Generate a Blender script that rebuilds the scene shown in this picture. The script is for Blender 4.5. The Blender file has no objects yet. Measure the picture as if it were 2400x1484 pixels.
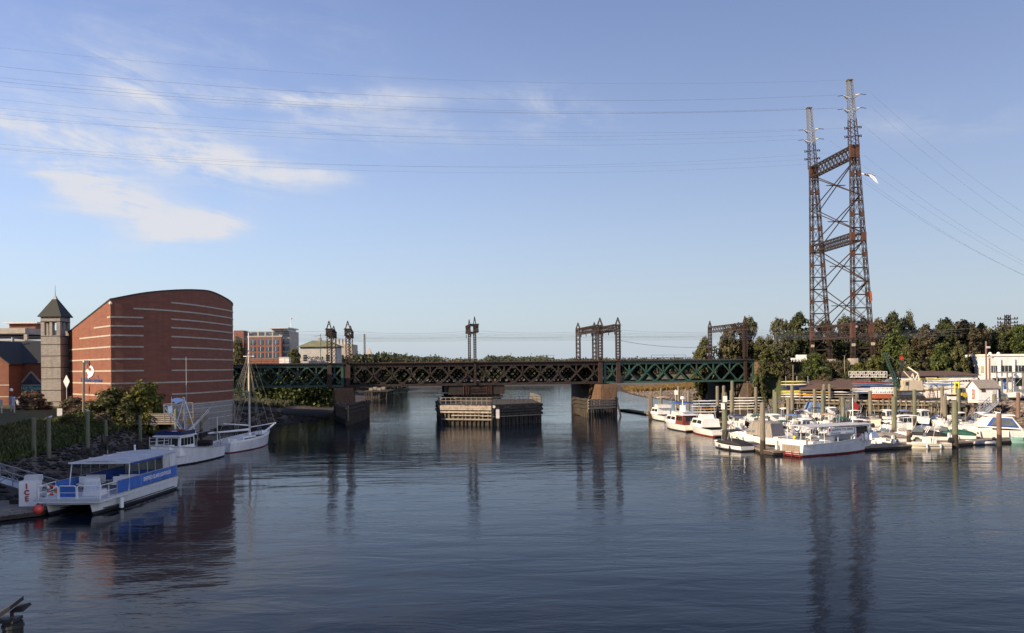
import bpy, math, random
import numpy as np
from math import sin, cos, pi, radians, sqrt, atan2
from mathutils import Vector, Matrix, noise as mnoise

# ------------------------------------------------------------------ camera
S = bpy.context.scene
CAMH = 11.5            # eye height above low water
FPX = 2000.0           # focal length in photograph pixels
ROLL = 0.0105
HZ = 860.5             # horizon row at the middle of the photograph
cam_data = bpy.data.cameras.new("camera")
cam = bpy.data.objects.new("camera", cam_data)
S.collection.objects.link(cam)
cam.location = (0, 0, CAMH)
cam.rotation_euler = (pi / 2, ROLL, 0)
cam_data.sensor_width = 36
cam_data.lens = 30
cam_data.shift_y = (HZ - 742) / 2400
cam_data.clip_start = 0.3
cam_data.clip_end = 20000
S.camera = cam

# ------------------------------------------------------------------ light
SUN_EL, SUN_AZ = radians(23), radians(239)      # azimuth clockwise from +Y
world = bpy.data.worlds.new("World")
S.world = world
world.use_nodes = True
wn, wl = world.node_tree.nodes, world.node_tree.links
wn.clear()
w_out = wn.new("ShaderNodeOutputWorld")
w_bg = wn.new("ShaderNodeBackground")
w_sky = wn.new("ShaderNodeTexSky")
w_sky.sky_type = 'NISHITA'
w_sky.sun_disc = False
w_sky.sun_elevation = SUN_EL
w_sky.sun_rotation = -SUN_AZ
w_sky.altitude = 0
w_sky.air_density = 1.0
w_sky.dust_density = 0.6
w_sky.ozone_density = 2.2
w_bg.inputs["Strength"].default_value = 0.092
wl.new(w_bg.outputs[0], w_out.inputs["Surface"])
world.cycles.sampling_method = 'MANUAL'
world.cycles.sample_map_resolution = 256


def wmath(op, a, b=None, c=None):
    n = wn.new("ShaderNodeMath")
    n.operation = op
    for i, v in enumerate((a, b, c)):
        if v is None:
            continue
        if isinstance(v, (int, float)):
            n.inputs[i].default_value = v
        else:
            wl.new(v, n.inputs[i])
    return n.outputs[0]


def build_clouds():
    """thin cirrus: patches given by azimuth / elevation on the sky, broken up by fibrous noise"""
    tc = wn.new("ShaderNodeTexCoord")
    sep = wn.new("ShaderNodeSeparateXYZ")
    wl.new(tc.outputs["Generated"], sep.inputs[0])
    az = wmath('ARCTAN2', sep.outputs[0], sep.outputs[1])
    el = wmath('ARCSINE', sep.outputs[2])
    comb = wn.new("ShaderNodeCombineXYZ")
    wl.new(az, comb.inputs[0]); wl.new(el, comb.inputs[1])
    # fibrous noise, sheared so that the strands fall to the right
    shear = wmath('ADD', az, wmath('MULTIPLY', el, 0.5))
    up = wmath('ADD', el, wmath('MULTIPLY', az, 0.10))
    c2 = wn.new("ShaderNodeCombineXYZ")
    wl.new(wmath('MULTIPLY', shear, 6.5), c2.inputs[0])
    wl.new(wmath('MULTIPLY', up, 27.0), c2.inputs[1])
    nz = wn.new("ShaderNodeTexNoise")
    nz.inputs["Scale"].default_value = 1.0
    nz.inputs["Detail"].default_value = 9.0
    nz.inputs["Roughness"].default_value = 0.62
    nz.inputs["Distortion"].default_value = 0.7
    wl.new(c2.outputs[0], nz.inputs["Vector"])
    nb = wn.new("ShaderNodeTexNoise")
    nb.inputs["Scale"].default_value = 11.0
    nb.inputs["Detail"].default_value = 7.0
    nb.inputs["Roughness"].default_value = 0.6
    wl.new(comb.outputs[0], nb.inputs["Vector"])
    total = None
    # (photo x, photo y, half width, half height, tilt, weight)
    patches = [
        (222, 428, 105, 38, 0.32, 2.5), (455, 524, 95, 29, -0.22, 2.4), (340, 500, 50, 20, 0.6, 1.0),
        (230, 318, 330, 34, 0.14, 1.25), (540, 372, 110, 30, 0.22, 1.1), (760, 405, 90, 14, 0.06, .65),
        (700, 228, 330, 20, -0.05, .7), (1340, 268, 110, 40, 0.35, .7),
        (300, 160, 60, 34, 0.4, .55), (1000, 300, 420, 34, 0.02, .40),
        (2220, 290, 190, 32, 0.05, .45),
        (80, 590, 130, 24, 0.05, .35), (280, 190, 560, 190, 0.0, .36),
        (60, 470, 120, 10, 0.03, .5),
    ]
    for px, py, hw, hh, tilt, wt in patches:
        a0 = math.atan2(px - 1200, FPX)
        e0 = math.atan2((HZ - py) * cos(a0), FPX)
        dx = wmath('SUBTRACT', az, a0)
        dy = wmath('SUBTRACT', el, e0)
        ct, st = cos(-tilt), sin(-tilt)
        ux = wmath('MULTIPLY', wmath('ADD', wmath('MULTIPLY', dx, ct), wmath('MULTIPLY', dy, st)), FPX / hw)
        uy = wmath('MULTIPLY', wmath('SUBTRACT', wmath('MULTIPLY', dy, ct), wmath('MULTIPLY', dx, st)), FPX / hh)
        r2 = wmath('ADD', wmath('MULTIPLY', ux, ux), wmath('MULTIPLY', uy, uy))
        g = wmath('MULTIPLY', wmath('POWER', 2.718, wmath('MULTIPLY', r2, -0.75)), wt)
        total = g if total is None else wmath('ADD', total, g)
    # a thin general veil so that the sky elsewhere goes on in the same way
    veil = wn.new("ShaderNodeTexNoise")
    veil.inputs["Scale"].default_value = 2.2
    veil.inputs["Detail"].default_value = 4
    wl.new(tc.outputs["Generated"], veil.inputs["Vector"])
    total = wmath('ADD', total, wmath('MULTIPLY', wmath('SUBTRACT', veil.outputs[0], .45), 0.35))
    fib = wmath('ADD', wmath('MULTIPLY', wmath('SUBTRACT', nz.outputs[0], 0.31), 1.9), wmath('MULTIPLY', wmath('SUBTRACT', nb.outputs[0], .5), 1.3))
    dens = wmath('MULTIPLY', total, fib)
    mr = wn.new("ShaderNodeMapRange")
    mr.interpolation_type = 'SMOOTHSTEP'
    mr.inputs[1].default_value = 0.0
    mr.inputs[2].default_value = 0.74
    mr.inputs[3].default_value = 0.0
    mr.inputs[4].default_value = 0.92
    wl.new(dens, mr.inputs[0])
    return mr.outputs[0]


w_gam = wn.new("ShaderNodeHueSaturation")
w_gam.inputs["Saturation"].default_value = 1.0
w_gam.inputs["Hue"].default_value = 0.512
wl.new(w_sky.outputs[0], w_gam.inputs["Color"])
# pale haze low over the horizon, the same all round
w_tc = wn.new("ShaderNodeTexCoord")
w_sp = wn.new("ShaderNodeSeparateXYZ")
wl.new(w_tc.outputs["Generated"], w_sp.inputs[0])
w_hz = wn.new("ShaderNodeMix")
w_hz.data_type = 'RGBA'
w_hz.inputs[7].default_value = (3.2, 3.72, 4.35, 1)
wl.new(wmath('MULTIPLY', wmath('POWER', 2.718, wmath('MULTIPLY', wmath('ABSOLUTE', w_sp.outputs[2]), -5.2)), 0.93), w_hz.inputs[0])
w_tint = wn.new("ShaderNodeMix")
w_tint.data_type = 'RGBA'
w_tint.blend_type = 'MULTIPLY'
w_tint.inputs[0].default_value = 1.0
w_tint.inputs[7].default_value = (1.0, 0.97, 1.06, 1)
wl.new(w_gam.outputs[0], w_tint.inputs[6])
wl.new(w_tint.outputs[2], w_hz.inputs[6])
w_mix = wn.new("ShaderNodeMix")
w_mix.data_type = 'RGBA'
w_mix.inputs[7].default_value = (4.75, 4.8, 5.1, 1)
wl.new(build_clouds(), w_mix.inputs[0])
wl.new(w_hz.outputs[2], w_mix.inputs[6])
wl.new(w_mix.outputs[2], w_bg.inputs["Color"])

sun_data = bpy.data.lights.new("sun", 'SUN')
sun_data.energy = 5.0
sun_data.angle = radians(0.53)
sun_data.color = (1.0, 0.79, 0.55)
sun = bpy.data.objects.new("sun", sun_data)
S.collection.objects.link(sun)
sdir = Vector((sin(SUN_AZ) * cos(SUN_EL), cos(SUN_AZ) * cos(SUN_EL), sin(SUN_EL)))
sun.rotation_euler = sdir.to_track_quat('Z', 'Y').to_euler()
sun.location = sdir * 300

S.view_settings.view_transform = 'Standard'
S.view_settings.look = 'None'
S.view_settings.exposure = 0.78
S.cycles.use_denoising = True
S.cycles.use_adaptive_sampling = True
S.cycles.adaptive_threshold = 0.02
S.cycles.max_bounces = 4
S.cycles.diffuse_bounces = 2
S.cycles.glossy_bounces = 3
S.cycles.transmission_bounces = 2
S.cycles.caustics_reflective = False
S.cycles.caustics_refractive = False
S.cycles.sample_clamp_indirect = 6.0
S.view_settings.gamma = 1.0
S.view_settings.use_curve_mapping = False

# ------------------------------------------------------------------ helpers
COL = S.collection
RND = random.Random(7)


def P(px, py, d):
    """world point seen at photograph pixel (px, py) at distance d along the view"""
    u, v = px - 1200.0, py - HZ
    uu = u * cos(ROLL) - v * sin(ROLL)
    vv = u * sin(ROLL) + v * cos(ROLL)
    return Vector((uu / FPX * d, d, CAMH - vv / FPX * d))


def G(px, py, z=0.0):
    """world point seen at a pixel, lying at height z"""
    u, v = px - 1200.0, py - HZ
    vv = u * sin(ROLL) + v * cos(ROLL)
    return P(px, py, (CAMH - z) * FPX / vv)


class MB:
    def __init__(self):
        self.v, self.f, self.m = [], [], []

    def add(self, vs, fs, mi=0):
        o = len(self.v)
        self.v += [tuple(p) for p in vs]
        for f in fs:
            self.f.append(tuple(i + o for i in f))
            self.m.append(mi)
        return self

    def box(self, c, s, rz=0.0, mi=0, taper=(1, 1)):
        x, y, z = (k / 2 for k in s)
        cr, sr = cos(rz), sin(rz)
        vs = []
        for k, (tx, ty) in ((-1, (1, 1)), (1, taper)):
            for i, j in ((-1, -1), (1, -1), (1, 1), (-1, 1)):
                lx, ly = i * x * tx, j * y * ty
                vs.append((c[0] + lx * cr - ly * sr, c[1] + lx * sr + ly * cr, c[2] + k * z))
        return self.add(vs, [(3, 2, 1, 0), (4, 5, 6, 7), (0, 1, 5, 4), (1, 2, 6, 5), (2, 3, 7, 6), (3, 0, 4, 7)], mi)

    def beam(self, p, q, w, h, mi=0, up=(0, 0, 1)):
        p, q = Vector(p), Vector(q)
        d = (q - p).normalized()
        upv = Vector(up)
        if abs(d.dot(upv)) > 0.97:
            upv = Vector((0, 1, 0)) if abs(d.y) < 0.9 else Vector((1, 0, 0))
        sx = d.cross(upv).normalized()
        sy = sx.cross(d).normalized()
        vs = []
        for e in (p, q):
            for i, j in ((-1, -1), (1, -1), (1, 1), (-1, 1)):
                vs.append(e + sx * (i * w / 2) + sy * (j * h / 2))
        return self.add(vs, [(0, 1, 2, 3), (7, 6, 5, 4), (4, 5, 1, 0), (5, 6, 2, 1), (6, 7, 3, 2), (7, 4, 0, 3)], mi)

    def tube(self, p, q, r0, r1=None, n=8, mi=0, cap=True):
        r1 = r0 if r1 is None else r1
        p, q = Vector(p), Vector(q)
        d = (q - p).normalized()
        a = Vector((0, 0, 1)) if abs(d.z) < 0.9 else Vector((1, 0, 0))
        sx = d.cross(a).normalized()
        sy = sx.cross(d).normalized()
        vs = []
        for e, r in ((p, r0), (q, r1)):
            for i in range(n):
                t = 2 * pi * i / n
                vs.append(e + sx * (cos(t) * r) + sy * (sin(t) * r))
        fs = [(i + n, (i + 1) % n + n, (i + 1) % n, i) for i in range(n)]
        if cap:
            fs += [tuple(range(n)), tuple(range(2 * n - 1, n - 1, -1))]
        return self.add(vs, fs, mi)

    def path(self, pts, r, n=6, mi=0):
        for a, b in zip(pts[:-1], pts[1:]):
            self.tube(a, b, r, r, n, mi)
        return self

    def loft(self, rings, closed=True, cap0=True, cap1=True, mi=0):
        n = len(rings[0])
        vs = [p for r in rings for p in r]
        fs = []
        for k in range(len(rings) - 1):
            for i in range(n if closed else n - 1):
                j = (i + 1) % n
                fs.append((k * n + i, k * n + j, (k + 1) * n + j, (k + 1) * n + i))
        if cap0:
            fs.append(tuple(reversed(range(n))))
        if cap1:
            fs.append(tuple((len(rings) - 1) * n + i for i in range(n)))
        return self.add(vs, fs, mi)

    def prism(self, poly, z0, z1, mi=0):
        return self.loft([[(x, y, z0) for x, y in poly], [(x, y, z1) for x, y in poly]], mi=mi)

    def slab(self, pts, thick, nrm, mi=0):
        """flat polygon (3D points) given a thickness along nrm"""
        nv = Vector(nrm).normalized() * thick
        return self.loft([[Vector(p) for p in pts], [Vector(p) + nv for p in pts]], mi=mi)

    def sphere(self, c, r, n=10, m=6, mi=0, sc=(1, 1, 1)):
        vs = [(c[0], c[1], c[2] - r * sc[2])]
        for j in range(1, m):
            t = pi * j / m
            for i in range(n):
                a = 2 * pi * i / n
                vs.append((c[0] + r * sin(t) * cos(a) * sc[0], c[1] + r * sin(t) * sin(a) * sc[1], c[2] - r * cos(t) * sc[2]))
        vs.append((c[0], c[1], c[2] + r * sc[2]))
        fs = []
        for i in range(n):
            fs.append((0, 1 + (i + 1) % n, 1 + i))
            for j in range(m - 2):
                a, b = 1 + j * n + i, 1 + j * n + (i + 1) % n
                fs.append((a, b, b + n, a + n))
            fs.append((1 + (m - 2) * n + i, 1 + (m - 2) * n + (i + 1) % n, len(vs) - 1))
        return self.add(vs, fs, mi)

    def mesh(self, name, mats, smooth=False):
        me = bpy.data.meshes.new(name)
        me.from_pydata(self.v, [], self.f)
        if not isinstance(mats, (list, tuple)):
            mats = [mats]
        for m in mats:
            me.materials.append(m)
        if len(mats) > 1:
            me.polygons.foreach_set("material_index", self.m)
        if smooth:
            me.polygons.foreach_set("use_smooth", [True] * len(me.polygons))
        me.update()
        return me

    def build(self, name, mats, parent=None, smooth=False, loc=(0, 0, 0), rot=(0, 0, 0)):
        return put(name, self.mesh(name, mats, smooth), parent, loc, rot)


def put(name, me, parent=None, loc=(0, 0, 0), rot=(0, 0, 0), sc=None):
    o = bpy.data.objects.new(name, me)
    COL.objects.link(o)
    o.location = loc
    o.rotation_euler = rot
    if sc:
        o.scale = sc if isinstance(sc, (tuple, list)) else (sc, sc, sc)
    if parent:
        o.parent = parent
    return o


def tag(o, label=None, cat=None, group=None, kind=None):
    if label:
        o["label"] = label
    if cat:
        o["category"] = cat
    if group:
        o["group"] = group
    if kind:
        o["kind"] = kind
    return o


def thing(name, label, cat, loc=(0, 0, 0), rz=0.0, group=None):
    o = bpy.data.objects.new(name, None)
    COL.objects.link(o)
    o.empty_display_size = 0.5
    o.location = loc
    o.rotation_euler = (0, 0, rz)
    return tag(o, label, cat, group)


ORD = ["first", "second", "third", "fourth", "fifth", "sixth", "seventh", "eighth", "ninth", "tenth", "eleventh", "twelfth",
       "thirteenth", "fourteenth", "fifteenth", "sixteenth", "seventeenth", "eighteenth", "nineteenth", "twentieth"]
for t_ in ("twenty", "thirty", "forty", "fifty"):
    if t_ != "twenty":
        ORD.append({"thirty": "thirtieth", "forty": "fortieth", "fifty": "fiftieth"}[t_])
    ORD += [t_ + "-" + w for w in ORD[:9]]


def text_mesh(body, size, mat_, depth=0.02, xscale=1.0, align='CENTER', bold=0.0):
    cu = bpy.data.curves.new("lettering", 'FONT')
    cu.body = body
    cu.size = size
    cu.extrude = depth / 2
    cu.offset = bold
    cu.align_x = align
    cu.align_y = 'CENTER'
    cu.resolution_u = 2
    ob = bpy.data.objects.new("lettering", cu)
    me = bpy.data.meshes.new_from_object(ob)
    bpy.data.objects.remove(ob)
    bpy.data.curves.remove(cu)
    me.materials.clear()
    me.materials.append(mat_)
    if xscale != 1.0:
        for v in me.vertices:
            v.co.x *= xscale
    return me


# ------------------------------------------------------------------ materials
def mat(name, col, rough=0.6, var=0.18, scale=1.5, col2=None, metal=0.0, bump=0.0, bscale=8.0, stretch=(1, 1, 1), spec=0.5,
        detail=4.0, island=0.0, lo=0.35, hi=0.65, trans=0.0):
    m = bpy.data.materials.new(name)
    m.use_nodes = True
    n, l = m.node_tree.nodes, m.node_tree.links
    b = n["Principled BSDF"]
    b.inputs["Roughness"].default_value = rough
    b.inputs["Metallic"].default_value = metal
    b.inputs["Specular IOR Level"].default_value = spec
    geo = n.new("ShaderNodeNewGeometry")
    mp = n.new("ShaderNodeMapping")
    mp.inputs["Scale"].default_value = stretch
    l.new(geo.outputs["Position"], mp.inputs["Vector"])
    nz = n.new("ShaderNodeTexNoise")
    nz.inputs["Scale"].default_value = scale
    nz.inputs["Detail"].default_value = detail
    nz.inputs["Roughness"].default_value = 0.6
    l.new(mp.outputs[0], nz.inputs["Vector"])
    mr = n.new("ShaderNodeMapRange")
    mr.inputs[1].default_value, mr.inputs[2].default_value = lo, hi
    l.new(nz.outputs[0], mr.inputs[0])
    mx = n.new("ShaderNodeMix")
    mx.data_type = 'RGBA'
    c2 = col2 or tuple(max(0, c * (1 - var)) for c in col)
    c1 = col if col2 else tuple(min(1, c * (1 + var)) for c in col)
    mx.inputs[6].default_value = (*c1, 1)
    mx.inputs[7].default_value = (*c2, 1)
    l.new(mr.outputs[0], mx.inputs[0])
    out = mx.outputs[2]
    if island:
        hs = n.new("ShaderNodeHueSaturation")
        mr2 = n.new("ShaderNodeMapRange")
        mr2.inputs[3].default_value, mr2.inputs[4].default_value = 1 - island, 1 + island
        l.new(geo.outputs["Random Per Island"], mr2.inputs[0])
        l.new(mr2.outputs[0], hs.inputs["Value"])
        l.new(out, hs.inputs["Color"])
        out = hs.outputs[0]
    l.new(out, b.inputs["Base Color"])
    if bump:
        bn = n.new("ShaderNodeTexNoise")
        bn.inputs["Scale"].default_value = bscale
        bn.inputs["Detail"].default_value = 5
        l.new(mp.outputs[0], bn.inputs["Vector"])
        bp = n.new("ShaderNodeBump")
        bp.inputs["Strength"].default_value = bump
        bp.inputs["Distance"].default_value = 0.1
        l.new(bn.outputs[0], bp.inputs["Height"])
        l.new(bp.outputs[0], b.inputs["Normal"])
    if trans:
        b.inputs["Transmission Weight"].default_value = trans
    return m


def glass(name, col=(0.02, 0.03, 0.035), rough=0.06):
    m = mat(name, col, rough, var=0.25, scale=0.6)
    m.node_tree.nodes["Principled BSDF"].inputs["Coat Weight"].default_value = 0.3
    return m


M = {
    'brick': mat("brick_red", (0.208, 0.078, 0.047), 0.85, col2=(0.160, 0.058, 0.036), scale=0.45, detail=8, stretch=(1, 1, 5), bump=.3, bscale=5),
    'brick_pale': mat("brick_orange", (0.19, 0.078, 0.055), 0.85, scale=0.8, detail=7, stretch=(1, 1, 5)),
    'stripe': mat("cast_stone_band", (0.37, 0.325, 0.275), 0.8, var=.12),
    'stone_grey': mat("grey_block", (0.27, 0.252, 0.23), 0.85, scale=1.3, stretch=(1, 1, 4), detail=7, var=.16, bump=.3),
    'joint': mat("dark_joint", (0.06, 0.055, 0.05), 0.9),
    'roof_dark': mat("slate_green_roof", (0.018, 0.021, 0.019), 0.7, scale=2, stretch=(1, 1, 4)),
    'roof_brown': mat("brown_shingle", (0.098, 0.061, 0.048), 0.85, var=.25, scale=2.5, detail=8),
    'roof_grey': mat("grey_shingle", (0.24, 0.215, 0.19), 0.85, var=.15, scale=3),
    'roof_moss': mat("mossy_roof", (0.20, 0.20, 0.13), 0.9, col2=(.13, .14, .07), scale=.8),
    'concrete': mat("concrete", (0.36, 0.32, 0.275), 0.85, var=.14, scale=.5, detail=8),
    'white': mat("white_paint", (0.78, 0.77, 0.75), 0.5, var=.06, scale=.9),
    'white_wall': mat("white_stucco", (0.74, 0.72, 0.69), 0.8, var=.08, scale=.7, detail=7),
    'gelcoat': mat("white_gelcoat", (0.76, 0.75, 0.72), 0.25, var=.06, scale=.7),
    'gelcoat_b': mat("cream_gelcoat", (0.66, 0.61, 0.50), 0.3, var=.08, scale=.7),
    'gelcoat_c': mat("cool_white_gelcoat", (0.68, 0.70, 0.73), 0.3, var=.08, scale=.9),
    'grey_paint': mat("grey_paint", (0.30, 0.31, 0.33), 0.5, var=.12),
    'greytrim': mat("light_grey_trim", (0.5, 0.5, 0.5), 0.45, var=.1),
    'alu': mat("aluminium", (0.40, 0.40, 0.41), 0.35, metal=.7, var=.12, scale=3),
    'chrome': mat("stainless", (0.7, 0.7, 0.7), 0.22, metal=.9, var=.05),
    'blue_panel': mat("blue_vinyl", (0.035, 0.13, 0.46), 0.45, var=.12, scale=.8),
    'blue_canvas': mat("blue_canvas", (0.025, 0.075, 0.33), 0.7, var=.2, scale=1.2),
    'navy': mat("navy_paint", (0.015, 0.03, 0.10), 0.35, var=.2),
    'steel_blue': mat("dusty_blue", (0.12, 0.20, 0.36), 0.6, var=.15),
    'sign_blue': mat("sign_blue", (0.05, 0.12, 0.36), 0.5, var=.1),
    'teal': mat("teal_sign", (0.015, 0.20, 0.24), 0.5, var=.1),
    'aqua': mat("aqua_paint", (0.22, 0.40, 0.36), 0.45, var=.1),
    'green_canvas': mat("green_canvas", (0.012, 0.085, 0.058), 0.7, var=.2),
    'black_canvas': mat("black_canvas", (0.018, 0.017, 0.020), 0.75, var=.3, scale=2),
    'grey_canvas': mat("grey_canvas", (0.235, 0.205, 0.18), 0.8, var=.15, scale=2, stretch=(3, 3, .6)),
    'tan_canvas': mat("tan_canvas", (0.42, 0.29, 0.22), 0.8, var=.15),
    'rust_canvas': mat("russet_canvas", (0.15, 0.035, 0.02), 0.7, var=.25),
    'violet_canvas': mat("violet_canvas", (0.03, 0.022, 0.075), 0.7, var=.2),
    'red': mat("red_paint", (0.42, 0.03, 0.025), 0.45, var=.15),
    'house_shaded': mat("shaded_white_render", (0.40, 0.39, 0.37), 0.85, var=.1, scale=.6),  # white wall darkened in colour because its front gets no sun
    'sign_red': mat("sign_red", (0.36, 0.03, 0.03), 0.5, var=.1),
    'red_dark': mat("boot_top_red", (0.20, 0.025, 0.02), 0.6, var=.25),
    'coral': mat("coral_vinyl", (0.75, 0.085, 0.06), 0.4, var=.1),
    'orange': mat("orange_paint", (0.33, 0.085, 0.03), 0.5, var=.15),
    'orange_ring': mat("lifebuoy_orange", (0.55, 0.10, 0.04), 0.5, var=.1),
    'yellow': mat("yellow_paint", (0.80, 0.55, 0.015), 0.45, var=.1),
    'pale_yellow': mat("pale_yellow_plastic", (0.62, 0.55, 0.11), 0.45, var=.12),
    'amber': mat("amber_hull", (0.58, 0.31, 0.05), 0.45, var=.12),
    'black': mat("black_rubber", (0.015, 0.015, 0.016), 0.6, var=.3),
    'bottom': mat("antifouling_black", (0.02, 0.02, 0.022), 0.7, var=.3),
    'rust': mat("rusted_steel", (0.048, 0.027, 0.021), 0.85, col2=(0.022, 0.014, 0.012), scale=.9, detail=8),
    'rust_dark': mat("dark_brown_steel", (0.027, 0.018, 0.015), 0.8, col2=(0.013, 0.010, 0.009), scale=.8, detail=8),
    'rust_red': mat("red_oxide_steel", (0.10, 0.042, 0.026), 0.8, col2=(0.045, 0.022, 0.016), scale=.7, detail=7),
    'galv': mat("galvanised_steel", (0.27, 0.265, 0.25), 0.5, metal=.3, var=.15),
    'green_steel': mat("green_steel", (0.030, 0.088, 0.066), 0.55, col2=(0.020, 0.058, 0.046), scale=.7, detail=8),
    'steel_dark': mat("dark_steel", (0.03, 0.03, 0.032), 0.6, var=.25),
    'wood': mat("weathered_wood", (0.27, 0.235, 0.19), 0.85, col2=(0.17, 0.145, 0.115), scale=1.5, stretch=(1, 1, 6), detail=7),
    'wood_deck': mat("dock_planks", (0.255, 0.20, 0.155), 0.85, col2=(0.17, 0.135, 0.10), scale=2.2, detail=8),
    'wood_dark': mat("creosoted_shaded_timber", (0.050, 0.041, 0.034), 0.9, col2=(0.026, 0.021, 0.018), scale=1.1, detail=8),  # also paints the shaded faces of the fenders
    'wood_bleach_sunlit': mat("bleached_sunlit_timber", (0.40, 0.345, 0.285), 0.85, col2=(0.24, 0.20, 0.165), scale=1.6, detail=8),  # bleach plus sunlight, put into the colour of the lit fender face
    'wood_red': mat("reddish_timber", (0.23, 0.12, 0.085), 0.85, var=.25, scale=2),
    'galv_dark': mat("dull_galvanised", (0.17, 0.165, 0.15), 0.6, var=.2),
    'mast': mat("varnished_spar", (0.52, 0.46, 0.39), 0.5, var=.12),
    'rope': mat("rope", (0.25, 0.22, 0.18), 0.9),
    'cable': mat("wire", (0.22, 0.24, 0.28), 0.6, var=.1),
    'pier_stone': mat("brownstone", (0.17, 0.10, 0.062), 0.9, col2=(0.095, 0.060, 0.042), scale=.9, detail=8, bump=.4, bscale=3),
    'pier_dark': mat("stained_stone", (0.085, 0.062, 0.048), 0.9, col2=(0.05, 0.038, 0.03), scale=.8, detail=8, bump=.4, bscale=3),
    'glass': glass("window_glass"),
    'glass_blue': glass("blue_glass", (0.05, 0.075, 0.11)),
    'clear': glass("tinted_screen", (0.10, 0.12, 0.13), .08),
    'dark_in': mat("interior_shade", (0.012, 0.012, 0.013), 0.9),  # near-black stands in for the shade inside openings
    'asphalt': mat("worn_asphalt", (0.085, 0.08, 0.075), 0.9, var=.2, scale=.6, detail=8),
    'beige_metal': mat("beige_metal", (0.44, 0.385, 0.29), 0.5, var=.1, scale=1),
    'purple': mat("plum_sign", (0.075, 0.018, 0.045), 0.5, var=.1),
    'red_window': mat("red_frame", (0.34, 0.06, 0.04), 0.5),
    'door_blue': mat("blue_door", (0.02, 0.10, 0.34), 0.5),
    'bark': mat("bark", (0.075, 0.058, 0.046), 0.95, var=.3, scale=2, stretch=(1, 1, .3)),
    'rock': mat("dark_rock", (0.024, 0.020, 0.016), 0.85, var=.4, scale=.8, detail=6, island=.5),
    'riprap': mat("brown_riprap", (0.17, 0.135, 0.105), 0.9, var=.3, scale=.8, detail=6, island=.5),
    'skin_seal': mat("sign_white", (0.85, 0.84, 0.80), 0.5, var=.03),
    'feather_w': mat("gull_white", (0.8, 0.8, 0.8), 0.7, var=.05),
    'feather_g': mat("gull_grey", (0.2, 0.2, 0.22), 0.7, var=.15),
    'pile_green': None, 'pile_grey': None,
}


def pile_mat(name, c1, c2, tide=1.6):
    """treated timber: pale above, dark weed below the high-water mark (a real tide stain)"""
    m = mat(name, c1, 0.85, col2=c2, scale=2.2, stretch=(2, 2, .25), detail=7)
    n, l = m.node_tree.nodes, m.node_tree.links
    b = n["Principled BSDF"]
    src = b.inputs["Base Color"].links[0].from_socket
    geo = n.new("ShaderNodeNewGeometry")
    sp = n.new("ShaderNodeSeparateXYZ")
    l.new(geo.outputs["Position"], sp.inputs[0])
    nz = n.new("ShaderNodeTexNoise")
    nz.inputs["Scale"].default_value = 1.2
    l.new(geo.outputs["Position"], nz.inputs["Vector"])
    ad = n.new("ShaderNodeMath")
    ad.operation = 'ADD'
    l.new(sp.outputs[2], ad.inputs[0]); l.new(nz.outputs[0], ad.inputs[1])
    mr = n.new("ShaderNodeMapRange")
    mr.inputs[1].default_value, mr.inputs[2].default_value = tide + .45, tide + .75
    l.new(ad.outputs[0], mr.inputs[0])
    mx = n.new("ShaderNodeMix")
    mx.data_type = 'RGBA'
    mx.inputs[6].default_value = (0.035, 0.028, 0.018, 1)
    l.new(mr.outputs[0], mx.inputs[0])
    l.new(src, mx.inputs[7])
    l.new(mx.outputs[2], b.inputs["Base Color"])
    return m


M['pile_green'] = pile_mat("green_treated_pile", (0.165, 0.168, 0.112), (0.105, 0.115, 0.072))
M['pile_grey'] = pile_mat("grey_treated_pile", (0.215, 0.19, 0.14), (0.14, 0.125, 0.092))
M['pile_red'] = pile_mat("reddish_pile", (0.22, 0.13, 0.10), (0.14, 0.09, 0.07))
M['pier_tide'] = pile_mat("tidal_brownstone", (0.165, 0.092, 0.052), (0.088, 0.054, 0.036), 1.9)
M['bulk_tide'] = pile_mat("tidal_bulkhead", (0.155, 0.130, 0.085), (0.095, 0.080, 0.055), 1.0)
M['fender_tide'] = pile_mat("tidal_fender_pile", (0.20, 0.165, 0.12), (0.12, 0.10, 0.075), 1.0)


def streak(key, col, amount, zs=.07, sc=1.3):
    """run-off stains: vertical streaks of their own colour worked into a material"""
    m = M[key]
    n, l = m.node_tree.nodes, m.node_tree.links
    b = n["Principled BSDF"]
    src = b.inputs["Base Color"].links[0].from_socket
    geo = n.new("ShaderNodeNewGeometry")
    mp = n.new("ShaderNodeMapping")
    mp.inputs["Scale"].default_value = (1, 1, zs)
    l.new(geo.outputs["Position"], mp.inputs["Vector"])
    nz = n.new("ShaderNodeTexNoise")
    nz.inputs["Scale"].default_value = sc
    nz.inputs["Detail"].default_value = 6
    nz.inputs["Roughness"].default_value = .7
    l.new(mp.outputs[0], nz.inputs["Vector"])
    mr = n.new("ShaderNodeMapRange")
    mr.inputs[1].default_value, mr.inputs[2].default_value = .48, .72
    mr.inputs[3].default_value, mr.inputs[4].default_value = 0, amount
    l.new(nz.outputs[0], mr.inputs[0])
    mx = n.new("ShaderNodeMix")
    mx.data_type = 'RGBA'
    mx.inputs[7].default_value = (*col, 1)
    l.new(mr.outputs[0], mx.inputs[0])
    l.new(src, mx.inputs[6])
    l.new(mx.outputs[2], b.inputs["Base Color"])


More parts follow.
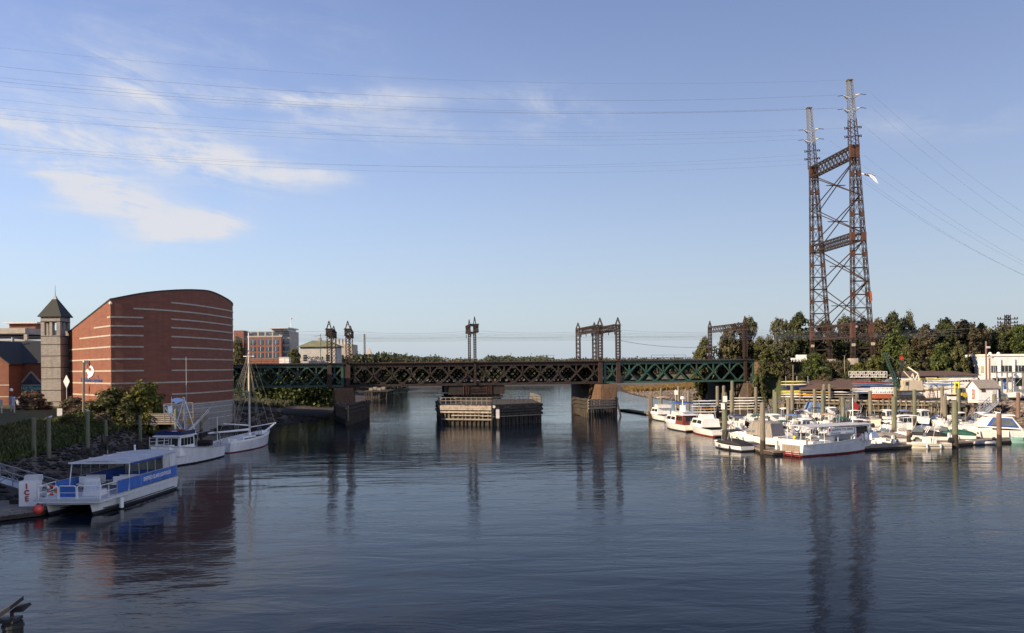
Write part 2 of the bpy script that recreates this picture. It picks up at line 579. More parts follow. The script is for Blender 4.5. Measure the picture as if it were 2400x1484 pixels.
streak('brick', (.10, .042, .030), .45, .06, .9)
streak('stone_grey', (.12, .11, .10), .6, .10, 1.2)
streak('concrete', (.16, .14, .12), .5, .08, 1.0)
streak('white_wall', (.42, .38, .33), .5, .08, 1.0)
streak('gelcoat', (.50, .45, .37), .45, .25, 1.6)
streak('gelcoat_c', (.45, .42, .36), .5, .25, 1.4)
streak('green_steel', (.050, .032, .022), .75, .25, .9)
streak('rust_dark', (.055, .026, .016), .6, .25, 1.0)
streak('wood_dark', (.09, .075, .058), .6, .2, 1.5)
streak('wood_bleach_sunlit', (.13, .105, .085), .6, .5, 1.8)
streak('blue_panel', (.05, .10, .26), .5, .3, 1.5)
# ------------------------------------------------------------------ bridge frame (used by terrain too)
BO = Vector((-8.45, 204.1, 0))
BU = Vector((61.3, 9.8, 0)).normalized()
BN = Vector((-BU.y, BU.x, 0))
BANG = atan2(BU.y, BU.x)
BRIDGE_W = 22.0


def lerp_table(t, x):
    if x <= t[0][0]:
        return t[0][1]
    for (a, b), (c, d) in zip(t[:-1], t[1:]):
        if x <= c:
            return b + (d - b) * (x - a) / (c - a)
    return t[-1][1]


XL = [(-200, -46), (0, -47), (60, -45), (95, -48), (122, -55), (150, -56), (167, -53.5), (182, -49), (200, -44), (240, -45), (300, -50), (350, -54), (506, -50), (540, -20)]
XR = [(-200, 80), (0, 82), (120, 85), (150, 86.5), (165, 91), (174.5, 93), (175, 92.6), (197.6, 64), (207, 61.5), (214, 61), (235, 60), (250, 58), (275, 52), (317, 47), (403, 49), (500, 35), (540, 15)]
PL_S = [(-60, -5), (0, 0), (5, 2.3), (14, 4.1), (22, 5.0), (35, 5.6), (500, 6)]
PL_N = [(-60, -5), (0, 0), (14, 1.0), (35, 2.6), (80, 4.5), (600, 8)]
PR_Y = [(-60, -5), (-1.2, -2.5), (1.2, 3.2), (60, 3.4), (600, 6)]
PR_R = [(-60, -5), (0, 0), (5, 2.6), (8, 3.3), (600, 6)]
PR_N = [(-60, -4), (0, 0), (22, .7), (42, 1.9), (60, 2.4), (120, 3.2), (600, 8)]


def smooth(a, b, x):
    t = min(1, max(0, (x - a) / (b - a)))
    return t * t * (3 - 2 * t)


def height(x, y):
    tl = lerp_table(XL, y) - x
    k = smooth(182, 205, y)
    hl = lerp_table(PL_S, tl) * (1 - k) + lerp_table(PL_N, tl) * k
    tr = x - lerp_table(XR, y)
    k1 = smooth(166, 174, y)
    k2 = smooth(206, 222, y)
    hr = lerp_table(PR_R, tr) * (1 - k1) + k1 * (lerp_table(PR_Y, tr) * (1 - k2) + lerp_table(PR_N, tr) * k2)
    h = max(hl, hr)
    hf = lerp_table([(0, -5), (490, -4), (512, 0), (540, .7), (700, 1.6), (1500, 4), (7000, 10)], y + 0.05 * x)
    h = max(h, hf)
    rel = Vector((x, y, 0)) - BO
    s, p = rel.dot(BU), rel.dot(BN)
    side = max(0, -2.5 - p, p - (BRIDGE_W + 3))
    if s > 0:
        e = 12.0 - side / 1.35 - max(0, 71.5 - s) / 0.35
    else:
        e = 12.0 - side / 1.35 - max(0, s + 72.5) / 0.35
    h = max(h, e)
    if h > 0.3:
        h += 0.35 * mnoise.noise(Vector((x * .11, y * .11, 3.3))) * min(1, h / 2) + .12 * mnoise.noise(Vector((x * .5, y * .5, 1)))
    return h


def axis(parts):
    r = []
    for a, b, st in parts:
        x = a
        while x < b:
            r.append(x)
            x += st
    r.append(parts[-1][1])
    return r


def ground_material():
    m = bpy.data.materials.new("ground_mix")
    m.use_nodes = True
    n, l = m.node_tree.nodes, m.node_tree.links
    b = n["Principled BSDF"]
    b.inputs["Roughness"].default_value = 0.9
    geo = n.new("ShaderNodeNewGeometry")
    sp = n.new("ShaderNodeSeparateXYZ")
    l.new(geo.outputs["Position"], sp.inputs[0])

    def noise_(scale, detail=5):
        z = n.new("ShaderNodeTexNoise")
        z.inputs["Scale"].default_value = scale
        z.inputs["Detail"].default_value = detail
        z.inputs["Roughness"].default_value = .65
        l.new(geo.outputs["Position"], z.inputs["Vector"])
        return z.outputs[0]

    def rng(src, a, b_):
        r = n.new("ShaderNodeMapRange")
        r.inputs[1].default_value, r.inputs[2].default_value = a, b_
        l.new(src, r.inputs[0])
        return r.outputs[0]

    def mixc(f, a, c):
        x = n.new("ShaderNodeMix")
        x.data_type = 'RGBA'
        l.new(f, x.inputs[0])
        for i, k in ((6, a), (7, c)):
            if isinstance(k, tuple):
                x.inputs[i].default_value = (*k, 1)
            else:
                l.new(k, x.inputs[i])
        return x.outputs[2]

    def add(a, b_, mul=1.0):
        x = n.new("ShaderNodeMath")
        x.operation = 'MULTIPLY_ADD'
        l.new(b_, x.inputs[0])
        x.inputs[1].default_value = mul
        l.new(a, x.inputs[2])
        return x.outputs[0]

    n1, n2, n3 = noise_(.35), noise_(2.2, 7), noise_(.06, 3)
    mud = mixc(rng(n2, .35, .65), (0.024, 0.021, 0.018), (0.058, 0.046, 0.036))
    stones = mixc(rng(n2, .4, .6), (0.075, 0.060, 0.048), (0.15, 0.12, 0.092))
    grass = mixc(rng(n1, .35, .65), (0.040, 0.060, 0.018), (0.070, 0.072, 0.028))
    reeds = mixc(rng(n2, .35, .65), (0.17, 0.115, 0.042), (0.115, 0.098, 0.036))
    z = add(sp.outputs[2], n1, 1.2)
    c = mixc(rng(z, 1.2, 1.8), mud, stones)
    # river side north of the bridge: tawny marsh grass; elsewhere lawn and scrub
    far = rng(sp.outputs[1], 228, 236)
    veg = mixc(far, grass, mixc(rng(n3, .4, .6), reeds, grass))
    c = mixc(rng(z, 2.9, 3.5), c, veg)
    l.new(c, b.inputs["Base Color"])
    bp = n.new("ShaderNodeBump")
    bp.inputs["Strength"].default_value = .6
    bp.inputs["Distance"].default_value = .25
    l.new(n2, bp.inputs["Height"])
    l.new(bp.outputs[0], b.inputs["Normal"])
    return m


xs = axis([(-6000, -1500, 900), (-1500, -400, 220), (-400, -140, 26), (-140, 130, 2.5), (130, 400, 15), (400, 1500, 220), (1500, 6000, 900)])
ys = axis([(-300, 0, 60), (0, 40, 10), (40, 265, 2.5), (265, 620, 8), (620, 1500, 110), (1500, 7000, 900)])
gv = [(x, y, height(x, y)) for y in ys for x in xs]
gf, gm = [], []
nx = len(xs)
for j in range(len(ys) - 1):
    for i in range(nx - 1):
        a = j * nx + i
        hs = [gv[k][2] for k in (a, a + 1, a + nx, a + nx + 1)]
        if max(hs) < -0.6:
            continue
        cx, cy = (xs[i] + xs[i + 1]) / 2, (ys[j] + ys[j + 1]) / 2
        yard = (cx - lerp_table(XR, cy)) > 1.5 and 140 < cy < 222 and max(hs) < 4.6 and cx < 160
        rel = Vector((cx, cy, 0)) - BO
        p = rel.dot(BN)
        track = max(hs) > 11.4 and -3 < p < 19 and abs(cx) < 300
        gf.append((a, a + 1, a + nx + 1, a + nx))
        gm.append(1 if (yard or track) else 0)
me = bpy.data.meshes.new("ground")
me.from_pydata(gv, [], gf)
me.materials.append(ground_material())
me.materials.append(mat("yard_gravel", (0.155, 0.135, 0.115), 0.95, col2=(.095, .083, .072), scale=.5, detail=8))
me.polygons.foreach_set("material_index", gm)
me.polygons.foreach_set("use_smooth", [True] * len(gf))
me.update()
tag(put("ground", me), kind="structure")


def water_material():
    m = bpy.data.materials.new("river_water")
    m.use_nodes = True
    n, l = m.node_tree.nodes, m.node_tree.links
    b = n["Principled BSDF"]
    b.inputs["Base Color"].default_value = (0.0040, 0.0085, 0.0170, 1)
    b.inputs["Roughness"].default_value = 0.075
    b.inputs["IOR"].default_value = 1.155
    geo = n.new("ShaderNodeNewGeometry")

    def nz(scale, sx, sy, detail, rot=0.0, dist=0.0):
        mp = n.new("ShaderNodeMapping")
        mp.inputs["Scale"].default_value = (sx, sy, 1)
        mp.inputs["Rotation"].default_value = (0, 0, rot)
        l.new(geo.outputs["Position"], mp.inputs["Vector"])
        t = n.new("ShaderNodeTexNoise")
        t.inputs["Scale"].default_value = scale
        t.inputs["Detail"].default_value = detail
        t.inputs["Roughness"].default_value = .55
        t.inputs["Distortion"].default_value = dist
        l.new(mp.outputs[0], t.inputs["Vector"])
        return t.outputs[0]

    def mul(a, k):
        x = n.new("ShaderNodeMath")
        x.operation = 'MULTIPLY'
        l.new(a, x.inputs[0])
        if isinstance(k, float):
            x.inputs[1].default_value = k
        else:
            l.new(k, x.inputs[1])
        return x.outputs[0]

    def add(a, b_):
        x = n.new("ShaderNodeMath")
        x.operation = 'ADD'
        l.new(a, x.inputs[0]); l.new(b_, x.inputs[1])
        return x.outputs[0]

    big = nz(.10, .55, 1.0, 2, .12, .3)       # slow swell
    mid = nz(.45, .38, 1.0, 3, -.07, .5)      # ripples drawn out across the view
    fine = nz(2.3, .5, 1.0, 3, .2, .3)        # cat's paws
    patch = nz(.022, .8, 1.0, 3, .4, .6)      # breeze patches
    pr = n.new("ShaderNodeMapRange")
    pr.inputs[1].default_value, pr.inputs[2].default_value = .42, .62
    pr.inputs[3].default_value, pr.inputs[4].default_value = .15, 1.15
    l.new(patch, pr.inputs[0])
    h = add(add(mul(big, 0.26), mul(mid, 0.115)), mul(mul(fine, .062), pr.outputs[0]))
    bp = n.new("ShaderNodeBump")
    bp.inputs["Strength"].default_value = 1.0
    bp.inputs["Distance"].default_value = 0.42
    l.new(h, bp.inputs["Height"])
    l.new(bp.outputs[0], b.inputs["Normal"])
    return m


wm = MB()
wm.add([(-7000, -400, 0), (7000, -400, 0), (7000, 560, 0), (-7000, 560, 0)], [(0, 1, 2, 3)])
tag(wm.build("river_water", water_material()), kind="structure")


# ------------------------------------------------------------------ vegetation
def leaf_mat(name, c1, c2, tr=0.25):
    m = mat(name, c1, 0.7, col2=c2, scale=.35, detail=4, island=.45, spec=.25)
    b = m.node_tree.nodes["Principled BSDF"]
    n, l = m.node_tree.nodes, m.node_tree.links
    src = b.inputs["Base Color"].links[0].from_socket
    t = n.new("ShaderNodeBsdfTranslucent")
    l.new(src, t.inputs[0])
    mx = n.new("ShaderNodeMixShader")
    mx.inputs[0].default_value = tr
    out = n["Material Output"]
    l.new(b.outputs[0], mx.inputs[1]); l.new(t.outputs[0], mx.inputs[2])
    l.new(mx.outputs[0], out.inputs[0])
    return m


L = {
    'green': leaf_mat("leaf_green", (0.085, 0.108, 0.030), (0.052, 0.074, 0.024)),
    'olive': leaf_mat("leaf_olive", (0.112, 0.112, 0.042), (0.072, 0.080, 0.032)),
    'dark': leaf_mat("leaf_dark", (0.072, 0.082, 0.036), (0.045, 0.056, 0.027)),
    'brown': leaf_mat("leaf_russet", (0.120, 0.098, 0.055), (0.078, 0.074, 0.042)),
    'grey': leaf_mat("leaf_greygreen", (0.130, 0.132, 0.082), (0.085, 0.094, 0.058)),
    'yellow': leaf_mat("leaf_yellowgreen", (0.150, 0.140, 0.028), (0.080, 0.092, 0.026)),
    'pink': leaf_mat("leaf_dusty_pink", (0.21, 0.145, 0.115), (0.11, 0.095, 0.055)),
    'far': leaf_mat("far_foliage", (0.088, 0.100, 0.062), (0.060, 0.072, 0.050)),  # greyed leaf tone carries the distance haze
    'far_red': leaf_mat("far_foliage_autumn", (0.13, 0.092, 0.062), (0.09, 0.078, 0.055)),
    'reed': leaf_mat("reed_tawny", (0.26, 0.165, 0.06), (0.15, 0.115, 0.045)),
}


def crown_mesh(seed, nclump, nleaf, leaf, mat_, shape='round', gap=0.0):
    """unit crown: leaf clumps spread through an uneven volume of radius ~1, z 0..2"""
    r = random.Random(seed)
    v, f = [], []
    clumps = []
    for k in range(nclump):
        for _ in range(40):
            a, h = r.uniform(0, 2 * pi), r.uniform(0, 1)
            if shape == 'round':
                rad = sqrt(max(0, 1 - (2 * h - 1) ** 2)) * (1.0 if h > .3 else .85)
            elif shape == 'oval':
                rad = 0.78 * sqrt(max(0, 1 - (2 * h - 1) ** 2))
            elif shape == 'bush':
                rad = (1 - h ** 2.2) ** .5
            else:
                rad = 0.9 * (1 - h) ** .6 + .1
            rr = rad * (r.uniform(.25, 1) ** .5) * (0.82 + .35 * mnoise.noise(Vector((cos(a) * 1.6 + seed, sin(a) * 1.6, h * 2.5))))
            c = Vector((cos(a) * rr, sin(a) * rr, 2 * h * (0.92 + .16 * mnoise.noise(Vector((cos(a) + seed * 3.1, sin(a), 7))))))
            if gap and mnoise.noise(c * 1.9 + Vector((seed, 0, 0))) < -0.35 + gap:
                continue
            break
        clumps.append((c, r.uniform(.13, .30)))
    for c, cr in clumps:
        for _ in range(nleaf):
            d = Vector((r.gauss(0, 1), r.gauss(0, 1), r.gauss(0, .75))).normalized() * cr * r.uniform(.35, 1.0)
            p = c + d
            nrm = (d.normalized() + Vector((r.gauss(0, .55), r.gauss(0, .55), r.gauss(.25, .55)))).normalized()
            t = nrm.cross(Vector((r.gauss(0, 1), r.gauss(0, 1), r.gauss(0, 1)))).normalized()
            bt = nrm.cross(t)
            s = leaf * r.uniform(.6, 1.35)
            o = len(v)
            v += [p - t * s, p - bt * s * .55 + nrm * s * .15, p + t * s, p + bt * s * .55 + nrm * s * .15]
            f.append((o, o + 1, o + 2, o + 3))
    me = bpy.data.meshes.new("crown")
    me.from_pydata([tuple(p) for p in v], [], f)
    me.materials.append(mat_)
    me.update()
    return me


def trunk_mesh(seed):
    """unit trunk: base at z=0, height ~1.6 with limbs"""
    r = random.Random(seed)
    mb = MB()
    top = Vector((r.uniform(-.08, .08), r.uniform(-.08, .08), 1.0))
    mb.tube((0, 0, -.15), top * .5, .07, .05, 7)
    mb.tube(top * .5, top, .05, .035, 7)
    for k in range(6):
        a = k * 1.05 + r.uniform(-.3, .3)
        b0 = top * r.uniform(.45, .95)
        e = b0 + Vector((cos(a) * r.uniform(.3, .55), sin(a) * r.uniform(.3, .55), r.uniform(.35, .75)))
        mb.tube(b0, e, .026, .010, 5)
        e2 = e + Vector((cos(a + .5) * .2, sin(a + .5) * .2, r.uniform(.15, .4)))
        mb.tube(e, e2, .011, .004, 4)
    return mb.mesh("trunk", M['bark'])


CROWNS = {}


def crown(kind, matk, var, gap=0.0, dense=1.0):
    key = (kind, matk, var, gap, dense)
    if key not in CROWNS:
        spec = {'tree': ('round', 115, 66, .070), 'oval': ('oval', 95, 64, .066), 'bush': ('bush', 70, 58, .075), 'cone': ('cone', 70, 55, .06)}[kind]
        CROWNS[key] = crown_mesh(sum(map(ord, kind)) + var * 13, int(spec[1] * dense), spec[2], spec[3], L[matk], spec[0], gap)
    return CROWNS[key]


TRUNKS = [trunk_mesh(k) for k in range(3)]


def tree(base, w, h, matk, var, label, group, kind='tree', stem=0.22, gap=0.0, name='tree', dense=1.0):
    """w crown width, h total height, base on the ground"""
    t = thing(name, label, 'tree' if 'tree' in name else 'shrub', base, 0, group)
    rz = var * 1.3
    if stem > 0:
        th = h * (stem + .33)
        put('trunk', TRUNKS[var % 3], t, (0, 0, 0), (0, 0, rz), (th * .75, th * .75, th))
    ch = h * (1 - stem)
    put('crown', crown(kind, matk, var, gap, dense), t, (0, 0, h * stem), (0, 0, rz), (w / 2, w / 2, ch / 2))
    return t


def on_ground(px, d, dz=0.0):
    x = P(px, 800, d).x
    return Vector((x, d, height(x, d) + dz))
# ------------------------------------------------------------------ left bank: aquarium with theatre, tower and neighbours
def catmull(pts, n=6):
    out = []
    for i in range(len(pts) - 1):
        p0 = Vector(pts[max(0, i - 1)]); p1 = Vector(pts[i]); p2 = Vector(pts[i + 1]); p3 = Vector(pts[min(len(pts) - 1, i + 2)])
        for k in range(n):
            t = k / n
            out.append(.5 * ((2 * p1) + (p2 - p0) * t + (2 * p0 - 5 * p1 + 4 * p2 - p3) * t * t + (3 * p1 - p0 - 3 * p2 + p3) * t ** 3))
    out.append(Vector(pts[-1]))
    return out


def px_of(x, y):
    return 1200 + x / y * FPX


def aquarium():
    t = thing("brick_theatre_building", "tall red brick drum-shaped building with pale stone stripes at the left river bank", "building", (-70, 165, 0))
    o = Vector((-70, 165, 0))
    A, C0 = Vector((-82.5, 158, 18.5)), Vector((-65.3, 139, 23.3))
    curve = catmull([(-65.3, 139, 23.3), (-61.2, 141.8, 24.5), (-58.5, 146.6, 25.35), (-56.7, 153, 26.0), (-55.95, 160, 26.2), (-55.8, 170, 25.1),
                     (-58.3, 177, 24.3), (-63, 183, 22), (-72, 187, 20), (-88, 188, 18.8)], 7)
    left = [A.lerp(C0, k / 12) for k in range(13)]
    loop = left[:-1] + curve + [Vector((-93, 172, 18.5))]
    n = len(loop)
    mb = MB()
    low = [Vector((p.x, p.y, 0.3)) - o for p in loop]
    top = [p - o for p in loop]
    mb.loft([low, top], cap0=False, cap1=False)
    mb.build("brick_wall", M['brick'], t)
    # roof: fan to an inner ridge, slightly below the coping
    cen = sum(top, Vector()) / n + Vector((0, 0, -.2))
    rb = MB()
    rb.add([p - Vector((0, 0, .25)) for p in top] + [cen], [(i, (i + 1) % n, n) for i in range(n)])
    rb.build("roof", M['roof_dark'], t)
    cp = MB()

    def strip(pts, z0, z1, off, zf=None):
        """proud band along a wall path"""
        ring = []
        for i, p in enumerate(pts):
            a, b = pts[max(0, i - 1)], pts[min(len(pts) - 1, i + 1)]
            tg = Vector((b.x - a.x, b.y - a.y, 0)).normalized()
            nr = Vector((tg.y, -tg.x, 0))
            za, zb = (z0, z1) if zf is None else (p.z + z0, p.z + z1)
            q = Vector((p.x, p.y, 0)) - o
            ring.append([q - nr * .15 + Vector((0, 0, za)), q + nr * off + Vector((0, 0, za)), q + nr * off + Vector((0, 0, zb)), q - nr * .15 + Vector((0, 0, zb))])
        return MB().loft(ring)

    strip(left + curve[1:], -.16, .06, .10, 1).build("coping", M['roof_dark'], t)
    path = left + curve[1:]
    pxs = [px_of(p.x, p.y) for p in path]
    last = max(range(len(path)), key=lambda i: pxs[i])

    def sub(pa, pb):
        """points of the wall path between two photograph columns"""
        out = []
        def at(px):
            for i in range(last):
                if pxs[i] <= px <= pxs[i + 1]:
                    return path[i].lerp(path[i + 1], (px - pxs[i]) / (pxs[i + 1] - pxs[i]))
            return path[last]
        out.append(at(pa))
        out += [path[i] for i in range(last + 1) if pa < pxs[i] < pb]
        if pb > 546:
            out += path[last + 1:last + 9]
        else:
            out.append(at(pb))
        return out

    lv = [(23.2, [(402, 600)]), (21.8, [(314, 600)]), (20.35, [(253, 337), (402, 600)]), (18.9, [(222, 337), (402, 600)]), (17.36, [(188, 337), (402, 600)]),
          (15.5, [(156, 337), (402, 600)]), (13.5, [(156, 337), (402, 600)]), (11.55, [(156, 337), (402, 600)]), (9.5, [(171, 600)]), (7.45, [(171, 232), (402, 600)])]
    for z, segs in lv:
        for a, b in segs:
            strip(sub(a, b), z - .125, z + .125, .07).build("stone_stripe", M['stripe'], t)
    strip(sub(380, 600), 0.0, 5.7, .12).build("stone_base", M['stone_grey'], t)
    for z in (2.6, 3.6, 4.65, 5.55):
        strip(sub(380, 600), z - .04, z + .04, .135).build("base_course", M['greytrim'], t)
    # things fixed to the river-side gable wall
    wd = (C0 - A); wd.z = 0; wd.normalize()
    nrm = Vector((wd.y, -wd.x, 0))
    rz = atan2(wd.y, wd.x)

    def on_wall(px, py, off=.05):
        ray = P(px, py, 100) - Vector((0, 0, CAMH))
        k = (A - Vector((0, 0, CAMH))).dot(nrm) / ray.dot(nrm)
        return Vector((0, 0, CAMH)) + ray * k + nrm * off - o
    # leaping seal emblem, thin relief board
    pts = [(213, 857), (216.5, 858), (219.5, 862), (221.5, 868), (221, 875), (218, 881), (213.5, 884.5), (210.5, 885), (209, 888), (207.5, 884),
           (208.5, 879), (206, 873), (204.3, 868), (206, 865), (208.5, 866.5), (211, 870.5), (214.5, 871.5), (217, 869), (217.2, 865.5), (214.8, 863.2), (212, 861.5)]
    mb = MB()
    mb.slab([on_wall(x, y, .06) for x, y in pts], .08, nrm)
    tag(mb.build("emblem", M['skin_seal'], t), "white curved seal emblem on the brick gable")
    a, b = on_wall(190, 891), on_wall(240, 891)
    wtext = (b - a).length
    mt = text_mesh("The Maritime Aquarium", .95, M['sign_blue'], .06)
    wx = max(v.co.x for v in mt.vertices) - min(v.co.x for v in mt.vertices)
    tag(put("lettering", mt, t, (a + b) / 2, (pi / 2, 0, rz), (wtext / wx, 1.15, 1)), "dark blue lettering below the seal emblem")
    mb = MB()
    c = on_wall(209, 849, .5)
    mb.box(c, (.7, .9, .6), rz)
    mb.beam(c, c - nrm * .5, .1, .1)
    mb.build("floodlight", M['greytrim'], t)
    for x0, y0, y1 in ((205.5, 856, 863), (231, 880, 886)):
        for k in range(4):
            MB().box(on_wall(x0, y0 + (y1 - y0) * k / 3, .05), (.1, .08, .1), rz).build("bubble_dot", M['sign_blue'], t)
    mb = MB()
    mb.box(on_wall(161, 925, .0), (1.6, .2, 2.9), rz)
    mb.build("side_door", M['glass'], t)
    mb = MB()
    c = on_wall(262, 711, .2)
    mb.sphere(c, .28, 8, 5)
    mb.build("corner_lamp", M['white'], t)
    return t


aquarium()


def clock_tower():
    cx, cy, s = -83.25, 155.8, 3.5
    zb, zt = 4.6, 21.3
    t = thing("stone_bell_tower", "slim pale stone bell tower with dark pyramid roof beside the brick drum", "tower", (cx, cy, zb))
    h = s / 2
    MB().box((0, 0, (18.1 - zb) / 2), (s, s, 18.1 - zb)).build("shaft", M['stone_grey'], t)
    for z in (17.95, 16.45, 14.38, 12.31, 10.24, 8.17, 6.1):
        MB().box((0, 0, z - zb), (s + .06, s + .06, .14)).build("joint_band", M['joint'], t)
    for i in (-1, 1):
        for j in (-1, 1):
            MB().box((i * (h - .33), j * (h - .33), 19.4 - zb), (.66, .66, 2.6)).build("belfry_pier", M['stone_grey'], t)
    for ax in range(2):
        for sg in (-1, 1):
            c = (sg * (h - .33) if ax else 0, 0 if ax else sg * (h - .33), 19.4 - zb)
            MB().box(c, (.5, .5, 2.6)).build("belfry_mullion", M['stone_grey'], t)
    MB().box((0, 0, 21.05 - zb), (s + .02, s + .02, .75)).build("lintel", M['stone_grey'], t)
    MB().box((0, 0, 20.6 - zb), (s + .1, s + .1, .12)).build("lintel_band", M['joint'], t)
    e = h + .38
    ring = lambda k, z: [(-k, -k, z), (k, -k, z), (k, k, z), (-k, k, z)]
    rf = MB().loft([ring(e, 21.45 - zb), ring(e, 21.6 - zb), ring(.36, 24.75 - zb)]).build("roof", M['roof_dark'], t)
    MB().loft([ring(.36, 24.75 - zb), ring(.12, 25.4 - zb)]).build("cap", M['galv'], rf)
    MB().tube((0, 0, 25.4 - zb), (0, 0, 27.3 - zb), .05, .02, 6).build("finial", M['steel_dark'], rf)


clock_tower()


def entrance_building():
    t = thing("brick_entrance_building", "low brick entrance building with dark green roof left of the stone tower", "building", (-98, 168, 5))
    o = Vector((-98, 168, 5))
    z0 = 4.6
    # main block X -125..-80, front wall Y=162
    x0, x1, y0, y1, ez, rz_ = -126.0, -84.2, 162.0, 180.0, 13.2, 17.7
    MB().box(((x0 + x1) / 2 - o.x, (y0 + y1) / 2 - o.y, (z0 + ez) / 2 - o.z), (x1 - x0, y1 - y0, ez - z0)).build("brick_wall", M['brick'], t)
    e = .5
    A = [Vector(p) - o for p in ((x0 - e, y0 - e, ez), (x1 + e, y0 - e, ez), (x1 + e, y1 + e, ez), (x0 - e, y1 + e, ez))]
    R = [Vector(p) - o for p in ((x0 + 5, 171, rz_), (x1 - 5, 171, rz_))]
    mb = MB()
    mb.add(A + R, [(0, 1, 5, 4), (1, 2, 5), (2, 3, 4, 5), (3, 0, 4), (3, 2, 1, 0)])
    rf = mb.build("roof", M['roof_dark'], t)
    for p in (Vector((-90.5, 168, 17.3)), Vector((-98.5, 168.5, 17.5))):
        MB().tube(p - o - Vector((0, 0, 2)), p - o + Vector((0, 0, .9)), .28, .28, 8).build("vent", M['galv'], rf)
    # gabled wing coming forward at the left
    wx0, wx1, wy = -103.5, -92.9, 157.5
    mb = MB()
    pk = (wx0 + wx1) / 2
    front = [(wx0, wy, z0), (wx1, wy, z0), (wx1, wy, 13.0), (pk, wy, 17.2), (wx0, wy, 13.0)]
    mb.loft([[Vector(p) - o for p in front], [Vector((p[0], 171, p[2])) - o for p in front]])
    mb.build("wing_wall", M['brick'], t)
    mb = MB()
    for sx, ex in ((wx1 + .4, pk), (wx0 - .4, pk)):
        a, b = Vector((sx, wy - .4, 12.85)), Vector((ex, wy - .4, 17.35))
        c, d = Vector((ex, 171, 17.35)), Vector((sx, 171, 12.85))
        mb.slab([a - o, b - o, c - o, d - o], .22, (0, 0, 1))
    mb.build("wing_roof", M['roof_dark'], t)
    for z in (9.15, 7.0):
        MB().box((wx1 - 2.6 - o.x, wy - .04 - o.y, z - o.z), (5.4, .14, .22)).build("stone_stripe", M['stripe'], t)
    MB().box((wx1 - 5.4 - o.x, wy - .03 - o.y, 6.7 - o.z), (2.2, .12, 2.6)).build("window", M['glass_blue'], t)
    # entrance: pediment, sign, columns, glazed doors, all on the front wall
    f = y0 - .05
    ex = P(75, 905, 162).x
    tri = [(ex - 2.3, 9.0), (ex + 2.3, 9.0), (ex, 11.6)]
    mb = MB()
    for (a, b), (c, d) in zip(tri, tri[1:] + tri[:1]):
        mb.beam(Vector((a, f - .15, b)) - o, Vector((c, f - .15, d)) - o, .35, .26)
    pd = mb.build("pediment", M['stripe'], t)
    MB().slab([Vector((a, f - .02, b)) - o for a, b in tri], .08, (0, -1, 0)).build("pediment_glass", M['glass_blue'], pd)
    sg = MB().box((ex - .2 - o.x, f - .25 - o.y, 8.45 - o.z), (4.9, .4, .95)).build("sign_band", M['teal'], t)
    mt = text_mesh("IMAX Theater", .82, M['greytrim'], .04)
    wx = max(v.co.x for v in mt.vertices) - min(v.co.x for v in mt.vertices)
    put("lettering", mt, sg, (ex - .1 - o.x, f - .48 - o.y, 8.42 - o.z), (pi / 2, 0, 0), (4.4 / wx, 1, 1))
    for dx in (-2.1, -1.7, 2.0):
        MB().box((ex + dx - o.x, f - .25 - o.y, 6.45 - o.z), (.34, .4, 3.1)).build("column", M['stripe'], t)
    MB().box((ex + .2 - o.x, f - .02 - o.y, 6.4 - o.z), (3.2, .12, 3.0)).build("doorway", M['dark_in'], t)
    for dx in (-.9, .1, 1.1):
        dr = MB().box((ex + dx - o.x, f - .12 - o.y, 6.3 - o.z), (.86, .06, 2.7)).build("glass_door", M['glass'], t)
        MB().box((ex + dx + .3 - o.x, f - .18 - o.y, 6.2 - o.z), (.05, .05, .6)).build("handle", M['chrome'], dr)


entrance_building()


def garage():
    t = thing("parking_garage", "beige concrete multi-storey parking garage behind the entrance building", "building", (-125, 225, 5))
    o = Vector((-125, 225, 5))
    x0, x1, y0, y1 = -160.0, -121.3, 213.0, 245.0
    for k, z in enumerate((9.2, 12.4, 15.6, 18.6, 21.6)):
        b = MB()
        hgt = 1.35
        b.box(((x0 + x1) / 2 - o.x, y0 - o.y, z + .25 - o.z), (x1 - x0, .4, hgt))
        b.box((x1 - o.x, (y0 + y1) / 2 - o.y, z + .25 - o.z), (.4, y1 - y0, hgt))
        b.box(((x0 + x1) / 2 - o.x, (y0 + y1) / 2 - o.y, z - .3 - o.z), (x1 - x0 - .5, y1 - y0 - .5, .35))
        b.build("parapet_slab", M['concrete'], t)
    for x in (x0, x0 + 9.5, x0 + 19, x0 + 28.5, x1 - .1):
        MB().box((x - o.x, y0 + .3 - o.y, 12.8 - o.z), (.8, .55, 17)).build("column", M['concrete'], t)
    for y in (222, 230, 238, 245):
        MB().box((x1 - .3 - o.x, y - o.y, 12.8 - o.z), (.55, .8, 17)).build("column", M['concrete'], t)
    MB().box(((x0 + x1) / 2 - o.x, 230 - o.y, 12 - o.z), (x1 - x0 - 6, 20, 14)).build("dark_core", M['dark_in'], t)  # near-black block stands in for shade between the parking floors
    st = MB().box((-131 - o.x, 232 - o.y, 22.5 - o.z), (7, 7, 4)).build("stair_house", M['brick'], t)
    MB().box((-131 - o.x, 232 - o.y, 24.7 - o.z), (9, 9, .4)).build("stair_roof", M['greytrim'], st)


garage()


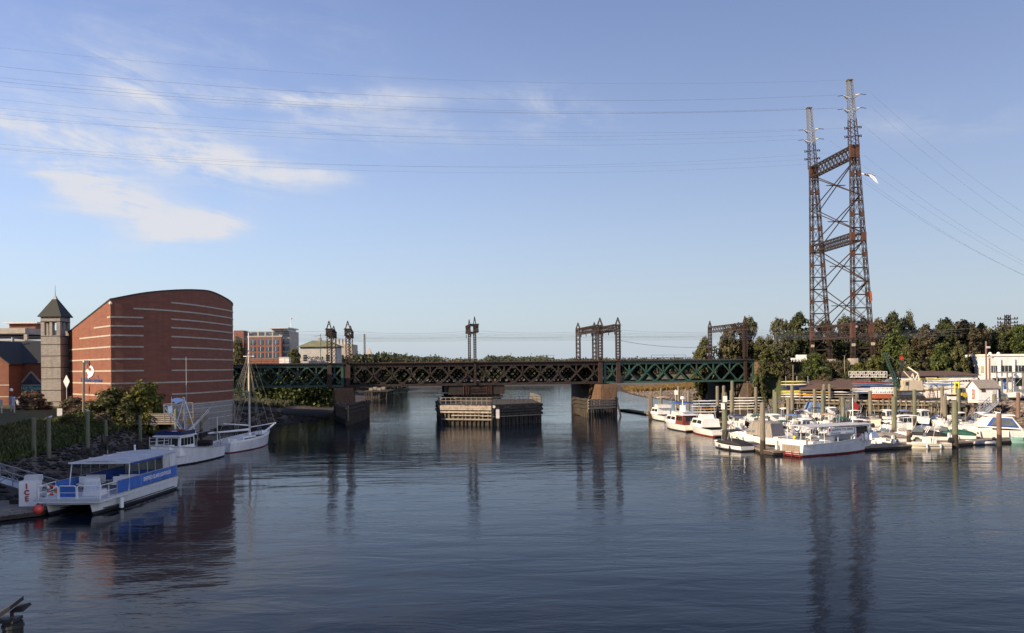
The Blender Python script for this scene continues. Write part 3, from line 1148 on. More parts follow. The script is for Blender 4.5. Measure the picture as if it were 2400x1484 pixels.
# warehouse on the near left bank, added out of view to shade the moorings
def shadecaster():
    t = thing("unseen_shade_block", "added unseen brick warehouse on the near left bank, left of the picture", "building", (-80, 72, 4))
    MB().box((-4, -6, 10.5), (22, 78, 21)).build("brick_wall", M['brick'], t)
    MB().box((-4, -6, 21.2), (23, 79, .5)).build("roof", M['roof_dark'], t)
    MB().box((-18, 49.5, 3.5), (24, 33, 8)).build("shade_annex_wall", M['brick'], t)  # annex added out of view to shade the lawn
    MB().box((-18, 49.5, 7.7), (25, 34, .4)).build("shade_annex_roof", M['roof_dark'], t)
    for k in range(12):
        for z in (4, 8, 12):
            MB().box((7.02, -42 + k * 6, z + 1), (.1, 1.6, 2.2)).build("window", M['glass'], t)
    return t


shadecaster()

# ------------------------------------------------------------------ small furniture on the left bank
def post_sign(name, label, px, d, w, h, zc, mboard, mpost, cat='sign', rz=0.0):
    g = on_ground(px, d)
    t = thing(name, label, cat, g, rz)
    MB().box((0, 0, zc / 2), (.14, .14, zc)).build("post", mpost, t)
    MB().box((0, -.1, zc + h / 2 - .3), (w, .06, h)).build("board", mboard, t)
    return t


post_sign("notice_board", "small pale notice board on a thin post in the shoreline scrub", 139, 124, .75, 1.1, 1.9, M['greytrim'], M['wood'])
post_sign("information_sign", "grey information sign on the lawn edge near the globe lamp", 24, 138, .55, 1.2, 1.6, M['grey_paint'], M['grey_paint'])
post_sign("information_sign", "narrow pale sign on the lawn right beside the grey one", 32, 136, .35, .9, 1.8, M['greytrim'], M['greytrim'])
post_sign("information_sign", "white sign post at the very left edge of the lawn", 2, 134, .5, .9, 1.6, M['greytrim'], M['greytrim'])

g = on_ground(155, 146)
t = thing("diamond_banner", "white diamond-shaped banner on a post before the brick gable", "banner", g)
MB().tube((0, 0, 0), (0, 0, 4.2), .06, .06, 6).build("post", M['greytrim'], t)
MB().loft([[(-.55, y_, 5.0), (0, y_, 6.1), (.55, y_, 5.0), (0, y_, 3.8)] for y_ in (-.05, .05)]).build("panel", M['white'], t)

g = on_ground(25, 140)
t = thing("globe_lamp", "small round globe lamp on a dark post on the left lawn", "lamp", g)
MB().tube((0, 0, 0), (0, 0, 3.1), .06, .05, 6).build("post", M['steel_dark'], t)
MB().sphere((0, 0, 3.35), .3, 10, 7).build("globe", M['white'], t, True)

g = on_ground(31, 150)
t = thing("mailbox_bin", "blue box standing on the lawn before the entrance", "bin", g)
MB().box((0, 0, .7), (.9, .8, 1.4)).build("body", M['blue_canvas'], t)
MB().loft([[(-.45, -.4 + .8 * k / 6, 1.4 + .3 * sin(pi * k / 6)) for k in range(7)], [(.45, -.4 + .8 * k / 6, 1.4 + .3 * sin(pi * k / 6)) for k in range(7)]]).build("lid", M['blue_canvas'], t)
g = on_ground(42, 150)
t = thing("litter_bin", "pale litter bin beside the entrance columns", "bin", g)
MB().tube((0, 0, 0), (0, 0, 1.1), .35, .35, 10).build("body", M['greytrim'], t)
MB().tube((0, 0, 1.1), (0, 0, 1.35), .38, .12, 10).build("lid", M['grey_paint'], t)

g = on_ground(193.5, 132)
t = thing("wooden_pole", "tall bare wooden pole in front of the seal emblem", "pole", g)
hz_ = P(195, 850, 132).z - g.z
MB().tube((0, 0, -.3), (.15, 0, hz_), .2, .17, 8).build("shaft", M['pile_grey'], t)
MB().box((.15, 0, hz_ + .03), (.42, .42, .06)).build("cap", M['galv'], t)


# ------------------------------------------------------------------ boardwalk platform
def boardwalk():
    t = thing("timber_boardwalk", "raised weathered timber viewing platform in front of the brick drum", "platform", (-58, 138, 0))
    o = Vector((-58, 138, 0))
    z = 3.55
    poly = [(-66.2, 141), (-61.1, 135.5), (-53.4, 135.0), (-50.6, 140.5), (-52.5, 147), (-60, 144.5)]
    n_planks = 0
    MB().prism([(x - o.x, y - o.y) for x, y in poly], z - .12, z).build("deck", M['wood_deck'], t)
    edges = list(zip(poly[:4], poly[1:5]))
    for a, b in edges:
        a, b = Vector((*a, 0)) - o, Vector((*b, 0)) - o
        for k in range(5):
            zz = z - .42 + k * .33
            MB().beam(a + Vector((0, 0, zz)), b + Vector((0, 0, zz)), .07, .24).build("rail_board", M['wood'], t)
        MB().beam(a + Vector((0, 0, z + 1.14)), b + Vector((0, 0, z + 1.14)), .22, .07).build("top_rail", M['wood'], t)
        ln = (b - a).length
        for k in range(int(ln / 2) + 1):
            q = a.lerp(b, min(1, k * 2 / ln))
            MB().box((q.x, q.y, z + .35), (.13, .13, 1.6)).build("rail_post", M['wood'], t)
    for x, y in ((-61, 136.2), (-57, 135.8), (-53.6, 136), (-51.2, 140.3), (-60, 142), (-55.5, 141)):
        MB().tube((x - o.x, y - o.y, -1), (x - o.x, y - o.y, z - .15), .26, .26, 8).build("support_post", M['pile_grey'], t)
    for x, y in ((-61, 136.2), (-57, 135.8), (-53.6, 136)):
        MB().box((x - o.x, y - o.y, z - .6), (.9, .7, .35)).build("pile_cap", M['concrete'], t)


boardwalk()


def gate():
    """tall frame with notice board and arched blue sign at the head of the gangway"""
    d = 134.5
    b = P(430, 985, d)
    t = thing("pier_gate", "tubular steel gate frame with a small blue arched sign on the boardwalk", "gate", (b.x, d, 3.55))
    x = lambda px: P(px, 900, d).x - b.x
    zz = lambda py, px=430: P(px, py, d).z - 3.55
    for px, top in ((384, 947), (402, 930), (429, 930), (452, 946)):
        MB().tube((x(px), 0, 0), (x(px), 0, zz(top)), .05, .05, 6).build("post", M['galv'], t)
    MB().tube((x(384), 0, zz(947)), (x(452), 0, zz(944)), .04, .04, 6).build("rail", M['galv'], t)
    MB().tube((x(384), 0, zz(968)), (x(452), 0, zz(966)), .04, .04, 6).build("rail", M['galv'], t)
    MB().box(((x(393) + x(404)) / 2, -.08, zz(960)), (x(404) - x(393), .05, 1.15)).build("notice_panel", M['steel_blue'], t)
    arch = [(x(401), zz(943)), (x(403), zz(936)), (x(409), zz(933)), (x(416), zz(932)), (x(423), zz(933)), (x(429), zz(936)), (x(431), zz(943)),
            (x(424), zz(941)), (x(420), zz(944)), (x(416), zz(945.5)), (x(411), zz(944)), (x(408), zz(941))]
    MB().slab([(a, -.12, c) for a, c in arch], .07, (0, 1, 0)).build("arched_sign", M['sign_blue'], t)


gate()


# ------------------------------------------------------------------ shrubs, trees and ground cover on the left bank
LB = "shrubs along the left bank"
spots = [  # px, d, width, height, leaf, label
    (75, 146, 6.2, 3.6, 'pink', "rounded shrub with pinkish seed heads on the left lawn"),
    (172, 138, 5.5, 3.4, 'pink', "pinkish-brown shrub beside the diamond banner"),
    (215, 136, 6.2, 3.6, 'brown', "brownish shrub below the seal emblem"),
    (262, 137.0, 8.6, 6.3, 'olive', "large olive shrub at the foot of the sunlit brick gable"),
    (302, 136.0, 6.4, 5.2, 'olive', "mid-sized olive shrub between the two large shrubs at the brick corner"),
    (340, 138.0, 8.6, 8.4, 'yellow', "tallest bright olive-green shrub against the shaded brick drum"),
    (368, 138.5, 4.6, 5.0, 'olive', "narrow olive shrub on the right of the tallest bush"),
    (238, 131, 4.2, 2.6, 'pink', "low pale pink shrub before the brick corner"),
    (196, 128, 5.0, 2.8, 'green', "dark green scrub bush at the foot of the wooden pole"),
    (160, 124, 5.0, 2.4, 'olive', "low olive scrub by the notice board"),
]
for k, (px, d, w, h, lf, lab) in enumerate(spots):
    b = on_ground(px, d, -.25)
    tree(b, w, h, lf, k % 4, lab, LB, 'bush', 0.0, name='shrub')


def scatter_weeds(name, label, poly_fn, n, size, matk, seed, tall=1.0):
    r = random.Random(seed)
    v, f = [], []
    cnt = 0
    while cnt < n:
        x, y = poly_fn(r)
        z = height(x, y)
        if z < 1.6 or z > 4.5:
            continue
        cnt += 1
        hh = size * r.uniform(.5, 1.4) * tall
        for _ in range(9):
            a = r.uniform(0, 2 * pi)
            p = Vector((x + r.gauss(0, .25), y + r.gauss(0, .25), z))
            lean = Vector((cos(a) * .35 * hh, sin(a) * .35 * hh, hh * r.uniform(.5, 1)))
            w = Vector((-sin(a), cos(a), 0)) * size * .16
            o = len(v)
            m_ = p + lean * .55 + Vector((0, 0, .08 * hh))
            v += [p - w * .6, p + w * .6, m_ + w, m_ - w, p + lean]
            f += [(o, o + 1, o + 2, o + 3), (o + 3, o + 2, o + 4)]
    me = bpy.data.meshes.new(name)
    me.from_pydata([tuple(p) for p in v], [], f)
    me.materials.append(L[matk])
    me.update()
    return tag(put(name, me), label, "weeds", kind="stuff")


def bank_zone(t0, t1, y0, y1):
    def fn(r):
        y = r.uniform(y0, y1)
        return lerp_table(XL, y) - r.uniform(t0, t1), y
    return fn


scatter_weeds("bank_weeds", "tangled dark green weeds along the top of the left bank", bank_zone(5, 14, 84, 146), 3400, .75, 'green', 3)
scatter_weeds("bank_dry_weeds", "dry brownish weeds mixed into the left bank scrub", bank_zone(6, 14, 84, 146), 2000, .65, 'brown', 4)
scatter_weeds("bank_olive_weeds", "olive brush on the crest of the left bank", bank_zone(8, 13, 90, 140), 1200, .9, 'olive', 5)


def rocks(name, label, fn, n, s0, s1, mat_, seed, zr=(-.4, 3.0)):
    r = random.Random(seed)
    mb = MB()
    ico = [(0, 0, 1), (.9, 0, .4), (.28, .85, .4), (-.72, .53, .4), (-.72, -.53, .4), (.28, -.85, .4), (0, 0, -.6)]
    fc = [(0, i, i % 5 + 1) for i in range(1, 6)] + [(6, i % 5 + 1, i) for i in range(1, 6)]
    k = 0
    while k < n:
        x, y = fn(r)
        z = height(x, y)
        if not zr[0] < z < zr[1]:
            continue
        k += 1
        s = r.uniform(s0, s1)
        a = r.uniform(0, 6.28)
        sx, sy, sz = s * r.uniform(.7, 1.3), s * r.uniform(.7, 1.3), s * r.uniform(.4, .8)
        mb.add([(x + (px_ * cos(a) - py_ * sin(a)) * sx * r.uniform(.85, 1.15), y + (px_ * sin(a) + py_ * cos(a)) * sy, z + pz_ * sz * r.uniform(.8, 1.2)) for px_, py_, pz_ in ico], fc)
    return tag(mb.build(name, mat_), label, "rocks", kind="stuff")


rocks("shore_rocks", "dark wet rocks strewn over the tidal mud of the left bank", bank_zone(-3, 8, 70, 150), 2200, .14, .55, M['rock'], 11)
rocks("shore_rocks", "dark stones on the mud below the brick drum and the bridge", bank_zone(-2, 8, 150, 200), 900, .2, .6, M['rock'], 12)


def right_zone(t0, t1, y0, y1):
    def fn(r):
        y = r.uniform(y0, y1)
        return lerp_table(XR, y) + r.uniform(t0, t1), y
    return fn


rocks("riprap_rocks", "brown riprap boulders on the bank at the right edge", right_zone(-3, 8, 120, 173), 1500, .35, .85, M['riprap'], 13, (-.5, 3.6))
rocks("mudflat_stones", "pebbly stones on the mudflat beyond the right bridge span", right_zone(1, 30, 262, 372), 3600, .25, .6, M['riprap'], 14, (.05, 1.9))
# ------------------------------------------------------------------ railway bridge
BT, BB = 12.55, 7.25        # top of truss, bottom of truss at the pivot
GRADE = 0.0                 # level track


def bw(s, p, z):
    """bridge coordinates -> world"""
    return BO + BU * s + BN * p + Vector((0, 0, z))


def truss_span(name, label, s0, s1, npan, m_steel, m_dark, heavy, endposts=True):
    """deck truss span: three parallel web trusses under the track deck; local x along bridge, y across"""
    ln = s1 - s0
    t = thing(name, label, 'bridge span', bw(s0, 0, 0), BANG)
    pw = ln / npan
    hgt = BT - BB
    cw = .75 if heavy else .6
    dw = .62 if heavy else .42
    ztop, zbot = BT - .45, BB + .3
    # shared member meshes
    mbA = MB().beam((0, 0, zbot), (pw, 0, ztop), .34, dw, up=(0, 1, 0)); A = mbA.mesh("diagonal", m_steel)
    mbB = MB().beam((0, 0, ztop), (pw, 0, zbot), .26, dw, up=(0, 1, 0)); B = mbB.mesh("diagonal", m_steel)
    zc = (ztop + zbot) / 2
    V = MB().box((0, 0, (ztop + zc) / 2), (.34 if heavy else .28, .3, ztop - zc)).mesh("hanger", m_steel)
    gs = .95 if heavy else .6
    GT = MB().slab([(-gs, -.22, ztop + .1), (gs, -.22, ztop + .1), (gs * .55, -.22, ztop - gs * .9), (-gs * .55, -.22, ztop - gs * .9)], .06, (0, 1, 0)).mesh("gusset_plate", m_steel)
    GB = MB().slab([(-gs, -.22, zbot - .1), (gs, -.22, zbot - .1), (gs * .55, -.22, zbot + gs * .75), (-gs * .55, -.22, zbot + gs * .75)], .06, (0, 1, 0)).mesh("gusset_plate", m_steel)
    for y in (0.0, 5.5, 11.0, 16.5, 22.0):
        MB().box((ln / 2, y, BT - .38), (ln, .5, cw)).build("top_chord", m_steel, t)
        MB().box((ln / 2, y, BB + .25), (ln, .5, .55 if heavy else .45)).build("bottom_chord", m_steel, t)
        for k in range(npan):
            put("diagonal", A, t, (k * pw + (pw / 2 if (y // 5.5) % 2 else 0) * (k < npan - 1), y, 0))
            put("diagonal", B, t, (k * pw + (pw / 2 if (y // 5.5) % 2 else 0) * (k < npan - 1), y, 0))
            if not heavy or y == 0:
                put("hanger", V, t, ((k + .5) * pw, y, 0))
            if y == 0 and k:
                put("gusset_plate", GT, t, (k * pw, y - .05, 0))
                put("gusset_plate", GB, t, (k * pw, y - .05, 0))
        if endposts:
            for x in (.3, ln - .3):
                MB().box((x, y, (BT + BB) / 2), (.55, .56, hgt - .3)).build("end_post", m_steel, t)
    # cross frames between the trusses and lateral bracing at the bottom chords
    for k in range(npan + 1):
        f = MB()
        x = min(max(k * pw, .4), ln - .4)
        f.beam((x, .3, ztop - .6), (x, BRIDGE_W - .3, ztop - .6), .3, .9)
        f.beam((x, .3, zbot), (x, BRIDGE_W - .3, zbot), .25, .35)
        f.beam((x, .3, zbot), (x, BRIDGE_W / 2, ztop - .8), .18, .18)
        f.beam((x, BRIDGE_W - .3, zbot), (x, BRIDGE_W / 2, ztop - .8), .18, .18)
        f.build("cross_frame", m_dark, t)
    MB().box((ln / 2, BRIDGE_W / 2, BT + .06), (ln - .05, BRIDGE_W + 1.0, .22)).build("deck", m_dark, t)
    tie = MB().box((0, -.55, BT + .28), (.25, .9, .16)).mesh("sleeper_end", M['wood_dark'])
    nt = int(ln / .75)
    for k in range(nt):
        put("sleeper_end", tie, t, ((k + .5) * ln / nt, 0, 0))
    for y in (1.8, 3.25, 7.3, 8.75, 12.8, 14.25, 18.3, 19.75):
        MB().box((ln / 2, y, BT + .3), (ln, .09, .2)).build("rail", M['rust_red'], t)
    return t


truss_span("swing_bridge_span", "dark brown steel swing span of the railway bridge over the channel", -31.05, 31.05, 14, M['rust_dark'], M['rust_dark'], True)
truss_span("truss_bridge_span", "green steel truss span on the right of the railway bridge, lit by the sun", 31.25, 70.4, 9, M['green_steel'], M['green_steel'], False)
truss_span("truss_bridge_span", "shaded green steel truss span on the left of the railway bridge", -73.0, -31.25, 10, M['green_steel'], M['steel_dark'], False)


def railing(name, label, s0, s1, p, z, h, step, mat_, group=None):
    t = thing(name, label, 'railing', bw(s0, p, z), BANG, group)
    ln = s1 - s0
    n = max(1, round(ln / step))
    post = MB().box((0, 0, h / 2), (.07, .07, h)).mesh("post", mat_)
    for k in range(n + 1):
        put("post", post, t, (k * ln / n, 0, 0))
    for zz in (h, h * .5):
        MB().box((ln / 2, 0, zz), (ln, .06, .06)).build("rail", mat_, t)
    return t


railing("walkway_railing", "thin dark railing along the left green span", -73, -31.5, -.7, BT + .17, 1.35, 2.6, M['steel_dark'])
railing("walkway_railing", "thin dark railing along the right green span", 36, 69, -.7, BT + .17, .75, 3.2, M['steel_dark'])
railing("deck_cage", "small railed box cage on the left part of the swing span deck", -19.6, -15.4, -.3, BT + .17, 1.5, 2.1, M['steel_dark'])
railing("deck_cage", "small railed cage on the right part of the swing span deck", 15.2, 18.8, -.3, BT + .17, 1.5, 1.8, M['steel_dark'])
railing("deck_handrail", "long low handrail on the right green span deck", 44.5, 53.5, 3, BT + .17, 1.4, 3, M['steel_dark'])

# ------------------------------------------------------------------ catenary gantries
def lattice(mb, a, b, w, n, bar=.13, br=.07, w2=None, sides=(0, 1, 2, 3)):
    """square lattice column from a to b with n panels"""
    a, b = Vector(a), Vector(b)
    w2 = w if w2 is None else w2
    d = (b - a).normalized()
    up = Vector((0, 0, 1)) if abs(d.z) < .8 else Vector((1, 0, 0))
    sx = d.cross(up).normalized()
    sy = sx.cross(d).normalized()
    cor = [(-1, -1), (1, -1), (1, 1), (-1, 1)]

    def pt(k, i):
        ww = (w + (w2 - w) * k / n) / 2
        return a.lerp(b, k / n) + sx * (cor[i][0] * ww) + sy * (cor[i][1] * ww)
    for i in range(4):
        mb.beam(pt(0, i), pt(n, i), bar, bar)
    for k in range(n):
        for i in sides:
            j = (i + 1) % 4
            mb.beam(pt(k, i), pt(k + 1, j), br, br)
            mb.beam(pt(k, j), pt(k + 1, i), br, br)
    return mb


def peak(mb, p, w, h, bar=.13):
    p = Vector(p)
    q = p + Vector((0, 0, h))
    for i, j in ((-1, -1), (1, -1), (1, 1), (-1, 1)):
        mb.beam(p + Vector((i * w / 2, j * w / 2, 0)), q, bar, bar)
    mb.beam(p + Vector((-w / 4, 0, h / 2)), p + Vector((w / 4, 0, h / 2)), bar, bar)


def gantry(name, label, s, z0, zt, w, mat_, p0=-.4, p1=None, wplate=0.0, deep=1.5, insul=True):
    """two lattice legs either side of the tracks joined by a lattice beam, pointed caps"""
    p1 = BRIDGE_W + .4 if p1 is None else p1
    t = thing(name, label, 'catenary gantry', bw(s, p0, 0), BANG)
    for y in (0, p1 - p0):
        lg = lattice(MB(), (0, y, z0 if y else max(z0, BT + wplate)), (0, y, zt), w, max(4, int((zt - z0) / (w * 1.15))), .16, .09)
        lg.build("lattice_leg", mat_, t)
        cp = MB()
        peak(cp, (0, y, zt), w * 1.05, 1.75, .15)
        cp.build("pointed_cap", mat_, t)
        if wplate or y == 0:
            MB().box((0, y, (BB + BT + wplate) / 2), (w * 1.02, w * .55, BT + wplate - BB)).build("base_column", mat_, t)
    n = max(4, int((p1 - p0) / 1.2))
    bm = MB()
    lattice(bm, (0, w / 2, zt - deep / 2), (0, p1 - p0 - w / 2, zt - deep / 2), deep, n, .17, .1)
    bm.build("cross_beam", mat_, t)
    if insul:
        for k in range(4):
            y = 2.9 + k * 5.5
            MB().tube((0, y, zt - deep - .9), (0, y, zt - deep), .1, .1, 6).build("insulator", M['steel_dark'], t)
        ar = MB()
        for sg in (-1, 1):
            ar.beam((0, -.1, zt - .4), (sg * 1.0, -.5, zt - .2), .09, .09)
            ar.beam((0, -.1, zt - 1.6), (sg * .9, -.5, zt - 1.7), .09, .09)
        ar.build("bracket_arms", M['steel_dark'], t)
    return t


def s_of(px, p=0):
    """bridge station seen at photograph column px"""
    r = (px - 1200) / FPX
    q = BO + BN * p
    return (r * q.y - q.x) / (BU.x - r * BU.y)


gantry("catenary_gantry", "rusty lattice catenary gantry at the left end of the green span, left of its twin", s_of(772, -.4), BB + .5, 20.9, .95, M['rust'], wplate=.4)
gantry("catenary_gantry", "rusty lattice catenary gantry standing on the left end of the swing span", s_of(816, -.4), BB + .5, 20.9, .95, M['rust'], wplate=.4)
gantry("catenary_gantry", "slender twin-mast catenary gantry at the middle of the swing span", s_of(1113.5, -.4), BT, 21.9, .5, M['rust_dark'], p0=-.4, p1=11.6, deep=1.9)
gantry("catenary_gantry", "rusty lattice catenary gantry on the right end of the swing span", s_of(1407, -.4), BB + .5, 21.6, 1.0, M['rust'], wplate=.8)
gantry("catenary_gantry", "rusty lattice catenary gantry whose column crosses the right green span", s_of(1449, -.4), BB + .5, 21.7, .95, M['rust'], wplate=.8)
gantry("catenary_gantry", "rusty lattice catenary gantry at the right abutment among the trees", s_of(1747, -.4), BB + 1, 22.0, .75, M['rust'], wplate=.8, insul=False)

# overhead wires over the tracks: each a sagging cable from gantry to gantry
CAT = [s_of(772, -.4), s_of(816, -.4), s_of(1113.5, -.4), s_of(1407, -.4), s_of(1449, -.4), s_of(1747, -.4), 130.0]


def cable(name, label, pts, r, sag=0.0, nseg=14, mat_=None, group=None, cat='cable'):
    mb = MB()
    for a, b, sg in [(pts[i], pts[i + 1], sag if not isinstance(sag, (list, tuple)) else sag[i]) for i in range(len(pts) - 1)]:
        a, b = Vector(a), Vector(b)
        q = [a.lerp(b, k / nseg) - Vector((0, 0, 4 * sg * (k / nseg) * (1 - k / nseg))) for k in range(nseg + 1)]
        mb.path(q, r, 4)
    return tag(mb.build(name, mat_ or M['cable']), label, cat, group)


WG = "overhead wires above the bridge tracks"
for k, (p, z) in enumerate(((2.5, 18.8), (8.0, 18.7), (13.5, 18.6), (19.0, 18.5))):
    lab = ["nearest", "second", "third", "farthest"][k]
    cable("contact_wire", f"taut contact wire over the {lab} track of the bridge", [bw(s, p, z) for s in [-120] + CAT], .02, .12, 4, M['cable'], WG)
    cable("messenger_wire", f"sagging messenger wire over the {lab} track of the bridge", [bw(s, p, z + 1.0) for s in [-120] + CAT], .02, .45, 8, M['cable'], WG)
cable("feeder_wire", "feeder wire along the near side of the bridge gantries", [bw(s, -1.0, 20.3) for s in [-120] + CAT], .022, .7, 8)
cable("slack_cable", "single slack cable from the right gantry down to the embankment trees", [bw(s_of(1451), 0, 17.8), bw(s_of(1690), 4, 16.2)], .05, .8, 10)
t = thing("bracket_pole", "thin pole with wires left of the left gantry, behind the small white house", "pole", bw(s_of(752, 16), 16, BT))
MB().tube((0, 0, 0), (0, 0, 7.8), .1, .07, 6).build("mast", M['green_steel'], t)
MB().beam((-1.6, 0, 7.2), (2.0, 0, 7.6), .08, .08).build("cross_arm", M['green_steel'], t)

# ------------------------------------------------------------------ stone piers
def stone_courses(t, poly, z0, z1, ch, m_, seed, faces):
    """blocks laid in courses on the given polygon edges, proud of the core"""
    r = random.Random(seed)
    for fi in faces:
        a, b = Vector((*poly[fi], 0)), Vector((*poly[(fi + 1) % len(poly)], 0))
        d = (b - a)
        ln = d.length
        d.normalize()
        nr = Vector((d.y, -d.x, 0))
        rz = atan2(d.y, d.x)
        z = z0
        row = 0
        while z < z1 - .1:
            h = min(ch * r.uniform(.9, 1.1), z1 - z)
            x = 0.0
            first = True
            while x < ln - .05:
                w = min(r.uniform(.9, 1.7) * (.5 if (first and row % 2) else 1), ln - x)
                if ln - x - w < .35:
                    w = ln - x
                first = False
                c = a + d * (x + w / 2) + nr * (.03 + r.uniform(0, .05))
                MB().box((c.x, c.y, z + h / 2), (w - .04, .3, h - .04), rz).build("stone_block", m_, t)
                x += w
            z += h
            row += 1


def pier(name, label, s, m_, seed, z1=7.1, blocks=True):
    t = thing(name, label, 'bridge pier', bw(s, 0, 0), BANG)
    poly = [(-1.7, -4.5), (1.7, -4.5), (2.1, 2), (2.1, BRIDGE_W + 3), (-2.1, BRIDGE_W + 3), (-2.1, 2)]
    core = [(x * .96, y) for x, y in poly]
    MB().loft([[(x * 1.12, y - (.3 if y < 0 else 0), -3) for x, y in core], [(x, y, z1 - .8) for x, y in core]]).build("core", M['joint'], t)
    MB().prism([(x * 1.18, y - (.35 if y < 0 else -.3)) for x, y in poly], z1 - .8, z1).build("coping", m_, t)
    if blocks:
        stone_courses(t, [(x * 1.06, y - (.2 if y < 0 else 0)) for x, y in poly], -.4, z1 - .8, .62, m_, seed, (0, 1, 4, 5))
    MB().box((0, .6, z1 + .12), (2.6, 1.2, .3)).build("bearing", M['rust_dark'], t)
    return t


pier("stone_pier", "orange-brown stone pier under the right end of the swing span", 31.3, M['pier_tide'], 5)
pier("stone_pier", "dark stained stone pier under the left end of the swing span", -31.3, M['pier_tide'], 6)


def abutment():
    t = thing("stone_abutment", "brown stone abutment wall carrying the right end of the green span", "abutment", bw(70.6, 0, 0), BANG)
    poly = [(0, -2.6), (6, -2.6), (6, BRIDGE_W + 2), (0, BRIDGE_W + 2)]
    MB().prism(poly, -1, 12.0).build("core", M['joint'], t)
    stone_courses(t, [(-.1, -2.8), (5.6, -2.8), (6, 24), (-.1, 24)], 0.5, 12.2, .75, M['pier_stone'], 9, (0, 3))
    # lower bridge seat in front
    MB().box((-1.6, 10.5, 3.2), (3.0, 26, 7.4)).build("bridge_seat", M['pier_dark'], t)
    stone_courses(t, [(-3.2, -2.6), (0, -2.6)], 0, 6.9, .7, M['pier_stone'], 10, (0,))
    # sloping wing wall towards the yard
    wing = [(5.6, -2.9), (9.5, -8.5), (10.3, -8.0), (6.4, -2.4)]
    MB().loft([[(x, y, 0) for x, y in wing], [(wing[0][0], wing[0][1], 12.2), (wing[1][0], wing[1][1], 7.0), (wing[2][0], wing[2][1], 7.0), (wing[3][0], wing[3][1], 12.2)]]).build("wing_wall", M['pier_stone'], t)


abutment()


# ------------------------------------------------------------------ pivot pier with its timber fender
def pivot():
    """round pivot pier and turning gear under the swing span"""
    t = thing("pivot_pier", "round stone pivot pier and dark turning gear under the middle of the swing span", "bridge pier", bw(0, BRIDGE_W / 2, 0), BANG)
    r = 7.4
    ring = lambda k, z: [(cos(2 * pi * i / 32) * k, sin(2 * pi * i / 32) * k, z) for i in range(32)]
    MB().loft([ring(r * 1.06, -2), ring(r, 3.9)]).build("drum", M['pier_dark'], t)
    MB().loft([ring(r * 1.05, 3.9), ring(r * 1.05, 4.35)]).build("drum_coping", M['stone_grey'], t)
    MB().loft([ring(r * .97, 4.35), ring(r * .97, 5.0)]).build("roller_ring", M['rust_dark'], t)
    MB().box((0, -BRIDGE_W / 2 + .9, 6.1), (13.4, 1.6, 2.1)).build("main_girder", M['rust_dark'], t)
    MB().box((0, BRIDGE_W / 2 - .9, 6.1), (13.4, 1.6, 2.1)).build("main_girder", M['rust_dark'], t)
    MB().box((0, 0, 6.15), (12.6, 20.2, 1.7)).build("turntable", M['steel_dark'], t)
    y = -BRIDGE_W / 2 - .05
    fr = MB()
    for x in (-3.2, -2.6, -2.1, 2.4, 2.9, 3.4):
        fr.box((x, y, 6.1), (.14, .2, 2.2))
    fr.build("girder_stiffeners", M['rust_red'], t)
    lt = MB()
    for k in range(10):
        x = -1.9 + k * .42
        lt.beam((x, y, 5.6), (x + .42, y, 6.6), .06, .06)
        lt.beam((x, y, 6.6), (x + .42, y, 5.6), .06, .06)
    lt.build("girder_lattice", M['rust'], t)
    for k in range(12):
        x = -6 + k * 1.0
        MB().beam((x, y - .25, 4.3), (x + .5, y - .25, 5.0), .08, .08).beam((x + .5, y - .25, 5.0), (x + 1, y - .25, 4.3), .08, .08).build("frame_bracing", M['rust_dark'], t)


pivot()


def timber_wall(t, a, b, zt, zwater, m_pile, m_wale, step, wales, rnd, back=.0, thick=.32, cladding=None):
    """a row of piles from a to b carrying horizontal timbers (wales) on the outer face"""
    a, b = Vector((a[0], a[1], 0)), Vector((b[0], b[1], 0))
    d = (b - a)
    ln = d.length
    d.normalize()
    nr = Vector((d.y, -d.x, 0))
    n = max(2, int(ln / step))
    for k in range(n + 1):
        q = a + d * (ln * k / n + rnd.uniform(-.15, .15)) - nr * .1
        MB().tube((q.x + rnd.uniform(-.1, .1), q.y, -3), (q.x, q.y, zt - rnd.uniform(0, .35)), .19, .17, 7).build("pile", m_pile, t)
    for z, h, s0, s1, mw in wales:
        q0, q1 = a + d * ln * s0 + nr * thick * .75, a + d * ln * s1 + nr * thick * .75
        # laid in two or three lengths, butted
        cuts = [0] + sorted(rnd.uniform(.25, .75) for _ in range(1 if ln < 12 else 2)) + [1]
        for c0, c1 in zip(cuts[:-1], cuts[1:]):
            p0, p1 = q0.lerp(q1, c0 + .002), q0.lerp(q1, c1 - .002)
            dz = rnd.uniform(-.04, .04)
            MB().beam(p0 + Vector((0, 0, z + dz)), p1 + Vector((0, 0, z + dz)), thick * rnd.uniform(.85, 1.1), h).build("wale", mw, t)


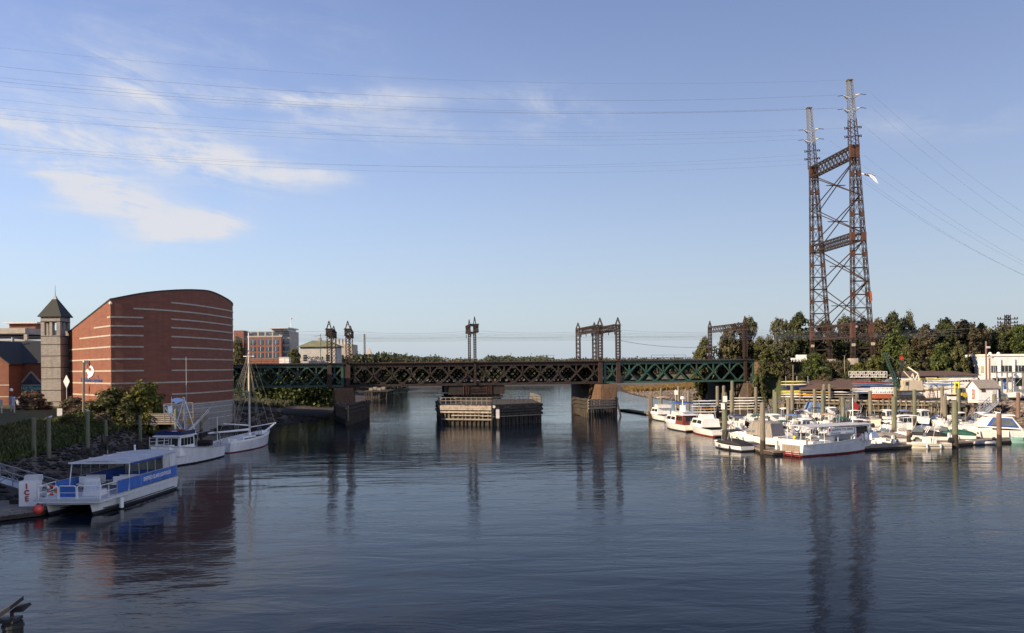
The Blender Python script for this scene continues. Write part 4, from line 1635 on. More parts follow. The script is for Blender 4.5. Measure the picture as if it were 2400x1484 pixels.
def fender(name, label, pts, zt, spec, seed, step=.9, railz=None, deck=None):
    """timber fender round a pier: consecutive wall segments in world XY"""
    r = random.Random(seed)
    cx = sum(p[0] for p in pts) / len(pts); cy = sum(p[1] for p in pts) / len(pts)
    t = thing(name, label, 'timber fender', (cx, cy, 0))
    loc = [(x - cx, y - cy) for x, y in pts]
    for (a, b), sp in zip(zip(loc[:-1], loc[1:]), spec):
        timber_wall(t, a, b, zt, 0, sp[0], sp[0], sp[3] if len(sp) > 3 else step, sp[1], r)
        if sp[2]:
            # close-set backing planks
            A, B_ = Vector((*a, 0)), Vector((*b, 0))
            d = (B_ - A); ln = d.length; d.normalize()
            nr = Vector((d.y, -d.x, 0))
            n = int(ln / .42)
            pl = MB()
            for k in range(n):
                q = A + d * (ln * (k + .5) / n) - nr * .35
                hh = zt - .3 - r.uniform(0, .5)
                pl.box((q.x, q.y, (hh - 3) / 2), (ln / n * .9, .16, hh + 3), atan2(d.y, d.x))
            tag(pl.build("backing_planks", M['wood_dark'], t), kind="stuff")
    if deck:
        MB().prism([(x - cx, y - cy) for x, y in deck[0]], deck[1] - .2, deck[1]).build("walkway", M['wood_dark'], t)
    if railz:
        for seg, zr, h, mm in railz:
            a, b = Vector((seg[0][0] - cx, seg[0][1] - cy, zr)), Vector((seg[1][0] - cx, seg[1][1] - cy, zr))
            n = int((b - a).length / 1.05)
            for k in range(n + 1):
                q = a.lerp(b, k / n)
                MB().box((q.x, q.y, zr + h / 2), (.11, .11, h)).build("rail_post", mm, t)
            for f in (1.0, .55):
                MB().beam(a + Vector((0, 0, h * f)), b + Vector((0, 0, h * f)), .09, .09).build("guard_rail", mm, t)
    return t


def GXY(px, py, z=0):
    g = G(px, py, z)
    return (g.x, g.y)


# pivot fender: front-left face given sunlit timber colour, front-right face shaded timber colour, long sides running back under the span
f0 = (-17.6, 199.0); f1 = (-14.4, 171.5); f2 = (-4.0, 167.8); f3 = (5.9, 175.0); f4 = (4.2, 199.0)
LIT_WOOD, SHADE_WOOD = M['wood_bleach_sunlit'], M['wood_dark']
ZT = 4.15
fender("pivot_fender", "large timber fender with bleached planks and railing round the swing span pivot", [f0, f1, f2, f3, f4], ZT, [
    (M['wood_dark'], [(3.6, .45, 0, 1, SHADE_WOOD), (2.8, .4, 0, 1, SHADE_WOOD), (1.9, .4, 0, 1, SHADE_WOOD)], True, .9),
    (M['fender_tide'], [(3.82, .30, 0.0, 1, LIT_WOOD), (3.50, .30, 0, 1, LIT_WOOD), (3.18, .30, 0, 1, LIT_WOOD), (2.62, .34, 0, 1, LIT_WOOD), (1.95, .22, .22, 1, LIT_WOOD), (1.25, .3, .03, 1, M['wood'])], True, .85),
    (M['wood_dark'], [(3.85, .4, 0, 1, SHADE_WOOD), (3.35, .4, 0, 1, M['wood_dark']), (2.8, .35, 0, 1, SHADE_WOOD), (2.2, .35, 0, 1, SHADE_WOOD), (1.75, .16, 0, 1, M['wood'])], True, .6),
    (M['wood_dark'], [(3.7, .4, 0, 1, SHADE_WOOD), (2.9, .4, 0, 1, SHADE_WOOD), (2.0, .4, 0, 1, SHADE_WOOD)], True, .9)], 21,
    railz=[((f1, f2), ZT, 1.35, M['wood']), ((f2, f3), ZT, 1.35, M['wood']), ((f3, f4), ZT, 1.3, M['wood']), (((-16.9, 194), f1), ZT, .9, M['wood'])],
    deck=([(-17.0, 199), (-14.0, 172.2), (-4, 168.6), (5.3, 175.4), (3.8, 199)], ZT - .05))
t = thing("tide_board", "pale vertical tide board fixed to the pivot fender corner", "board", (-2.9, 167.2, 0))
MB().box((0, 0, 2.35), (.68, .12, 1.75)).build("face", M['greytrim'], t)
MB().box((0, .12, .6), (.4, .14, 6.0)).build("backing_post", M['wood_dark'], t)
t = thing("round_marker", "small round white marker plate at the pivot fender corner", "marker", (-3.6, 167.3, 3.75))
MB().tube((0, -.06, 0), (0, .06, 0), .28, .28, 14).build("plate", M['greytrim'], t)
MB().beam((0, 0, -.5), (0, 0, .1), .1, .1).build("bracket", M['steel_dark'], t)

# right fender, in front of the stone pier; dark timber colour puts shade on its left faces
g0 = (14.6, 206); g1 = GXY(1349, 972); g2 = GXY(1378, 979); g3 = GXY(1441, 976); g4 = (25.2, 206)
fender("pier_fender", "smaller timber fender in front of the right stone pier", [g0, g1, g2, g3, g4], 4.3, [
    (SHADE_WOOD, [(3.7, .4, 0, 1, SHADE_WOOD), (2.8, .4, 0, 1, SHADE_WOOD)], True, .9),
    (SHADE_WOOD, [(3.9, .4, 0, 1, SHADE_WOOD), (3.1, .4, 0, 1, SHADE_WOOD), (2.2, .4, 0, 1, SHADE_WOOD)], True, .6),
    (M['fender_tide'], [(3.9, .34, 0, 1, M['wood']), (3.3, .3, 0, 1, M['wood']), (2.75, .3, 0, 1, M['wood']), (2.1, .34, 0, 1, M['wood'])], False, .75),
    (SHADE_WOOD, [(3.6, .4, 0, 1, SHADE_WOOD), (2.5, .4, 0, 1, SHADE_WOOD)], True, .9)], 22)
t = thing("leaning_pile", "dark leaning timber pile beside the right pier fender", "pile", (g3[0] + .6, g3[1], 0))
MB().tube((1.2, 0, -2), (-.2, 0, 4.0), .24, .2, 8).build("shaft", M['wood_dark'], t)

# left fender: the brick drum's shadow is put into its dark timber colour
h0 = GXY(787, 985); h1 = GXY(815, 998); h2 = GXY(852, 985); h3 = (-33.5, 200)
fender("pier_fender", "dark shaded timber fender in front of the left stone pier", [(-40.5, 203), h0, h1, h2, h3], 4.4, [
    (SHADE_WOOD, [(3.8, .4, 0, 1, SHADE_WOOD)], True, .9),
    (M['fender_tide'], [(3.6, .5, 0, 1, M['wood_red'])], False, .8),
    (SHADE_WOOD, [(4.2, .35, 0, 1, SHADE_WOOD), (3.4, .35, 0, 1, SHADE_WOOD), (2.6, .35, 0, 1, SHADE_WOOD)], True, .6),
    (SHADE_WOOD, [(3.8, .4, 0, 1, SHADE_WOOD)], True, .9)], 23)


# ------------------------------------------------------------------ transmission tower over the tracks
def transmission_tower():
    t = thing("transmission_tower", "tall rusty lattice power-line tower with two masts straddling the railway", "pylon", (87, 226, 0))
    o = Vector((87, 226, 0))
    R, Rr = M['rust'], M['rust_red']
    legs = {}
    for key, (px0, d) in {'near': (1993.5, 215.0), 'far': (1898.5, 238.0)}.items():
        x0 = P(px0, 800, d).x
        zs = [12.0, 20.3, 27.5, 35.5, 43.6, 51, 58.5, 64.0]
        wl_, wr = 6.1, 2.5         # spread at base / at the portal
        L0 = lambda z, x0=x0: x0 + .55 + .25 * (z - 12) / 52
        R0 = lambda z, x0=x0: x0 + .55 + wl_ - .9 - (wl_ - .9 - wr + .9) * (z - 12) / 52
        legs[key] = (L0, R0, d)
        pz = [12 + (66 - 12) * k / 16 for k in range(17)]
        for fn in (L0, R0):
            for dy in (0.0,):
                mb = lattice(MB(), Vector((fn(12), d, 11.0)) - o, Vector((fn(66), d, 66)) - o, .82, 22, .16, .055)
                mb.build("lattice_post", R, t)
        for k, z in enumerate(pz[1:]):
            a, b = Vector((L0(z), d, z)) - o, Vector((R0(z), d, z)) - o
            MB().beam(a, b, .4, .3).build("strut", R, t)
            if k % 3 == 1:
                for q in (a, b):
                    MB().box(q, (.95, .95, 1.2)).build("splice_plate", Rr, t)
        br = MB()
        for z, z2 in zip(pz[:-1], pz[1:]):
            for dy in (-.35, .35):
                y_ = Vector((0, dy, 0))
                br.beam(Vector((L0(z) + .4, d, z)) - o + y_, Vector((R0(z2) - .4, d, z2)) - o + y_, .075, .075)
                br.beam(Vector((R0(z) - .4, d, z)) - o + y_, Vector((L0(z2) + .4, d, z2)) - o + y_, .075, .075)
        br.build("leg_bracing", R, t)
        # upper mast
        xm = (L0(66) + R0(66)) / 2 - .1
        mb = lattice(MB(), Vector((xm, d, 66)) - o, Vector((xm - .35, d, 73)) - o, 2.0, 6, .17, .08, 1.5)
        mb.build("mast_base", R, t)
        mb = lattice(MB(), Vector((xm - .35, d, 73)) - o, Vector((xm - .9, d, 82.8)) - o, 1.5, 11, .14, .07, 1.1)
        mb.build("mast_top", M['galv_dark'], t)
        MB().box(Vector((xm - .9, d, 82.9)) - o, (1.5, 1.5, .18)).build("mast_cap", M['galv_dark'], t)
        arms = (78.6, 75.2) if key == 'near' else (76.4, 73.6)
        for z in arms:
            am = MB()
            c = Vector((xm - .6, d, z)) - o
            for sg in (-1, 1):
                tip = c + Vector((sg * 1.9, -sg * .5 - .6, .45))
                for dy in (-.8, .8):
                    am.beam(c + Vector((sg * .5, dy, -.4)), tip, .16, .16)
                am.beam(c + Vector((sg * .5, 0, .5)), tip, .12, .12)
            ar = am.build("cross_arm", M['galv'], t)
            for sg in (-1, 1):
                tip = c + Vector((sg * 1.9, -sg * .5 - .6, .45))
                MB().tube(tip, tip + Vector((sg * 1.5, 0, -.2)), .08, .08, 6).build("insulator", M['steel_dark'], ar)
        for z in (70.8, 68.6):
            am = MB()
            c = Vector((xm - .2, d, z)) - o
            am.beam(c + Vector((-2.0, .3, -.2)), c + Vector((2.1, -.3, .4)), .16, .16)
            for q in (-2.0, -1.5, 1.6, 2.1):
                am.box(c + Vector((q, 0, .12)), (.24, .22, .34))
            am.build("cable_arm", M['rust_dark'], t)
    (L1, R1, d1), (L2, R2, d2) = legs['near'], legs['far']

    def portal(name, z0, z1, m_, w, n):
        """lattice beam joining the two legs"""
        zc = (z0 + z1) / 2
        for f1_, f2_ in ((L1, L2), (R1, R2)):
            a, b = Vector((f1_(zc), d1, 0)), Vector((f2_(zc), d2, 0))
            mb = MB()
            A0, B0_ = Vector((a.x, a.y, z0)) - o, Vector((b.x, b.y, z0)) - o
            A1, B1 = Vector((a.x, a.y, z1)) - o, Vector((b.x, b.y, z1)) - o
            mb.beam(A0, B0_, .35, .35); mb.beam(A1, B1, .35, .35)
            for k in range(n):
                mb.beam(A0.lerp(B0_, k / n), A1.lerp(B1, (k + 1) / n), .13, .13)
                mb.beam(A1.lerp(B1, k / n), A0.lerp(B0_, (k + 1) / n), .13, .13)
            mb.build(name, m_, t)
        tie = MB()
        for k in range(n + 1):
            for zz in (z0, z1):
                a = Vector((L1(zc), d1, zz)).lerp(Vector((L2(zc), d2, zz)), k / n) - o
                b = Vector((R1(zc), d1, zz)).lerp(Vector((R2(zc), d2, zz)), k / n) - o
                tie.beam(a, b, .14, .14)
        tie.build(name + "_ties", m_, t)
        for f_, d_ in ((L1, d1), (R1, d1), (L2, d2), (R2, d2)):
            MB().box(Vector((f_(zc), d_, zc)) - o, (1.05, 1.05, (z1 - z0) + .4)).build("joint_plate", M['rust_red'], t)
    portal("top_portal_beam", 63.6, 66.4, M['rust_dark'], 2.4, 12)
    portal("middle_portal_beam", 42.6, 44.4, M['rust_dark'], 2.0, 12)
    portal("base_girder", 18.2, 21.6, M['rust'], 2.0, 8)
    # long X bracing between the legs
    br = MB()
    for z0, z1 in ((21.6, 42.6), (44.4, 63.6)):
        for (f_, g_) in (((R1, L2)), ((R1, R2))):
            zm = (z0 + z1) / 2
            for za, zb in ((z0, zm), (zm, z1)):
                a, b = Vector((f_(za), d1, za)) - o, Vector((g_(zb), d2, zb)) - o
                c, e = Vector((f_(zb), d1, zb)) - o, Vector((g_(za), d2, za)) - o
                br.beam(a, b, .2, .2); br.beam(c, e, .2, .2)
                m0 = (a + b) / 2
                br.beam(m0 - Vector((2.2, 0, 0)), m0 + Vector((2.2, 0, 0)), .2, .2)
    br.build("portal_bracing", M['rust'], t)
    for f_, d_ in ((L1, d1), (R1, d1), (L2, d2), (R2, d2)):
        MB().box(Vector((f_(12), d_, 12.0)) - o, (1.9, 1.9, 1.6)).build("footing", M['concrete'], t)
    fl = MB()
    for f_, d_, z in ((L1, d1, 16.2), (R1, d1, 16.4), (L2, d2, 16.5)):
        MB().box(Vector((f_(z) - .1, d_ - .7, z)) - o, (.9, .2, .7)).build("warning_sign", M['stripe'], t)
    # flaking orange panel on the right leg
    MB().beam(Vector((R1(29) + .5, d1 - .6, 27.2)) - o, Vector((R1(26) + .1, d1 - .6, 29.6)) - o, .35, .6).build("warning_panel", M['orange'], t)


transmission_tower()

PW = "high-voltage lines from the tower across the river"
nx_, fx_ = 86.6, 84.9
lines = [  # start (tower), end (far left, beyond the frame), sag
    ("topmost thin line", (nx_ - .4, 215, 83), (-175, 176, 89.5), 8.5), ("topmost line of the far mast", (fx_ - .5, 238, 83), (-175, 199, 86.5), 8.0),
    ("thick line from the near mast's upper arm", (nx_ - 4, 215, 79.2), (-175, 176, 86.0), 9.0),
    ("thick line from the near mast's lower arm", (nx_ - 4, 214, 75.6), (-175, 175, 82.1), 8.6),
    ("thin line from the near mast's lower arm", (nx_ - 4, 216, 76.2), (-175, 179, 84.1), 8.4),
    ("line from the far mast's upper arm", (fx_ - 4, 238, 77), (-175, 199, 84.0), 8.0), ("line from the far mast's middle arm", (fx_ - 3.5, 239, 75.6), (-175, 202, 82.7), 8.2),
    ("line from the far mast's lower arm", (fx_ - 4, 238, 74.2), (-175, 199, 80.7), 8.6),
    ("lower line at the near mast's cable arm", (nx_ - 2.6, 215, 70.8), (-175, 177, 72.5), 7.6), ("lower line at the far mast's cable arm", (fx_ - 2.6, 238, 68.5), (-175, 199, 72.5), 8.0),
    ("lowest line from the portal beam", (fx_, 232, 66), (-175, 190, 70.0), 8.6), ("lowest line from the near portal end", (nx_ - 1, 220, 66), (-175, 184, 68.5), 8.8)]
for nm, a, b, sg in lines:
    b = (b[0], b[1], b[2] - 1.5)
    cable("power_line", f"{nm}, sagging across the river", [a, b], (.024 if 'thick' in nm else .016), sg - 2.2, 26, group=PW)
rl = [("upper", (nx_ + 4.4, 214, 79.0), (175, 252, 42)), ("second", (nx_ + 4.4, 214, 75.6), (175, 250, 37)), ("third", (nx_ + 2, 216, 72.6), (175, 254, 36)),
      ("fourth", (fx_ + 4.4, 238, 73.8), (175, 262, 33)), ("fifth", (nx_ + 2.5, 215, 64), (175, 256, 32)), ("sixth", (nx_ + 1.5, 222, 61.5), (175, 258, 30)), ("lowest", (nx_ + 2, 215, 58.5), (175, 252, 27.5))]
for nm, a, b in rl:
    cable("power_line", f"{nm} line descending from the tower to the right", [a, b], .02, 3.5, 18, group="lines descending right of the tower")
# ------------------------------------------------------------------ boats: shared builders (local frame: bow +X, waterline z = 0)
def sheer_at(x, L, fs, fb):
    t = min(1, max(0, x / L + .5))
    return fs + (fb - fs) * t ** 1.8


def hbeam(t, B, tw, fine):
    if t < .45:
        k = t / .45
        return B / 2 * (tw + (1 - tw) * sin(k * pi / 2))
    k = (t - .45) / .55
    return B / 2 * max(0.012, (1 - k ** fine))


def hull(par, L, B, fs, fb, m_up, m_low, tw=.82, fine=2.3, rake=.07, stripe=.2, draft=.55, name="hull", y0=0.0, m_stripe=None):
    n = 16
    rings = []
    for i in range(n + 1):
        t = i / n
        x = -L / 2 + L * t * (1 - rake)
        b = hbeam(t, B, tw, fine)
        zs = fs + (fb - fs) * t ** 1.8
        side = []
        for fz, kb in ((zs, 1.0), (zs * .55, .955 - .12 * t), (stripe, .90 - .22 * t), (-.06, .86 - .26 * t), (-draft * (1 - .55 * t ** 3), .05)):
            xo = L * rake * t ** 3 * max(0, (fz + draft) / (zs + draft))
            side.append((x + xo, b * kb, fz))
        rings.append(side)
    mb = MB()
    rows = len(rings[0])
    for sg in (1, -1):
        base = len(mb.v)
        mb.v += [(x, y * sg + y0, z) for r in rings for x, y, z in r]
        for i in range(n):
            for k in range(rows - 1):
                a = base + i * rows + k
                q = (a, a + rows, a + rows + 1, a + 1) if sg > 0 else (a, a + 1, a + rows + 1, a + rows)
                mb.f.append(q)
                mb.m.append(0 if k < 2 else 1)
    # transom
    r0 = rings[0]
    lp = [(x, y + y0, z) for x, y, z in r0] + [(x, -y + y0, z) for x, y, z in reversed(r0)]
    up = lp[:3] + lp[-3:]
    mb.add(up, [(0, 1, 2, 3, 4, 5)], 0)
    lo = lp[2:-2]
    mb.add(lo, [tuple(range(len(lo)))], 1)
    h = mb.build(name, [m_up, m_low], par)
    # rub rail along the sheer
    if m_stripe:
        rr = MB()
        for sg in (1, -1):
            for a, b in zip(rings[:-1], rings[1:]):
                rr.beam((a[0][0], a[0][1] * sg + y0, a[0][2] - .06), (b[0][0], b[0][1] * sg + y0, b[0][2] - .06), .09, .1)
        rr.build("rub_rail", m_stripe, h)
    return rings


def deck(par, rings, drop, m_, x0=-99, x1=99, y0=0.0, name="deck", k=.96):
    mb = MB()
    rs = [r for r in rings if x0 <= r[0][0] <= x1]
    for a, b in zip(rs[:-1], rs[1:]):
        q = [(a[0][0], a[0][1] * k + y0, a[0][2] - drop), (b[0][0], b[0][1] * k + y0, b[0][2] - drop), (b[0][0], -b[0][1] * k + y0, b[0][2] - drop), (a[0][0], -a[0][1] * k + y0, a[0][2] - drop)]
        mb.add(q, [(3, 2, 1, 0)])
    mb.build(name, m_, par)


def cabin(par, x0, x1, w, z0, h, fs=.5, bs=.1, win=M['glass'], m_=None, name="cabin", nside=3, front=True, wtop=.88, wz=(.45, .88), back=False):
    """tapered deckhouse with windows on the sides and the front"""
    m_ = m_ or M['gelcoat']
    w2 = w * wtop
    lo = [(x0, -w / 2, z0), (x1, -w / 2, z0), (x1, w / 2, z0), (x0, w / 2, z0)]
    hi = [(x0 + bs, -w2 / 2, z0 + h), (x1 - fs, -w2 / 2, z0 + h), (x1 - fs, w2 / 2, z0 + h), (x0 + bs, w2 / 2, z0 + h)]
    c = MB().loft([lo, hi]).build(name, m_, par)

    def face(a, b, d, e, n, u0=.06, u1=.94):
        a, b, d, e = map(Vector, (a, b, d, e))      # a,b bottom; d,e top above a,b
        nr = (b - a).cross(d - a).normalized()
        for i in range(n):
            p, q = u0 + (u1 - u0) * (i + .07) / n, u0 + (u1 - u0) * (i + .93) / n
            pt = lambda u, v: a.lerp(b, u).lerp(d.lerp(e, u), v)
            MB().slab([pt(p, wz[0]) + nr * .004, pt(q, wz[0]) + nr * .004, pt(q, wz[1]) + nr * .004, pt(p, wz[1]) + nr * .004], .025, nr).build("window", win, c)
    if nside:
        face(lo[0], lo[1], hi[0], hi[1], nside)
        face(lo[2], lo[3], hi[2], hi[3], nside)
    if front:
        face(lo[1], lo[2], hi[1], hi[2], 3 if w > 2 else 2)
    if back:
        face(lo[3], lo[0], hi[3], hi[0], 2)
    return c


def canopy(par, x0, x1, w, z, m_, zdeck, crown=.18, name="canopy", poles=2, thick=.06):
    n = 8
    rings = []
    for i in range(7):
        x = x0 + (x1 - x0) * i / 6
        ex = .16 * (1 - (2 * i / 6 - 1) ** 2)
        rings.append([(x, -w / 2 + w * k / n, z + crown * (1 - (2 * k / n - 1) ** 2) + ex) for k in range(n + 1)] + [(x, w / 2 - w * k / n, z - thick + crown * (1 - (2 * k / n - 1) ** 2) + ex) for k in range(n + 1)])
    c = MB().loft(rings).build(name, m_, par, True)
    for i in range(poles):
        x = x0 + (x1 - x0) * (i + .1) / max(1, poles - .8) if poles > 1 else (x0 + x1) / 2
        for sg in (-1, 1):
            MB().tube((x + (.5 if i % 2 else -.3), sg * w * .46, zdeck), (x, sg * w * .49, z), .025, .025, 5).build("pole", M['chrome'], c)
    return c


def cover(par, rings, x0, x1, crown, m_, name="canvas_cover", k=.985, lift=.02):
    """tight tarpaulin over the open part of a hull"""
    rs = [r for r in rings if x0 <= r[0][0] <= x1]
    out = []
    for i, r in enumerate(rs):
        f = sin(pi * (i + .35) / (len(rs) - .3)) ** .6
        x, b, z = r[0]
        b *= k
        out.append([(x, b * cos(pi * j / 8), z + lift + crown * f * sin(pi * j / 8) ** .7) for j in range(9)])
    return MB().loft(out, closed=True).build(name, m_, par, True)


def outboard(par, x, z, m_=None, y=0.0, tilt=0.0, s=1.0):
    m_ = m_ or M['black']
    o = thing_part("outboard_motor", par, (x, y, z), (0, tilt, 0))
    MB().loft([[(-.42 * s, -.2 * s, .1), (.12 * s, -.22 * s, .1), (.12 * s, .22 * s, .1), (-.42 * s, .2 * s, .1)],
               [(-.5 * s, -.24 * s, .35 * s), (.16 * s, -.24 * s, .35 * s), (.16 * s, .24 * s, .35 * s), (-.5 * s, .24 * s, .35 * s)],
               [(-.36 * s, -.16 * s, .72 * s), (.05 * s, -.16 * s, .72 * s), (.05 * s, .16 * s, .72 * s), (-.36 * s, .16 * s, .72 * s)]]).build("cowl", m_, o)
    MB().box((-.15 * s, 0, -.4 * s), (.22 * s, .14 * s, 1.0 * s)).box((-.28 * s, 0, -.85 * s), (.55 * s, .06, .06)).build("leg", M['grey_paint'], o)
    return o


def thing_part(name, par, loc, rot):
    o = bpy.data.objects.new(name, None)
    COL.objects.link(o)
    o.parent = par
    o.location = loc
    o.rotation_euler = rot
    return o


def bow_rail(par, rings, x0, h=.55, k=.93):
    rs = [r for r in rings if r[0][0] >= x0]
    mb = MB()
    for sg in (1, -1):
        pts = [Vector((r[0][0] - .05, r[0][1] * k * sg, r[0][2] + h)) for r in rs]
        mb.path(pts, .022, 5)
        for r in rs[::2]:
            mb.tube((r[0][0] - .05, r[0][1] * k * sg, r[0][2]), (r[0][0] - .05, r[0][1] * k * sg, r[0][2] + h), .018, .018, 4)
    mb.build("bow_rail", M['chrome'], par)


def windshield(par, x, w, z, h, rake=.7, sides=1.2, m_=None):
    m_ = m_ or M['clear']
    a = [(x, -w / 2, z), (x, w / 2, z)]
    b = [(x - rake * h, -w * .43, z + h), (x - rake * h, w * .43, z + h)]
    mb = MB()
    mb.slab([a[0], a[1], b[1], b[0]], .03, (1, 0, .6))
    for sg, i in ((-1, 0), (1, 1)):
        mb.slab([a[i], b[i], (x - rake * h - sides * .7, sg * w * .46, z + h * .75), (x - sides, sg * w / 2, z)], .03, (0, sg, .2))
    ws = mb.build("windshield", m_, par)
    fr = MB()
    fr.path([Vector((x - rake * h - sides * .7, -w * .46, z + h * .75)), Vector(b[0]), Vector(b[1]), Vector((x - rake * h - sides * .7, w * .46, z + h * .75))], .025, 5)
    fr.beam(a[0], b[0], .04, .04).beam(a[1], b[1], .04, .04)
    fr.build("screen_frame", M['chrome'], ws)


BOATS = "boats moored in the marina"


def boat(label, pos, head, L=7.5, B=2.6, kind='console', hullm=None, low=None, top=None, topm=None, cov=None, motors=1, motorm=None, fs=.75, fb=1.25, group=BOATS,
         name="motor_boat", railm=True, stripe=None):
    t = thing(name, label, 'boat', (pos[0], pos[1], 0), radians(head), group)
    hullm = hullm or M['gelcoat']
    low = low or M['bottom']
    rg = hull(t, L, B, fs, fb, hullm, low, m_stripe=stripe)
    if kind == 'console':
        deck(t, rg, .35, M['greytrim'])
        c = MB().box((L * .02, 0, fs + .25), (.9, .95, 1.25), taper=(.8, .85)).build("console", M['gelcoat'], t)
        MB().slab([(L * .02 + .42, -.4, fs + .9), (L * .02 + .42, .4, fs + .9), (L * .02 + .2, .36, fs + 1.35), (L * .02 + .2, -.36, fs + 1.35)], .03, (1, 0, .5)).build("screen", M['clear'], c)
        MB().box((-L * .13, 0, fs + .15), (.5, .95, .8)).build("leaning_seat", M['white'], t)
        MB().box((L * .25, 0, fs + .05), (1.0, .9, .35)).build("bow_seat", M['white'], t)
    elif kind == 'bowrider':
        deck(t, rg, .08, hullm, L * .02)
        deck(t, rg, .45, M['greytrim'], -99, L * .06)
        windshield(t, L * .12, B * .86, sheer_at(L * .1, L, fs, fb), .55)
        for sg in (-1, 1):
            MB().box((-L * .06, sg * B * .22, fs + .1), (.55, .5, .75)).build("seat", M['white'], t)
        MB().box((-L * .36, 0, fs + .02), (.6, B * .7, .5)).build("stern_bench", M['white'], t)
    elif kind == 'cuddy':
        deck(t, rg, .05, hullm, L * .0)
        deck(t, rg, .5, M['greytrim'], -99, L * .05)
        z = sheer_at(L * .15, L, fs, fb)
        MB().loft([[(L * .05, -B * .36, z - .1), (L * .38, -B * .16, z + .12), (L * .38, B * .16, z + .12), (L * .05, B * .36, z - .1)],
                   [(L * .05, -B * .3, z + .42), (L * .30, -B * .12, z + .28), (L * .30, B * .12, z + .28), (L * .05, B * .3, z + .42)]]).build("cuddy_cabin", hullm, t)
        windshield(t, L * .1, B * .8, z + .35, .55)
        MB().box((-L * .3, 0, fs + .05), (.7, B * .7, .5)).build("stern_bench", M['white'], t)
    elif kind == 'pilothouse':
        deck(t, rg, .06, hullm, L * .2)
        deck(t, rg, .4, M['greytrim'], -99, L * .24)
        cabin(t, -L * .02, L * .26, B * .68, fs - .2, 2.0, .35, .05, wz=(.5, .88), back=False, m_=hullm)
        canopy(t, -L * .16, L * .27, B * .78, fs + 1.85, M['white'], fs, .08, "hardtop", 1)
    elif kind == 'cruiser':
        deck(t, rg, .05, hullm, -L * .08)
        deck(t, rg, .5, M['greytrim'], -99, -L * .02)
        z = sheer_at(L * .1, L, fs, fb)
        MB().loft([[(-L * .05, -B * .40, z - .2), (L * .36, -B * .17, z + .12), (L * .36, B * .17, z + .12), (-L * .05, B * .40, z - .2)],
                   [(-L * .05, -B * .34, z + .5), (L * .24, -B * .13, z + .38), (L * .24, B * .13, z + .38), (-L * .05, B * .34, z + .5)]]).build("trunk_cabin", hullm, t)
        windshield(t, L * .06, B * .82, z + .4, .7, .9, 1.6)
        for sg in (-1, 1):
            for q in (.12, .2, .28):
                MB().tube((L * q, sg * B * .47 * (1 - q * .35) - sg * .05, z * .62), (L * q, sg * B * .47 * (1 - q * .35) + sg * .0, z * .62), .12, .12, 8).build("porthole", M['glass'], t)
        MB().box((-L * .4, 0, fs - .1), (.7, B * .8, .55)).build("stern_bench", M['white'], t)
        # swim platform
        MB().box((-L * .53, 0, .22), (.8, B * .72, .12)).build("swim_platform", hullm, t)
    if top == 'bimini':
        canopy(t, -L * .22, L * .10, B * .82, fs + 1.75, topm or M['white'], fs - .1, .16, "bimini_top", 3)
    elif top == 'ttop':
        canopy(t, -L * .14, L * .14, B * .66, fs + 1.85, topm or M['white'], fs - .2, .05, "t_top", 2)
    elif top == 'arch':
        a = MB()
        for q in (0, .25):
            a.path([Vector((-L * .12 - q, -B * .43, fs)), Vector((-L * .20 - q, -B * .36, fs + 1.35)), Vector((-L * .20 - q, B * .36, fs + 1.35)), Vector((-L * .12 - q, B * .43, fs))], .05, 6)
        a.build("radar_arch", M['white'], t)
    elif top == 'enclosure':
        x0, x1 = -L * .36, L * .06
        z = fs
        lo = [(x0, -B * .42, z), (x1, -B * .42, z + .35), (x1, B * .42, z + .35), (x0, B * .42, z)]
        hi = [(x0 + .5, -B * .36, z + 1.95), (x1 - .9, -B * .36, z + 2.15), (x1 - .9, B * .36, z + 2.15), (x0 + .5, B * .36, z + 1.95)]
        e = MB().loft([lo, hi, [(x0 + .8, -B * .2, z + 2.12), (x1 - 1.2, -B * .2, z + 2.34), (x1 - 1.2, B * .2, z + 2.34), (x0 + .8, B * .2, z + 2.12)]]).build("canvas_enclosure", topm or M['grey_canvas'], t)
        for k in range(4):
            for sg, (p, q) in ((-1, (lo[0], lo[1])), (1, (lo[3], lo[2]))):
                u = .2 + k * .2
                a = Vector(p).lerp(Vector(q), u)
                MB().beam(a + Vector((.3 if k < 2 else -.3, -sg * B * .03, 1.85)), a, .04, .03).build("seam", M['greytrim'], e)
    if cov:
        cover(t, rg, -L * .5, L * (.34 if kind in ('bowrider', 'console') else .14), .75, cov)
    if railm and kind in ('cruiser', 'cuddy', 'pilothouse'):
        bow_rail(t, rg, L * .1)
    for sg in (-1, 1):
        for q in (-.22, .1):
            yb = hbeam(q + .5, B, .82, 2.3) + .05
            MB().tube((L * q, sg * yb, fs * .25), (L * q, sg * yb, fs * .95), .1, .1, 7).build("side_fender", M['white'] if (int(L * 10) + sg) % 3 else M['navy'], t)
    MB().tube((-L * .05, B * .3, fs), (-L * .16, B * .32, fs + 3.1), .02, .012, 4).build("whip_aerial", M['white'], t)
    if kind == 'console':
        for q in (-.3, -.1, .1, .3):
            MB().tube((-L * .2, B * q, fs + .2), (-L * .26, B * q, fs + 2.0), .018, .012, 4).build("fishing_rod", M['steel_dark'], t)
    for k in range(motors):
        outboard(t, -L / 2 - .12, fs + .02, motorm, (k - (motors - 1) / 2) * .7)
    return t


